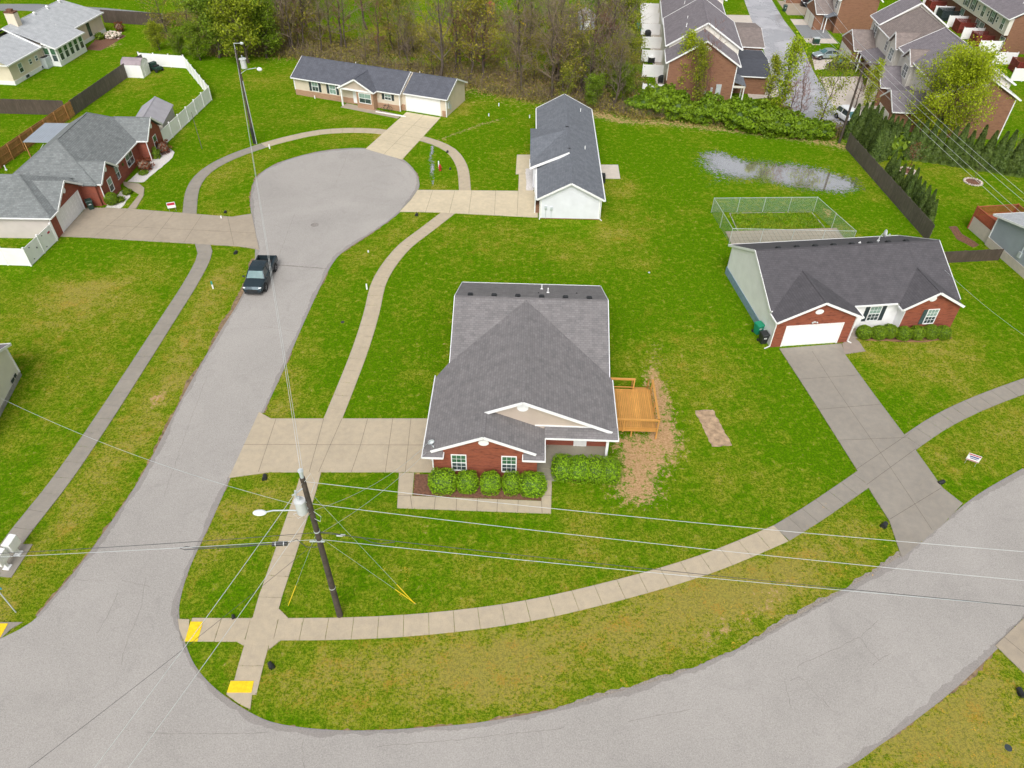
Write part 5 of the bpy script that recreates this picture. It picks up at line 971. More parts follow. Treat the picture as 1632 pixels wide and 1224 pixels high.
# ============================================================ vehicles
def wheel(par, x, y, r, w, side):
    t = MB(); n = 22; prof = [(r*.62, -w/2), (r*.93, -w/2), (r, -w*.3), (r, w*.3), (r*.93, w/2), (r*.62, w/2)]
    t.loft([[(x+p*cos(2*pi*i/n), y+q, r+p*sin(2*pi*i/n)) for p, q in prof] for i in range(n+1)], False); o = t.build('wheel', 'rubber', par)
    b = MB(); b.extr([(x+r*.62*cos(2*pi*i/n), y+side*w*.32, r+r*.62*sin(2*pi*i/n)) for i in range(n)], (0, side*.02, 0))
    for k_ in range(6): a = k_*pi/3; b.beam((x, y+side*w*.40, r), (x+r*.6*cos(a), y+side*w*.42, r+r*.6*sin(a)), .07, .03)
    b.build('rim', 'rim', o)
def vehicle(kind, loc, a, paint, label, L=4.6, Wd=1.82, group=None):
    """nose towards +x"""
    t = thing({'pickup': 'pickup_truck', 'suv': 'parked_suv', 'sedan': 'parked_car', 'van': 'parked_van'}[kind], loc, a, label, {'pickup': 'pickup truck', 'suv': 'suv', 'sedan': 'car', 'van': 'van'}[kind], group)
    h = Wd/2
    if kind == 'pickup': st = [(-L/2, .52, 1.02, .93), (-L/2+.08, .45, 1.10, .98), (-L*.22, .40, 1.12, 1), (0, .40, 1.12, 1), (L*.14, .40, 1.13, 1), (L*.24, .40, 1.12, 1), (L*.40, .42, 1.06, .98), (L*.47, .45, .98, .92), (L/2, .50, .78, .80)]; g = [(-L*.16, 1.12), (-L*.13, 1.76), (L*.06, 1.80), (L*.15, 1.70), (L*.255, 1.12)]
    elif kind == 'suv': st = [(-L/2, .5, .9, .9), (-L/2+.1, .42, 1.02, .97), (-L*.25, .36, 1.05, 1), (L*.15, .36, 1.04, 1), (L*.3, .38, 1.0, .98), (L*.45, .42, .86, .9), (L/2, .48, .66, .78)]; g = [(-L*.46, 1.03), (-L*.38, 1.62), (-.1, 1.70), (L*.1, 1.62), (L*.26, 1.03)]
    else: st = [(-L/2, .5, .82, .85), (-L/2+.1, .4, .93, .93), (-L*.3, .32, .96, 1), (L*.1, .32, .95, 1), (L*.28, .34, .92, .97), (L*.44, .38, .76, .88), (L/2, .44, .58, .72)]; g = [(-L*.36, .94), (-L*.2, 1.38), (-.1, 1.45), (L*.08, 1.38), (L*.24, .93)]
    rings = []
    for x, z0, z1, wf in st: w = h*wf; rings.append([(x, -w*.93, z0), (x, -w, z0+.14), (x, -w, (z0+z1)/2+.05), (x, -w*.95, z1-.09), (x, -w*.84, z1), (x, 0, z1+.025), (x, w*.84, z1), (x, w*.95, z1-.09), (x, w, (z0+z1)/2+.05), (x, w, z0+.14), (x, w*.93, z0)])
    if kind == 'pickup':
        # front part closed, bed as open box
        fr = [r_ for r_ in rings if r_[0][0] > -L*.19]; cut = [(-L*.165, y, z) for _, y, z in rings[3]]
        b = MB(); b.loft([cut]+fr)
        x0, x1 = -L/2, -L*.165
        for s in (-1, 1): b.extr([(x0, s*h*.80, .55), (x0, s*h*.99, .55), (x0, s*h, .9), (x0, s*h*.96, 1.08), (x0, s*h*.84, 1.12), (x0, s*h*.80, 1.12)], (x1-x0-.003, 0, 0))
        b.extr([(x0, -h*.79, .5), (x0, h*.79, .5), (x0, h*.79, 1.10), (x0, -h*.79, 1.10)], (.09, 0, 0)); o = b.build('body', paint, t)
        small(t, 'cargo_bed', 'bed_liner', lambda b: b.box(x0+.1, x1-.005, -h*.795, h*.795, .5, .66).box(x1-.03, x1-.004, -h*.79, h*.79, .66, 1.1)); small(t, 'rear_bumper', 'rim', lambda b: b.box(x0-.12, x0-.003, -h*.85, h*.85, .42, .58))
    else: b = MB(); b.loft(rings); o = b.build('body', paint, t)
    # greenhouse: glass shell with painted roof and pillars
    wl, wr = h*.88, h*.70; b = MB(); (xa, za), (xb, zb), (xm, zm), (xc, zc2), (xd, zd) = g
    def W_(z): return wl+(wr-wl)*(z-za)/(zb-za)
    b.loft([[(xa, -wl, za-.02), (xa, wl, za-.02), (xb, W_(zb-.05), zb-.05), (xb, -W_(zb-.05), zb-.05)], [(xd, -wl, zd-.02), (xd, wl, zd-.02), (xc, W_(zc2-.05), zc2-.05), (xc, -W_(zc2-.05), zc2-.05)]], True); b.build('windows', 'glass', t)
    small(t, 'roof', paint, lambda b: b.loft([[(x, -w_*wr, z-.08), (x, -w_*wr*.96, z), (x, 0, z+.03), (x, w_*wr*.96, z), (x, w_*wr, z-.08)] for x, z, w_ in ((xb-.04, zb, .98), (xb+.2, (zb+zm)/2+.02, 1.02), (xm, zm, 1.03), (xc-.1, zc2+.03, 1.02), (xc+.05, zc2-.03, .98))]))
    small(t, 'windscreen', 'windscreen', lambda b: b.extr([(xd-.04, -wl*.93, zd+.015), (xd-.04, wl*.93, zd+.015), (xc+.035, wr*.92, zc2-.075), (xc+.035, -wr*.92, zc2-.075)], (.03, 0, .02)))
    def pil(b):
        for s in (-1, 1):
            b.beam((xd, s*wl*.985, zd), (xc+.02, s*wr, zc2-.05), .07, .07); b.beam((xa, s*wl*.985, za), (xb, s*wr, zb-.05), .12, .09); xm_ = (xb+xc)/2-.05; b.beam((xm_, s*wl*1.0, za), (xm_, s*wr*1.02, zb-.05), .08, .05)
    small(t, 'pillars', paint, pil)
    for s in (-1, 1):
        xf = L/2-.14; small(t, 'headlight', 'lamp_glass', lambda b: b.ball((xf-.08, s*h*.72, st[-2][2]-.10), .17, .17, .09, 10, 6)); small(t, 'tail_light', 'tail_red', lambda b: b.box(-L/2-.012, -L/2+.08, s*h*.8-.07, s*h*.8+.07, .75, 1.0))
        small(t, 'wing_mirror', paint if kind != 'pickup' else 'black_plastic', lambda b: b.ball((xd-.15, s*(h+.12), zd+.12), .09, .13, .09, 10, 6)); small(t, 'door_seams', 'rubber', lambda b: b.box(xd-.35, xd-.335, s*h*1.001-.004, s*h*1.001+.004, .5, 1.02).box((xb+xc)/2-.05, (xb+xc)/2-.035, s*h*1.001-.004, s*h*1.001+.004, .5, 1.02))
    small(t, 'grille', 'black_plastic', lambda b: b.box(L/2-.06, L/2+.012, -h*.5, h*.5, st[-1][1]+.05, st[-1][2]-.02).box(L/2-.25, L/2+.03, -h*.75, h*.75, .32, .50)); small(t, 'underbody', 'rubber', lambda b: b.box(-L/2+.2, L/2-.3, -h*.8, h*.8, .2, .45))
    R_ = .40 if kind == 'pickup' else .34
    for x in (L*.32, -L*.30):
        for s in (-1, 1): small(t, 'wheel_arch', 'bed_liner', lambda b: b.disc((x, s*h*1.004+(0 if s < 0 else .012), R_+.03), R_*1.17, t=.012)); wheel(t, x, s*(h-.10), R_, .26, s)
    return t
f1, f2 = G(391, 468), G(427.5, 468)
vehicle('pickup', (-24.05, 58.6, 0), radians(-91), 'truck_paint', 'dark blue-grey crew-cab pickup parked at the left kerb facing the camera', 5.4, 1.95)
vehicle('suv', (45.0, 98.6, 0), radians(-75), 'car_white', 'white car half hidden by brush at the near end of the wet street', 4.5, 1.85)
vehicle('suv', (50.6, 98.3, 0), radians(195), 'car_black', 'black SUV in front of the arborvitae beside the near garage', 4.7, 1.9)
vehicle('sedan', (50.0, 124.0, 0), radians(186), 'car_silver', 'silver-green car on the driveway, upper one of the two behind the trees', 4.7, 1.8)
vehicle('sedan', (51.0, 119.5, 0), radians(188), 'car_black', 'dark car on the driveway, lower one of the two by the brick garage', 4.7, 1.8)
vehicle('suv', (56.5, 153.5, 0), radians(180), 'car_black', 'black car parked on the driveway cut by the top edge', 4.7, 1.9); vehicle('sedan', (20.0, 154.0, 0), radians(90), 'car_silver', 'grey car behind the farthest white screens, at the top edge', 4.5, 1.8)

# ============================================================ wheeled bins, mailboxes, signs, street furniture
def bin_(loc, a, mat, label, lid=None):
    t = thing('wheeled_bin', loc, a, label, 'wheeled bin'); small(t, 'bin_body', mat, lambda b: b.loft([[(-.24, -.26, .05), (.24, -.26, .05), (.24, .22, .05), (-.24, .22, .05)], [(-.31, -.34, 1.0), (.31, -.34, 1.0), (.31, .33, 1.0), (-.31, .33, 1.0)]])); 
    small(t, 'lid', lid or mat, lambda b: b.loft([[(-.34, -.38, 1.0), (.34, -.38, 1.0), (.34, .36, 1.0), (-.34, .36, 1.0)], [(-.3, -.32, 1.08), (.3, -.32, 1.08), (.3, .3, 1.12), (-.3, .3, 1.12)]]))
    for s in (-1, 1): small(t, 'wheel', 'rubber', lambda b: b.disc((s*.28, .3, .13), .13, 'x', t=.05))
    small(t, 'emblem', 'wire_white', lambda b: b.box(-.13, .13, -.325, -.30, .62, .74))
bin_(G(1206.5, 531), radians(20), 'green_plastic', 'bright green wheeled bin behind the black one by the white-sided house'); bin_(G(1214.5, 546), radians(12), 'black_plastic', 'black wheeled bin at the front left corner of the white-sided house')
bin_(G(146, 333), radians(35), 'bin_green', 'dark green wheeled bin beside the garage door of the red brick house'); bin_(G(1250, 18), 0, 'bin_green', 'dark green wheeled bin at the top beside the wet street')
sheet('mailbox_pad', px([(4, 867), (52.5, 868), (18.5, 920.5), (-40, 917), (-30, 880)]), .045, 'concrete_grey')
def mailbox(c, a, label):
    t = thing('cluster_mailbox', c, a, label, 'mailbox unit', 'white cluster mailboxes at the left edge'); small(t, 'cabinet', 'white', lambda b: b.extr([(-.42, -.24, .72), (-.42, .24, .72), (-.42, .24, 1.5), (-.42, .1, 1.56), (-.42, -.24, 1.5)], (.84, 0, 0)))
    small(t, 'pedestal', 'white', lambda b: b.loft([[(-.1, -.1, .12), (.1, -.1, .12), (.1, .1, .12), (-.1, .1, .12)], [(-.08, -.08, .72), (.08, -.08, .72), (.08, .08, .72), (-.08, .08, .72)]]).box(-.2, .2, -.2, .2, .045, .12)); small(t, 'locker_doors', 'white_vinyl', lambda b: [b.box(-.38+.26*i, -.14+.26*i, -.25, -.241, .78+.14*j, .9+.14*j) for i in range(3) for j in range(5)])
m1, m2 = G(29, 883), G(14, 905); ma = atan2((m1-m2).y, (m1-m2).x)
mailbox((m1.x+.05, m1.y, 0), ma+0, 'white cluster mailbox farther from the camera at the left edge'); mailbox((m2.x-.05, m2.y, 0), ma+0, 'white cluster mailbox nearer the camera at the left edge')
t = thing('street_sign', G(25.5, 976), .2, 'street name sign with blue blade on a grey post at the left edge', 'street sign'); small(t, 'post', 'galv', lambda b: b.cyl((0, 0, 0), .035, 2.6, 8)); small(t, 'sign_blade', 'blue_sign', lambda b: b.box(-.62, .25, -.015, .015, 2.42, 2.6).box(-.015, .015, -.3, .5, 2.62, 2.8)); small(t, 'stop_sign', 'galv', lambda b: b.disc((0, -.05, 2.1), .0375, t=.02))
def yard_sign(loc, a, label, kind):
    t = thing('yard_sign', loc, a, label, 'yard sign'); small(t, 'frame_wire', 'galv', lambda b: b.box(-.25, -.24, 0, .01, 0, .4).box(.24, .25, 0, .01, 0, .4)); small(t, 'panel', 'white', lambda b: b.box(-.31, .31, -.012, .012, .32, .8)); 
    if kind == 'a': small(t, 'red_print', 'red_sign', lambda b: b.box(-.28, .28, -.018, -.0125, .56, .76))
    else: small(t, 'red_print', 'red_sign', lambda b: b.box(-.29, .29, -.018, -.0125, .71, .78).box(-.29, .29, -.018, -.0125, .34, .38)); small(t, 'blue_print', 'blue_ink', lambda b: b.box(-.22, .24, -.018, -.0125, .58, .66).box(-.16, .2, -.018, -.0125, .48, .53))
    t.scale = (1.35,)*3
yard_sign(G(276, 337), .35, 'small red and white yard sign beside the left driveway', 'a'); yard_sign(G(1545, 741), -.5, 'red, white and blue yard sign on the verge at the right', 'b')
fs = loc2w(LO, LA, -.65, -.42, 0); u_ = G(70, 404); t = thing('fence_sign', Vector((*((G(91.5, 383.5).lerp(G(50.2, 424), .17)+Vector((.08, .0, 0))).xy), 1.35)), atan2(*(G(91.5, 383.5)-G(50.2, 424)).yx), 'small red and white sign fixed on the front white fence of the red brick house', 'sign'); small(t, 'panel', 'white', lambda b: b.box(-.22, .22, -.03, -.01, -.2, .2)); small(t, 'red_print', 'red_sign', lambda b: b.box(-.2, .2, -.035, -.031, -.02, .18))
t = thing('fire_hydrant', G(701.5, 272), 0, 'red fire hydrant between the stream and the sidewalk', 'fire hydrant'); small(t, 'barrel', 'hydrant_red', lambda b: b.cyl((0, 0, 0), .13, .6, 12).cyl((0, 0, .08), .18, .05, 12)); small(t, 'bonnet', 'hydrant_red', lambda b: b.ball((0, 0, .62), .16, .16, .16, 12, 8).cyl((0, 0, .75), .04, .1, 6)); small(t, 'outlet', 'hydrant_red', lambda b: b.tube([(-.25, 0, .42), (.25, 0, .42)], .06, 8).tube([(0, 0, .42), (0, -.22, .42)], .07, 8))
def marker(u, v, label, mat='white', h=.55, top=None, a=0):
    t = tag(small(None, 'utility_marker', [mat, top or mat], lambda b: b.mat(0).box(-.06, .06, -.05, .05, 0, h*.6).mat(1).box(-.06, .06, -.05, .05, h*.6, h)), label, 'utility marker'); t.location = G(u, v); t.rotation_euler[2] = a
marker(699.5, 268, 'white marker post next to the red fire hydrant', h=.9); marker(430, 237, 'white marker post on the verge left of the turning circle'); marker(585, 461, 'white marker stub on the verge beside the sidewalk right of the road', h=.6); marker(340, 460, 'teal-topped white marker post on the left verge', h=.8, top='teal')
marker(502, 157, 'white cleanout pipe on the lawn in front of the beige house', h=.4); marker(795, 169, 'white cleanout pipe farther right of the beige house', h=.4); marker(779, 185, 'white cleanout pipe nearer, right of the beige house', h=.35); marker(844, 188, 'white cleanout pipe left of the grey house roof', h=.4); marker(587, 402, 'small white marker low on the grass verge by the turning circle', h=.2); marker(353, 348.0, 'small white stub beside the left driveway joint', h=.3); marker(1593, 62, 'white downpipe stub behind the townhouses, upper', h=.7); marker(1582, 113, 'white downpipe stub behind the townhouses, lower', h=.7)
def drain(u, v, label, s=1.0, a=0):
    s *= .82
    t = thing('drain_pipe_end', G(u, v), a, label, 'drain pipe'); small(t, 'pipe', 'black_plastic', lambda b: b.tube([(0, .35*s, .08), (0, -.22*s, .16*s)], .17*s, 14, False).tube([(0, .35*s, .08), (0, -.2*s, .16*s)], .14*s, 14)); small(t, 'collar', 'black_plastic', lambda b: b.tube([(0, -.18*s, .155*s), (0, -.25*s, .165*s)], .2*s, 14, False).box(-.22*s, .22*s, -.1*s, .15*s, 0, .07))
drain(422, 763, 'black drain pipe end in the grass below the main driveway', 1.0, .2); drain(1408, 839, 'black drain pipe end beside the right driveway near the road', 1.1, -.8); drain(1500, 769.5, 'dark drain pipe end on the far side of the right driveway', .9, 1.9); drain(664, 343.5, 'dark drain pipe end below the pale driveway by the turning circle', 1.0); drain(375.5, 404, 'dark drain pipe end below the left driveway', 1.0); drain(433, 1063, 'dark drain pipe end right of the short ramp', .9, .7); drain(372.5, 985, 'small dark drain pipe end above the curved sidewalk', .6, .5); drain(713, 243, 'dark drain pipe end beside the stream', .9); drain(717.5, 270, 'small black drain pipe end right of the fire hydrant', .7); drain(1627, 1107, 'dark drain pipe end at the lower right edge', 1.1); drain(359, 339, 'dark drain pipe end above the left driveway', .8)
t = tag(small(None, 'drain_cover', 'shutter_dark', lambda b: b.cyl((0, 0, 0), .19, .02, 16)), 'round dark drain cover in the grass at the lower right', 'drain cover'); t.location = G(1607, 1192)
t = tag(small(None, 'valve_cover', 'black_plastic', lambda b: b.cyl((0, 0, 0), .16, .03, 12)), 'small round valve cover in the verge right of the road', 'valve cover'); t.location = G(546, 513.5)
t = tag(small(None, 'valve_cover', 'wire_white', lambda b: b.cyl((0, 0, 0), .1, .04, 12)), 'small white round cover alone in the middle lawn', 'valve cover'); t.location = G(1034.5, 434.5)
def xbox(u, v, label, w=1.0): t = thing('utility_box', G(u, v), 0, label, 'utility box'); small(t, 'cabinet', 'bin_green', lambda b: b.box(-w/2, w/2, -.4, .4, .08, .9)); small(t, 'lid', 'galv', lambda b: b.box(-w/2-.03, w/2+.03, -.43, .43, .9, 1.0)); small(t, 'base', 'concrete_town', lambda b: b.box(-w/2-.15, w/2+.15, -.55, .55, 0, .08))
xbox(1193.5, 58, 'green utility box with pale lid on the lawn left of the wet street', 1.3); xbox(1299.5, 70, 'green utility box with a small white post on the lawn right of the wet street')
t = thing('bicycle', G(616, 178.0), .3, 'dark bicycle leaning at the front of the beige house', 'bicycle')
for x in (-.5, .5): small(t, 'wheel', 'rubber', lambda b: b.tube([(x+.32*cos(a), 0, .34+.32*sin(a)) for a in np.linspace(0, 2*pi, 17)], .025, 6))
small(t, 'frame', 'black_plastic', lambda b: b.beam((-.5, 0, .34), (-.15, 0, .8), .04).beam((-.15, 0, .8), (.4, 0, .8), .04).beam((.4, 0, .8), (0, 0, .35), .04).beam((0, 0, .35), (-.5, 0, .34), .04).beam((.5, 0, .34), (.38, 0, .95), .04)); small(t, 'saddle', 'rubber', lambda b: b.box(-.3, 0, -.07, .07, .88, .94)); small(t, 'handlebar', 'black_plastic', lambda b: b.beam((.38, -.28, .98), (.38, .28, .98), .04))
t = tag(small(None, 'drain_trough', 'white', lambda b: b.box(-2.2, 2.3, -.12, .12, 0, .1)), 'long white strip edging on the ground before the beige house', 'edging'); t.location = G(622, 182.5); t.rotation_euler[2] = BA
t = thing('golf_cart', G(250, 113), radians(-30), 'small dark garden cart parked by the little white shed', 'garden cart'); small(t, 'body', 'bin_green', lambda b: b.box(-.8, .8, -.5, .5, .3, .7).box(-.8, -.2, -.5, .5, .7, 1.2)); small(t, 'seat', 'rubber', lambda b: b.box(-.1, .3, -.45, .45, .7, .85)); [small(t, 'wheel', 'rubber', lambda b: b.disc((x, y+.05, .28), .28, t=.14)) for x in (-.6, .6) for y in (-.5, .6)]
# garden pole
t = thing('garden_pole', G(322, 237), 0, 'thin bare pole standing on the lawn right of the white fence', 'pole'); small(t, 'shaft', 'wood_gray', lambda b: b.tube([(0, 0, 0), (-.05, 0, 4.6)], [.04, .025], 6))

# ============================================================ utility poles
def upole(base, lean, Ht, label, r0=.17, r1=.11):
    t = thing('utility_pole', base, 0, label, 'utility pole'); top = Vector((lean[0], lean[1], Ht)); small(t, 'shaft', 'pole_wood', lambda b: b.tube([(0, 0, -.3), top*.5, top], [r0, (r0+r1)/2, r1], 14)); return t, top
P1 = G(541.8, 981); t1, top1 = upole(P1, (.0, .0), 12.6, 'near utility pole with transformer and street lamp beside the curved sidewalk', .19, .13)
small(t1, 'pole_top_bracket', 'galv', lambda b: b.cyl((0, 0, 12.6), .09, .45, 10).cyl((0, 0, 13.05), .14, .06, 10).cyl((0, 0, 13.12), .10, .05, 10))
tr = small(t1, 'transformer', 'wire_white', lambda b: b.cyl((-.38, -.18, 10.15), .27, .85, 20).cyl((-.38, -.18, 11.0), .29, .05, 20).cyl((-.38, -.18, 11.05), .24, .05, 20, .1)); small(tr, 'bushing', 'galv', lambda b: b.cyl((-.38, -.18, 11.1), .05, .28, 8).cyl((-.5, -.1, 11.05), .035, .2, 8)); small(t1, 'mounting_bracket', 'galv', lambda b: b.box(-.2, 0, -.12, 0, 10.3, 10.4).box(-.2, 0, -.12, 0, 10.8, 10.9))
small(t1, 'fuse_arm', 'galv', lambda b: b.beam((0, 0, 11.9), (-.35, -.25, 11.75), .05).tube([(-.4, -.3, 11.95), (-.45, -.3, 11.5)], .05, 8).beam((-.6, -.35, 11.65), (-.35, -.25, 11.75), .04))
la = small(t1, 'lamp_arm', 'galv', lambda b: b.tube([(0, 0, 9.9), (-.9, -.05, 10.1), (-1.9, -.1, 10.12), (-2.35, -.12, 10.0)], .035, 8)); small(la, 'lamp_head', 'lamp_glass', lambda b: b.ball((-2.6, -.14, 9.98), .36, .19, .13, 14, 8))
small(t1, 'cable_band', 'galv', lambda b: b.cyl((0, 0, 3.0), .185, .06, 14).cyl((0, 0, 8.3), .165, .08, 14).cyl((0, 0, 7.55), .165, .08, 14).box(-.5, .3, -.12, -.05, 7.5, 7.56)); small(t1, 'wire_loops', 'wire_white', lambda b: b.tube([(.1, -.1, 12.4), (.45, 0, 12.9), (.55, 0, 12.2), (.3, -.1, 11.6)], .013, 6).tube([(-.35, -.45, 10.5), (-.75, -.45, 10.3), (-.6, -.4, 9.9), (-.2, -.2, 10.0)], .012, 6).tube([(.15, -.1, 10.1), (.5, -.2, 9.8), (.4, -.2, 9.4), (.1, -.1, 9.5)], .013, 6))
P2 = G(406.5, 229); t2, top2 = upole(P2, (.2, 0.1), 11.4, 'far utility pole with transformer left of the turning circle', .2, .13)
small(t2, 'pole_top_bracket', 'galv', lambda b: b.beam((.2, .1, 11.4), (.2, .1, 12.0), .07).beam((.2, .1, 12.0), (1.0, .1, 12.0), .06).ball((1.1, .1, 12.0), .22, .12, .16, 10, 6)); tr = small(t2, 'transformer', 'wire_white', lambda b: b.cyl((.85, -.1, 9.3), .33, 1.0, 16).cyl((.85, -.1, 10.3), .42, .06, 16)); small(tr, 'bushing', 'galv', lambda b: b.cyl((.85, -.1, 10.3), .05, .45, 8).cyl((1.05, -.1, 10.3), .04, .25, 8))
la = small(t2, 'lamp_arm', 'galv', lambda b: b.tube([(.2, 0, 8.6), (1.0, 0, 9.1), (2.2, 0, 9.3)], .035, 8)); small(la, 'lamp_head', 'lamp_glass', lambda b: b.ball((2.55, 0, 9.15), .32, .2, .22, 12, 8)); small(t2, 'conduit', 'galv', lambda b: b.beam((.25, -.1, 0), (.3, -.1, 7.8), .06)); small(t2, 'marker_sleeve', 'black_plastic', lambda b: b.cyl((0, 0, .1), .23, 2.0, 12))
P3 = G(1337.3, 227.5); t3, top3 = upole(P3, (0, 0), 10.2, 'utility pole with a wooden crossarm at the end of the wet street', .17, .11)
ca3 = Vector((1.7, -.25, 0)).normalized(); small(t3, 'crossarm', 'wood_gray', lambda b: b.beam(Vector((0, 0, 9.9))-ca3*1.75, Vector((0, 0, 9.9))+ca3*1.75, .11, .12)); small(t3, 'insulator', 'galv', lambda b: [b.cyl(Vector((0, 0, 9.97))+ca3*s, .06, .18, 8) for s in (-1.6, -.6, .6, 1.6)])
def wire(pts_or_ends, sag, rad, mat, label, cat='wire', group=None, n=24, par=None, name='overhead_wire'):
    a, c = Vector(pts_or_ends[0]), Vector(pts_or_ends[1]); o_ = a.copy() if par is None else Vector((0, 0, 0))
    P = [a.lerp(c, i/n)-Vector((0, 0, 4*sag*(i/n)*(1-i/n)))-o_ for i in range(n+1)]; b = MB(); b.tube(P, rad, 5); o = b.build(name, mat, par, True)
    if par is None: o.location = o_; tag(o, label, cat, group)
    return o
T1, T2 = P1+top1+Vector((0, 0, .5)), P2+top2
wire((T1, T2+Vector((0, 0, .55))), .9, .012, 'wire_white', 'upper of the two wires strung from the near pole to the far pole'); wire((P1+Vector((0, 0, 11.6)), P2+Vector((.1, 0, 9.6))), .8, .012, 'wire_white', 'lower of the two wires strung from the near pole to the far pole')
def ext(a, u, v, z, f=1.6): e_ = G(u, v, z); return a+(e_-a)*f
w1 = P1+Vector((0, 0, 12.3)); w2 = P1+Vector((0, 0, 10.0))
wire((w1, ext(w1, 145, 1224, 12.0, 1.3)), .25, .013, 'wire_white', 'upper wire running from the near pole to the lower left across both yellow pads'); wire((w2, ext(w2, 200, 1224, 10.0, 1.3)), .25, .013, 'wire_white', 'lower wire running from the near pole to the lower left across both yellow pads')
w4, w5 = P1+Vector((0, 0, 7.6)), P1+Vector((0, 0, 8.2)); wire((w4, ext(w4, 38, 1224, 7.4, 1.3)), .3, .010, 'wire_dark', 'thin dark cable running from the near pole to the lower left corner')
wire((w1+Vector((0, 0, .0)), ext(w1, 1632, 860, 11.9, 2.0)), .9, .013, 'wire_white', 'topmost long white wire crossing to the right edge from the near pole'); w3 = P1+Vector((0, 0, 10.6)); wire((w3, ext(w3, 1632, 907, 10.3, 2.0)), .9, .013, 'wire_white', 'second long white wire crossing to the right edge from the near pole')
wire((w5, ext(w5, 1632, 955, 7.6, 2.0)), .6, .016, 'wire_dark', 'upper dark cable crossing to the right edge from the near pole'); wire((w4, ext(w4, 1632, 955, 7.45, 2.0)), .6, .013, 'galv', 'lower grey cable crossing to the right edge from the near pole')
wire((w5, ext(w5, 0, 880, 7.5, 1.3)), .15, .016, 'wire_dark', 'dark cable running from the near pole to the left edge above the mailboxes'); wire((w4, ext(w4, 0, 886, 7.2, 1.3)), .12, .010, 'galv', 'thin grey cable just below the dark one running to the left edge')
# slack loop with splice closure hanging on the left cable
t = thing('splice_closure', P1+Vector((-.2, 0, 7.5)), 0, 'black cylindrical splice closure with a long cable loop left of the near pole', 'cable closure'); e1 = G(287, 874, 7.3)-(P1+Vector((-.2, 0, 7.5))); e0 = G(458, 866, 7.3)-(P1+Vector((-.2, 0, 7.5))); e2 = G(434, 867, 7.3)-(P1+Vector((-.2, 0, 7.5)))
small(t, 'closure_body', 'black_plastic', lambda b: b.tube([e0, e2], .13, 12)); small(t, 'closure_band', 'wire_white', lambda b: b.tube([e0.lerp(e2, .2), e0.lerp(e2, .25)], .136, 12).tube([e0.lerp(e2, .75), e0.lerp(e2, .8)], .136, 12)); small(t, 'cable_loop', 'wire_dark', lambda b: b.tube([e2, e2.lerp(e1, .5), e2.lerp(e1, .85), e1.lerp(e2, .06)+Vector((0, .1, 0)), e1, e1.lerp(e2, .06)-Vector((0, .1, 0)), e2.lerp(e1, .85)-Vector((0, .05, .05)), e2.lerp(e1, .4)-Vector((0, .05, .05)), e2], .022, 6).tube([e0, (-1.0, 0, .1), (-.6, 0, -.6), (0, 0, -.6), (.25, 0, -.1)], .022, 6))
t = thing('cable_splice', P1+Vector((1.15, -.02, 8.0)), -.05, 'small white cable splice on the dark cable just right of the near pole', 'cable splice'); small(t, 'clamp', 'wire_white', lambda b: b.tube([(-.16, 0, 0), (.16, 0, 0)], .06, 8).tube([(.05, 0, .05), (.3, 0, .05)], .05, 8)); small(t, 'cable_loop', 'wire_dark', lambda b: b.tube([(-1.1, 0, .2), (-.4, 0, .18), (.2, 0, .05), (1.2, 0, -.1), (1.7, -.05, -.4), (2.1, -.05, -.45), (2.9, -.05, -.25)], .022, 6))
# service drops
hd = loc2w(MAIN_O, MAIN_A, -.4, 1.4, 3.0); wire((P1+Vector((0, 0, 10.0)), hd), .8, .010, 'galv', 'twisted service cable from the near pole to the roof corner of the middle brick house'); wire((P1+Vector((0, 0, 8.0)), hd+Vector((.1, -.2, -.4))), .5, .010, 'galv', 'thin phone cable from the near pole to the front corner of the middle brick house')
wire((P1+Vector((0, 0, 10.2)), G(0, 634, 3.2)), 1.0, .010, 'galv', 'twisted service cable from the near pole across the side street to the left edge'); q3 = G(1500, 530-10, 3.0)
wire((loc2w(RO, RA, 17.0, 9, 4.0), G(1640, 540, 6)), .4, .008, 'galv', 'thin cable from the back of the white-sided house to the right edge')
# guys with yellow guards
gA = G(662, 963); 
def guy(top, ga, label, gl=.22):
    t = thing('guy_wire', ga, 0, label, 'guy wire'); d = top-ga; small(t, 'strand', 'galv', lambda b: b.tube([(0, 0, 0), d], .006, 5)); small(t, 'yellow_guard', 'yellow_guard', lambda b: b.tube([d*.01, d*gl], .025, 8))
guy(P1+Vector((0, 0, 11.9)), gA, 'guy wire with yellow guard reaching highest on the near pole', .2); guy(P1+Vector((0, 0, 7.9)), gA+Vector((.05, .02, 0)), 'guy wire with yellow guard fixed lower on the near pole', .24); guy(P1+Vector((0, 0, 8.3)), G(459, 966), 'guy wire with yellow guard left of the near pole by the sidewalk', .30)
for i, s in enumerate((-1.6, -.6, .6, 1.6)):
    a = P3+Vector((0, 0, 10.1))+ca3*s; u, v = [(1632, 352-4), (1632, 336), (1632, 314), (1632, 302)][i]
    wire((a, ext(a, u, v, 9.6, 1.3)), .4, .013, 'wire_white', ['lowest', 'second lowest', 'second highest', 'highest'][i]+' of the four white wires from the crossarm pole to the right edge', group='four wires over the arborvitae'); 
    u2 = [1262, 1280, 1302, 1318][i]; wire((a, ext(a, u2, 0, 10, 1.15)), .5, .014, 'galv', ['leftmost', 'second from left', 'second from right', 'rightmost'][i]+' of the four wires from the crossarm pole to the top edge', group='four wires up the wet street')
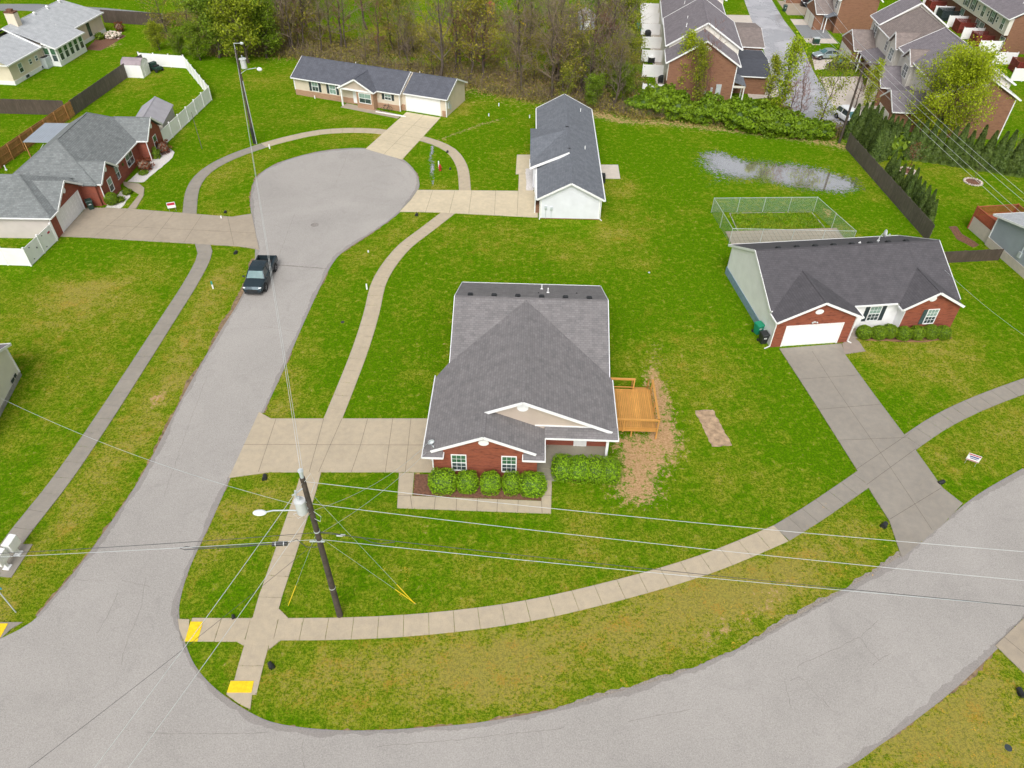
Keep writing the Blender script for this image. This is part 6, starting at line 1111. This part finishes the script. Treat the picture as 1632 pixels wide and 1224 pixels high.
# ============================================================ vegetation
def frusta(segs, n):
    """segs: rows p(3) q(3) r0 r1 -> quads"""
    A = np.array(segs, float); p, q, r0, r1 = A[:, :3], A[:, 3:6], A[:, 6], A[:, 7]; d = q-p; d /= np.linalg.norm(d, axis=1, keepdims=True)+1e-9
    ref = np.where(np.abs(d[:, 2:3]) < .9, [[0, 0, 1.]], [[1., 0, 0]]); x = np.cross(d, ref); x /= np.linalg.norm(x, axis=1, keepdims=True); y = np.cross(x, d); V = []
    for e, r in ((p, r0), (q, r1)):
        for k_ in range(n): V.append(e+(x*cos(2*pi*k_/n)+y*sin(2*pi*k_/n))*r[:, None])
    m = len(A); V = np.stack(V, 1).reshape(-1, 3); base = (np.arange(m)*2*n)[:, None]
    F = np.stack([np.concatenate([base+k_, base+(k_+1) % n, base+n+(k_+1) % n, base+n+k_], 1) for k_ in range(n)], 1).reshape(-1, 4)
    return V, F
def cards(C, size, rng, nrm=None, tilt=1.0, asp=1.5):
    """leaf-shaped rhombs centred at C"""
    m = len(C); n = rng.normal(size=(m, 3))*tilt
    if nrm is not None: n = n+nrm
    n /= np.linalg.norm(n, axis=1, keepdims=True)+1e-9; a = np.cross(n, rng.normal(size=(m, 3))); a /= np.linalg.norm(a, axis=1, keepdims=True)+1e-9; b = np.cross(n, a)
    s = (size*rng.uniform(.6, 1.4, m))[:, None]; V = np.stack([C-a*s*asp*.5, C-b*s*.5+n*s*.08, C+a*s*asp*.5, C+b*s*.5+n*s*.08], 1).reshape(-1, 3)
    return V, np.arange(m*4).reshape(m, 4)
def join(parts):
    V, F, M, o = [], [], [], 0
    for v, f, mi in parts: V.append(v); F.append(f+o); M.append(np.full(len(f), mi)); o += len(v)
    return np.concatenate(V), np.concatenate(F), np.concatenate(M)
def skeleton(rng, Ht, spread, r0, nb=16, start=.22, up=.6, sub=5, subsub=4, crown='round', forks=1):
    T, B, tips = [], [], []; n = 9; p = np.zeros(3); pts = [p]; lean = rng.normal(0, .03, 2)
    for i in range(n): p = p+np.array([lean[0]*Ht/n*2.5+rng.normal(0, .10)*Ht/n, lean[1]*Ht/n*2.5+rng.normal(0, .10)*Ht/n, Ht/n]); pts.append(p)
    R = [r0*(1-.88*(i/n)**.8) for i in range(n+1)]
    for i in range(n): T.append([*pts[i], *pts[i+1], R[i], R[i+1]])
    def at(t): f = t*n; i = min(n-1, int(f)); return pts[i]+(pts[i+1]-pts[i])*(f-i), R[i]+(R[i+1]-R[i])*(f-i)
    for b in range(nb):
        t = start+(1-start)*(b+rng.uniform(0, .8))/nb; t = min(t, .98); q, r = at(t); az = b*2.4+rng.uniform(-.5, .5)
        u = (t-start)/(1-start); prof = {'round': sin(pi*min(1, .18+u*.82))**.7, 'cone': 1.05-u*.95, 'vase': .45+.6*u, 'oval': (sin(pi*(.12+.83*u)))**.9}[crown]
        L = spread*max(.15, prof)*rng.uniform(.75, 1.15); el = up+.5*u+rng.uniform(-.15, .15); d = np.array([cos(az)*cos(el), sin(az)*cos(el), sin(el)]); k_ = 5; pp = q; rr = r*.55; chain = [q]
        for j in range(k_):
            d = d+rng.normal(0, .12, 3)+np.array([0, 0, .05]); d /= np.linalg.norm(d); nx_ = pp+d*L/k_; B.append([*pp, *nx_, rr*(1-j/k_*.75), rr*(1-(j+1)/k_*.75)]); pp = nx_; chain.append(pp)
        tips.append(pp)
        for s in range(sub):
            f = rng.uniform(.2, 1)*k_; i = min(k_-1, int(f)); s0 = chain[i]+(chain[i+1]-chain[i])*(f-i); ds = d*.5+rng.normal(0, .55, 3)+np.array([0, 0, .3]); ds /= np.linalg.norm(ds); Ls = L*rng.uniform(.25, .5); s1 = s0+ds*Ls*.5; ds2 = ds+rng.normal(0, .25, 3); ds2 /= np.linalg.norm(ds2); s2 = s1+ds2*Ls*.5
            B.append([*s0, *s1, rr*.35, rr*.2]); B.append([*s1, *s2, rr*.2, rr*.08+.004]); tips += [s1, s2]
            for w in range(subsub):
                w0 = s0+(s2-s0)*rng.uniform(.1, 1); dw = ds+rng.normal(0, .6, 3)+np.array([0, 0, .25]); dw /= np.linalg.norm(dw); w1 = w0+dw*Ls*rng.uniform(.3, .6); B.append([*w0, *w1, .016, .006]); tips.append(w1)
    return T, B, np.array(tips)
PROTO = {}
def make_tree(key, seed, Ht, spread, r0, leaves, lsize, lmat, bark='bark', twig='twig', clump=.5, **kw):
    rng = np.random.default_rng(seed); T, B, tips = skeleton(rng, Ht, spread, r0, **kw)
    v, f = frusta(T, 7); tm = npmesh('trunk', v, f, [bark]); v, f = frusta(B, 3); bm = npmesh('branches', v, f, [twig]); fm = None
    if leaves:
        idx = rng.integers(0, len(tips), leaves); dens = rng.uniform(.2, 1, len(tips)); keep = rng.uniform(0, 1, leaves) < dens[idx]; idx = idx[keep]; C = tips[idx]+rng.normal(0, clump, (len(idx), 3)); C[:, 2] = np.maximum(C[:, 2], Ht*.08); v, f = cards(C, lsize, rng, None); fm = npmesh('foliage', v, f, [lmat])
    PROTO[key] = (tm, bm, fm)
def plant(key, pos, sc=1, rot=None, label='', cat='tree', group=None, name='tree', sz=None):
    t = thing(name, pos, random.uniform(0, 6.28) if rot is None else rot, label, cat, group); t.scale = (sc, sc, sc*(sz or 1))
    for nm, me in zip(('trunk', 'branches', 'foliage'), PROTO[key]):
        if me: link(bpy.data.objects.new(nm, me), t)
    return t
for i in range(4): make_tree(f'bare{i}', 20+i, 10, 4.3+.6*(i % 2), .13+.03*i, 0, 0, None, nb=17, sub=7, subsub=6, up=.55, start=.2, crown=['round', 'vase', 'oval', 'vase'][i], bark='bark', twig=['twig', 'twig', 'twig_red', 'bark_pale'][i])
for i in range(3): make_tree(f'bud{i}', 40+i, 9.5, 3.8, .14, 3600, .16, ['leaf_olive', 'leaf_yellow', 'leaf_olive'][i], nb=18, sub=7, subsub=4, up=.55, crown=['round', 'oval', 'vase'][i], clump=.35)
for i in range(2): make_tree(f'leafy{i}', 50+i, 8.5, 3.8, .22, 14000, .19, ['leaf_green', 'leaf_yellow'][i], nb=22, sub=7, subsub=3, start=.1, up=.45, crown='round', clump=.38)
make_tree('lime', 60, 10.5, 6.2, .3, 46000, .16, 'leaf_lime', nb=32, sub=9, subsub=4, start=.08, up=.45, crown='round', clump=.40)
for i in range(2): make_tree(f'slim{i}', 70+i, 9, 2.3, .12, 5000, .15, ['leaf_yellow', 'leaf_lime'][i], nb=24, sub=6, subsub=4, up=.85, start=.12, crown='oval', clump=.3, twig='bark_pale')
make_tree('sap', 80, 3.2, 1.3, .05, 350, .10, 'leaf_red', nb=12, sub=4, subsub=2, up=.6, crown='oval', clump=.12); make_tree('sapbare', 81, 2.6, .7, .035, 0, 0, None, nb=9, sub=3, subsub=2, up=.8)
make_tree('redtwig', 82, 7.5, 3.4, .10, 0, 0, None, nb=16, start=.08, sub=6, subsub=5, up=1.0, crown='vase', twig='twig_red')
# the wooded strip across the top
rg = np.random.default_rng(5); WG = 'bare trees of the wooded strip'
def front_v(u): return np.interp(u, [230, 440, 745, 850, 940, 1010], [88, 84, 137, 156, 170, 184])
keys = ['bare0', 'bare1', 'bare2', 'bud1', 'bud0', 'bud2', 'bare3', 'bare1']
cnt = 0
for i in range(100):
    u = rg.uniform(440, 1000); d = rg.uniform(0, 1)**1.5; v = front_v(u)-4-d*(front_v(u)-14)
    if 505 < u < 870 and v < 72 and rg.uniform() < .82: continue
    if 895 < u < 955 and 25 < v < 62: continue
    p = G(u, v); kk = keys[rg.integers(0, 8)]; bud = kk.startswith('bud')
    plant(kk, p, rg.uniform(.55, 1.0) if rg.uniform() < .7 else rg.uniform(1.1, 1.5), label='slender leafless brown tree in the woods behind the beige house' if not bud else 'tree with thin olive spring leaves in the woods behind the beige house', group=WG if not bud else 'budding trees of the wooded strip', name='bare_tree' if not bud else 'budding_tree')
for u, v, s, kk, lb in [(372, 70, 1.05, 'leafy0', 'dense green tree behind the two that stand by the far utility pole'), (410, 60, 1.0, 'leafy1', 'yellow-green tree behind the tall one near the far utility pole'), (320, 96, .55, 'leafy0', 'rounded low green tree below the dense ones left of the far pole'), (1000, 110, .6, 'leafy1', 'small yellow-green tree leaning over the wet ditch'), (970, 120, .8, 'leafy1', 'bright yellow-green tree at the ditch above the blue-grey roof'), (396, 100, 1.12, 'leafy1', 'tall yellow-green tree behind the far utility pole'), (350, 92, 1.0, 'leafy0', 'dense green tree left of the tall one behind the far utility pole'), (425, 92, .9, 'leafy0', 'green tree at the left end of the beige house roof'), (305, 62, .8, 'bud1', 'yellowing open tree left of the dense green tree at the top'), (270, 60, .85, 'bud0', 'olive open tree right of the dark board fence at the top left'), (255, 80, .45, 'leafy1', 'low bushy tree touching the back of the white vinyl fence'), (290, 92, .42, 'leafy0', 'low green bushy tree outside the corner of the white vinyl fence'),
                        (330, 45, 1.0, 'bud2', 'thin olive tree at the top edge above the white vinyl fence'), (380, 30, 1.0, 'leafy0', 'green tree cut by the top edge behind the tall yellow-green one'), (450, 55, .95, 'bud1', 'yellow-leaved tree right of the dense green trees, top'), (982, 88, .95, 'leafy1', 'yellow-green tree along the wet ditch at the top'), (985, 50, .95, 'leafy1', 'yellow-green tree farther up the wet ditch, at the top edge'), (966, 140, .62, 'leafy1', 'yellow-green bushy tree above the far end of the blue-grey roof'), (930, 150, .75, 'bud1', 'loose yellowish tree left of the bushy one above the blue-grey roof'), (990, 165, .55, 'leafy0', 'dark green bushy tree at the corner of woods and ditch'), (945, 172, .45, 'leafy0', 'low green tree just behind the blue-grey roof'), (900, 165, .5, 'bud1', 'small yellowish tree behind the blue-grey roof ridge'), (1010, 150, .5, 'bud0', 'thin olive tree beside the wet ditch'), (955, 15, 1.0, 'bud1', 'yellowish tree at the top edge above the metal shed'),
                        (585, 47, 1.25, 'bare1', 'large old leafless tree standing in the clearing at the top'), (700, 138, 1.35, 'bare3', 'tallest dark leafless trunk right of the beige house roof'), (832, 150, 1.2, 'bare0', 'dark leafless tree left of the blue-grey roof ridge'), (850, 62, 1.35, 'bare0', 'broad leafless tree in the middle of the woods at the top'),
                        (1087, 158, .95, 'slim1', 'slender lime-leaved tree in front of the left end of the brick townhouse wall'), (1112, 172, .92, 'slim0', 'slender tree with sparse yellow leaves before the brick townhouse wall'), (1120, 185, 1.05, 'redtwig', 'spreading leafless reddish shrub tree in front of the brick townhouse wall'), (1238, 192, 1.1, 'slim1', 'tall lime-leaved tree at the near end of the wet street'), (1218, 190, .85, 'slim0', 'yellow-leaved tree right of the brick townhouse wall'), (1272, 200, .95, 'redtwig', 'leafless brush tree over the wet street'), (1300, 208, .9, 'bud1', 'yellow-leaved loose tree over the wet street left of the crossarm pole'), (1255, 205, .6, 'bare2', 'small leafless tree among the brush at the street end'),
                        (1376, 178, .72, 'slim1', 'small yellow-leaved tree right of the crossarm pole'), (1362, 172, .5, 'bare2', 'small leafless tree right of the crossarm pole'), (1488, 224, .88, 'lime', 'large round lime-green tree in front of the near townhouse end'), (1448, 272, .95, 'sap', 'small reddish-leaved tree in the left stone ring'), (1551, 289, .8, 'sapbare', 'bare sapling in the right stone ring'), (1612, 248, 1.5, 'sapbare', 'leafless shrub tree by the white patio wall behind the hedge')]:
    plant(kk, G(u, v), s, label=lb, name='budding_tree' if kk[:3] in ('bud', 'sli') else 'bare_tree' if kk[:3] in ('bar', 'red') or kk == 'sapbare' else 'leafy_tree')
# undergrowth: one mass of twigs and small leaves
C, D = [], []
for i in range(1500):
    u = rg.uniform(250, 1025); d = rg.uniform(0, 1)**1.6; fv = float(front_v(u)) if u > 430 else 84+.0*u; v = fv+3-d*(fv-18)
    if 515 < u < 720 and v < 60 and rg.uniform() < .9: continue
    if u < 340 and v > 62: continue
    p = G(u, v); C.append((p.x, p.y)); D.append(rg.uniform(.5, 2.0)*(1 if d < .25 else .55))
for i in range(240):
    u = rg.uniform(1000, 1345); v = np.interp(u, [1000, 1100, 1200, 1345], [184, 192, 206, 218])-rg.uniform(0, 10); p = G(u, v); C.append((p.x, p.y)); D.append(rg.uniform(.6, 1.8))
C = np.array(C); D = np.array(D); n = len(C); per = 22; base = np.repeat(np.c_[C, np.zeros(n)], per, 0); h_ = np.repeat(D, per); dr = rg.normal(0, .45, (n*per, 3)); dr[:, 2] = 1; dr /= np.linalg.norm(dr, axis=1, keepdims=True)
p0 = base+np.c_[rg.normal(0, .35, (n*per, 2)), np.zeros(n*per)]; p1 = p0+dr*(h_*rg.uniform(.4, 1.1, n*per))[:, None]; v1, f1_ = frusta(np.c_[p0, p1, np.full(n*per, .016), np.full(n*per, .006)], 3)
lv = 26; tt = rg.integers(0, n*per, n*lv); pos = p0[tt]+(p1[tt]-p0[tt])*rg.uniform(.2, 1.1, (n*lv, 1))+rg.normal(0, .15, (n*lv, 3)); v2, f2_ = cards(pos, .15, rg); lowp = np.c_[np.repeat(C, 30, 0)+rg.normal(0, .8, (n*30, 2)), np.abs(rg.normal(.05, .15, n*30))]; v3, f3_ = cards(lowp, .22, rg)
v, f, m = join([(v1, f1_, 0), (v2[:len(v2)//8*4], f2_[:len(v2)//8], 1), (v2[len(v2)//8*4:]*1, f2_[len(v2)//8:]-len(v2)//8*4, 2), (v3, f3_, 3)])
o = link(bpy.data.objects.new('undergrowth', npmesh('undergrowth', v, f, ['twig', 'leaf_olive', 'leaf_brush', 'leaf_brush'], m))); tag(o, 'tangled brown and olive undergrowth on the woodland floor', 'undergrowth', kind='stuff')
# ---- clipped shrubs and bushes
def shrub_mesh(seed, n, size, p=4, zmin=-.75, rough=.06):
    r_ = np.random.default_rng(seed); d = r_.normal(size=(n, 3)); d /= np.linalg.norm(d, axis=1, keepdims=True); d = d[d[:, 2] > zmin]; s = 1/(np.abs(d)**p).sum(1)**(1/p); lump = 1+rough*np.sin(d[:, 0]*7+seed)*np.cos(d[:, 1]*6)+rough*np.sin(d[:, 2]*9+seed*2); C = d*(s*lump*r_.uniform(.88, 1.02, len(d)))[:, None]
    v, f = cards(C, size, r_, d*1.1, .8, 1.4); return v, f
def shrub_proto(key, seed, n, size, leafm, core, p=4, rough=.06):
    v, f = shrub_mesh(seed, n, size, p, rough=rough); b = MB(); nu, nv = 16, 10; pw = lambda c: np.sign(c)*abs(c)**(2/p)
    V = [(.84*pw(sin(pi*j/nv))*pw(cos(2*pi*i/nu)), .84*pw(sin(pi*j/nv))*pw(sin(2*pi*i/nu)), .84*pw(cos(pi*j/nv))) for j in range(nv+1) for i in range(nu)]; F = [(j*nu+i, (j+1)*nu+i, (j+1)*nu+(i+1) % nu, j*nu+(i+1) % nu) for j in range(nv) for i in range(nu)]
    V2, F2, M2 = join([(v, f, 0), (np.array(V, float), np.array(F), 1)]); PROTO[key] = npmesh('bush', V2, F2, [leafm, core], M2)  # dark core colour stands in for shade in the gaps between leaves
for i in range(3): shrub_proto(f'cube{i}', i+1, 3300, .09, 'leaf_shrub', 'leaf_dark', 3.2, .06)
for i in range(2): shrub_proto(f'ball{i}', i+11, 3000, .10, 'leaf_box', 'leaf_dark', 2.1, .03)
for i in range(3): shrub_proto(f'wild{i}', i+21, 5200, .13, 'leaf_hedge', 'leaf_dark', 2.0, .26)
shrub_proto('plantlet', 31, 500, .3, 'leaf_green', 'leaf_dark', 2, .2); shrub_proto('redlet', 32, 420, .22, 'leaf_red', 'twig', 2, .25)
def bush(key, c, rx, ry, rz, label, rot=0, group=None, name='shrub', z=None):
    o = link(bpy.data.objects.new(name, PROTO[key])); o.location = (c[0], c[1], rz*.80 if z is None else z); o.scale = (rx, ry, rz); o.rotation_euler[2] = rot; return tag(o, label, 'shrub', group)
nm5 = ['wide clipped shrub at the left end of the row under the front windows', 'second clipped shrub from the left under the front windows', 'middle clipped shrub of the five under the front windows', 'fourth clipped shrub from the left under the front windows', 'wide clipped shrub at the right end of the row under the front windows']
for i, (xa, xb) in enumerate([(-.25, 1.65), (1.72, 3.12), (3.35, 4.72), (4.85, 6.1), (6.05, 7.85)]):
    c = loc2w(MAIN_O, MAIN_A, (xa+xb)/2, .12-.05*(i in (0, 4))); w = (xb-xa)/2; bush(f'cube{i % 3}', c, w*1.02, .72+.10*(i in (0, 4)), .78+.03*(i in (0, 4)), nm5[i], MAIN_A+random.uniform(-.05, .05), 'clipped shrubs under the front windows')
for i, (xa, xb) in enumerate([(8.35, 9.75), (9.55, 10.95), (10.7, 12.0), (11.7, 13.05)]):
    c = loc2w(MAIN_O, MAIN_A, (xa+xb)/2, 1.72-.03*i); bush(f'cube{(i+1) % 3}', c, (xb-xa)/2*1.08, .98, .78, ['leftmost clipped shrub of the hedge in front of the porch, by the walk', 'second shrub from the left in the hedge in front of the porch', 'third shrub from the left in the hedge in front of the porch', 'rightmost shrub of the porch hedge beside the bare earth'][i], MAIN_A, 'hedge shrubs in front of the porch')
for i, (x, y) in enumerate([(305, 900), (490, 905), (630, 885), (815, 915), (990, 905), (1170, 895), (1330, 905)]):
    c = G(1340+x/8.16, 420+y/8.16, .5); bush(f'ball{i % 2}', c, .66+.02*(i % 3), .66, .66, ['first round bush beside the front steps of the white-sided house', 'second round bush from the steps of the white-sided house', 'third round bush from the steps, under the shuttered window of the white wall', 'fourth round bush from the steps, at the brick corner', 'fifth round bush from the steps, before the brick wall', 'sixth round bush from the steps, before the brick wall', 'seventh round bush, at the far right end of the brick edging'][i], i, 'round bushes in front of the white-sided house')
for (u, v), k_, rx, rz, lb in [((262, 243), 'redlet', .75, .8, 'reddish open shrub at the far end of the long white gravel bed'), ((250, 252), 'plantlet', .45, .7, 'bright green clipped shrub in the white gravel bed of the red brick house'), ((232, 270), 'redlet', .85, .7, 'larger brown-red shrub in the middle of the white gravel bed'), ((228.5, 277), 'plantlet', .5, .18, 'flat low green plant in the white gravel bed'), ((180, 325), 'ball0', .7, .75, 'bright round shrub beside the curved walk of the red brick house'), ((192, 321), 'plantlet', .42, .3, 'small low green plant right of the bright round shrub'), ((203, 309), 'plantlet', .45, .3, 'small low green plant by the bend of the curved walk'), ((160, 62), 'plantlet', .7, .5, 'dark green shrub against the cream house wall by the planting bed'), ((192, 50), 'redlet', .7, .8, 'brownish bush at the end of the planting bed by the cream house')]:
    bush(k_, G(u, v), rx, rx, rz, lb)
o = bush('plantlet', G(180, 60), 1.2, .9, .5, 'pale blossoming shrub in the planting bed beside the cream house'); PROTO['pale'] = o.data.copy(); PROTO['pale'].materials[0] = MAT['flower_white']; o.data = PROTO['pale']
# row of wild bushes between lawn and townhouses
for i, (u, v, r_) in enumerate([(1012, 178, 1.1), (1028, 178, 1.4), (1045, 176, 1.9), (1062, 180, 1.9), (1078, 186, 1.7), (1094, 190, 1.3), (1112, 193, 1.3), (1128, 190, 1.7), (1145, 192, 1.6), (1162, 195, 1.7), (1178, 201, 1.8), (1195, 205, 1.9), (1212, 207, 1.9), (1230, 212, 1.6), (1248, 212, 1.7), (1268, 216, 1.4), (1288, 218, 1.2), (1310, 219, 1.2)]):
    bush(f'wild{i % 3}', G(u, v), r_*1.12, r_, r_*.95, ORD[i]+' wild green bush from the left in the row between wet lawn and townhouses', i, 'wild bushes along the back of the wet lawn', 'wild_bush')
bush('plantlet', G(1418, 250), 1.5, 1.3, 1.7, 'pale green bush in front of the corner of the arborvitae hedge', name='wild_bush')
# arborvitae
for i in range(3):
    r_ = np.random.default_rng(90+i); n = 5200; t = r_.uniform(0, 1, n)**1.3; az = r_.uniform(0, 2*pi, n); prof = (1-t)**.75*(.55+.45*np.minimum(1, t*6)); rad = prof*r_.uniform(.75, 1.03, n)*(1+.1*np.sin(az*3+t*12+i)); Cc = np.c_[rad*np.cos(az), rad*np.sin(az), t]
    v, f = cards(Cc*np.array([.78, .78, 4.3]), .13, r_, np.c_[np.cos(az), np.sin(az), np.full(n, .3)], .5, 2.2); b = [(0, 0)]; rings = np.array([[(.58*(1-z)**.75*cos(2*pi*k_/10), .58*(1-z)**.75*sin(2*pi*k_/10), z*3.9) for k_ in range(10)] for z in np.linspace(0, .98, 8)]).reshape(-1, 3); ff = np.array([(a*10+k_, a*10+(k_+1) % 10, (a+1)*10+(k_+1) % 10, (a+1)*10+k_) for a in range(7) for k_ in range(10)])
    V2, F2, M2 = join([(v, f, 0), (rings, ff, 1)]); PROTO[f'arb{i}'] = npmesh('arborvitae', V2, F2, ['leaf_arbor', 'leaf_arbor'], M2)
def arb(p, s, lb, gr, i): o = link(bpy.data.objects.new('arborvitae', PROTO[f'arb{i % 3}'])); o.location = p; o.scale = (s*random.uniform(.9, 1.1), s*random.uniform(.9, 1.1), s*random.uniform(.92, 1.1)); o.rotation_euler = (random.uniform(-.04, .04), random.uniform(-.04, .04), i*1.3); tag(o, lb, 'arborvitae', gr)
L = resample(px([(1392, 262), (1420, 252), (1500, 262), (1632, 284), (1720, 297)]), 1.05)
for i, p in enumerate(L): arb(p+Vector((0, .5, 0)), 1.12, ORD[min(i, 29)]+' arborvitae from the left in the long hedge across the right-hand lawn', 'arborvitae of the long hedge', i)
L = resample(px([(1352, 222), (1372, 232), (1392, 256)]), 1.0)+resample(px([(1372, 222), (1395, 240), (1412, 250)]), 1.1)
for i, p in enumerate(L): arb(p, 1.08, 'arborvitae packed in the corner clump at the top of the weathered board fence', 'arborvitae of the corner clump', i+1)
for i, (u, v) in enumerate([(1412, 283), (1420, 292), (1428, 301), (1438, 309), (1445, 317), (1452, 325), (1459, 333), (1466, 342), (1472, 351), (1477, 360), (1464, 345), (1441, 322)]):
    arb(G(u, v), .78, ORD[i]+' arborvitae planted in the slanting row just right of the weathered board fence', 'arborvitae along the weathered board fence', i)
# dandelions and weeds
n = 1500; pts = []
for (u0, u1, v0, v1, m_) in [(1270, 1410, 800, 920, 22), (1000, 1240, 950, 1040, 12), (1480, 1632, 1110, 1224, 30), (1500, 1632, 700, 760, 6), (560, 1000, 1060, 1100, 10), (600, 660, 900, 960, 10), (420, 700, 1060, 1130, 5)]:
    for _ in range(m_): p = G(random.uniform(u0, u1), random.uniform(v0, v1)); pts += [(p.x+random.gauss(0, .07), p.y+random.gauss(0, .07), random.uniform(.02, .07)) for _ in range(random.choice((1, 2, 3, 8)))]
v, f = cards(np.array(pts), .045, np.random.default_rng(3), np.array([[0, 0, 2.]]), .6, 1.1); 
from_road = v; o = link(bpy.data.objects.new('wildflowers', npmesh('wildflowers', v, f, ['flower_gold']))); tag(o, 'scattered yellow wildflowers in the verge grass', 'wildflowers', kind='stuff')

# weeds in the pen, rough grass along every hard edge
def tufts(name, P, size, mats, label, seed=9):
    r_ = np.random.default_rng(seed); n = len(P); sz = size*r_.uniform(.5, 1.3, n); az = r_.uniform(0, 2*pi, n); d = np.c_[np.cos(az), np.sin(az), np.zeros(n)]; ln = r_.normal(0, .5, (n, 3)); ln[:, 2] = 1; ln /= np.linalg.norm(ln, axis=1, keepdims=True)
    w = (sz*.28)[:, None]; tip = P+ln*sz[:, None]; V = np.stack([P-d*w, P+d*w, tip+d*w*.35, tip-d*w*.35], 1).reshape(-1, 3); o = link(bpy.data.objects.new(name, npmesh(name, V, np.arange(n*4).reshape(n, 4), mats, r_.integers(0, len(mats), n)))); return tag(o, label, name.replace('_', ' '), kind='stuff')
rr = np.random.default_rng(12); q = px([(1163, 340), (1293, 338), (1314, 363), (1176, 369)]); a, b_ = rr.uniform(0, 1, (2, 5200)); b_ = b_**.9; cl = np.sin(a*23)*np.sin(b_*11+a*7)+rr.normal(0, .4, 5200); keep = cl > -.35; a, b_ = a[keep], b_[keep]
P = np.array([(q[0].lerp(q[1], float(s)).lerp(q[3].lerp(q[2], float(s)), float(t)))[:] for s, t in zip(a, b_)]); tufts('weeds', P, .15, ['leaf_weed', 'leaf_weed', 'leaf_yellow'], 'patchy green weeds filling the back plot of the chain-link pen')
E_ = []
def along(line, off, dens):
    L = resample(line, .05); N = normals2d(L)
    for p, n in zip(L, N):
        for _ in range(np.random.poisson(dens) if False else (1 if random.random() < dens else 0)): o = off+random.gauss(0, .035); E_.append((p.x+n.x*o, p.y+n.y*o, .01))
for o in [o for o in S.objects if o.name.split('.')[0] in ('sidewalk', 'driveway', 'front_walk') and o.type == 'MESH']:
    vs = [v.co for v in o.data.vertices if v.co.y < 90]
    for e in o.data.edges:
        a, c = o.data.vertices[e.vertices[0]].co, o.data.vertices[e.vertices[1]].co
        if a.y < 85 and a.z > .03 and c.z > .03 and .2 < (a-c).length: 
            d = c-a; n = max(1, int(d.length/.05))
            for i in range(n):
                if random.random() < .75: p = a.lerp(c, random.random()); E_.append((p.x, p.y, .0))
E_ = np.array(E_)
# keep only the tufts outside every paved sheet: test against slab outlines
def inside(P, poly):
    c = np.zeros(len(P), bool); n = len(poly)
    for i in range(n):
        a, b = poly[i], poly[(i+1) % n]; c ^= ((a[1] > P[:, 1]) != (b[1] > P[:, 1])) & (P[:, 0] < (b[0]-a[0])*(P[:, 1]-a[1])/(b[1]-a[1]+1e-12)+a[0])
    return c
E_[:, :2] += rr.normal(0, .05, (len(E_), 2)); hit = np.zeros(len(E_), bool)
for o in [o for o in S.objects if o.name.split('.')[0] in ('sidewalk', 'driveway', 'front_walk', 'road') and o.type == 'MESH']:
    me_ = o.data
    for f in me_.polygons:
        if f.normal.z > .9: hit |= inside(E_, [(me_.vertices[i].co.x, me_.vertices[i].co.y) for i in f.vertices])
E_ = E_[~hit]; E_[:, 2] = 0
tufts('edge_grass', E_, .085, ['leaf_weed', 'leaf_green', 'leaf_olive'], 'rough grass blades fringing the walks and driveways', 10)
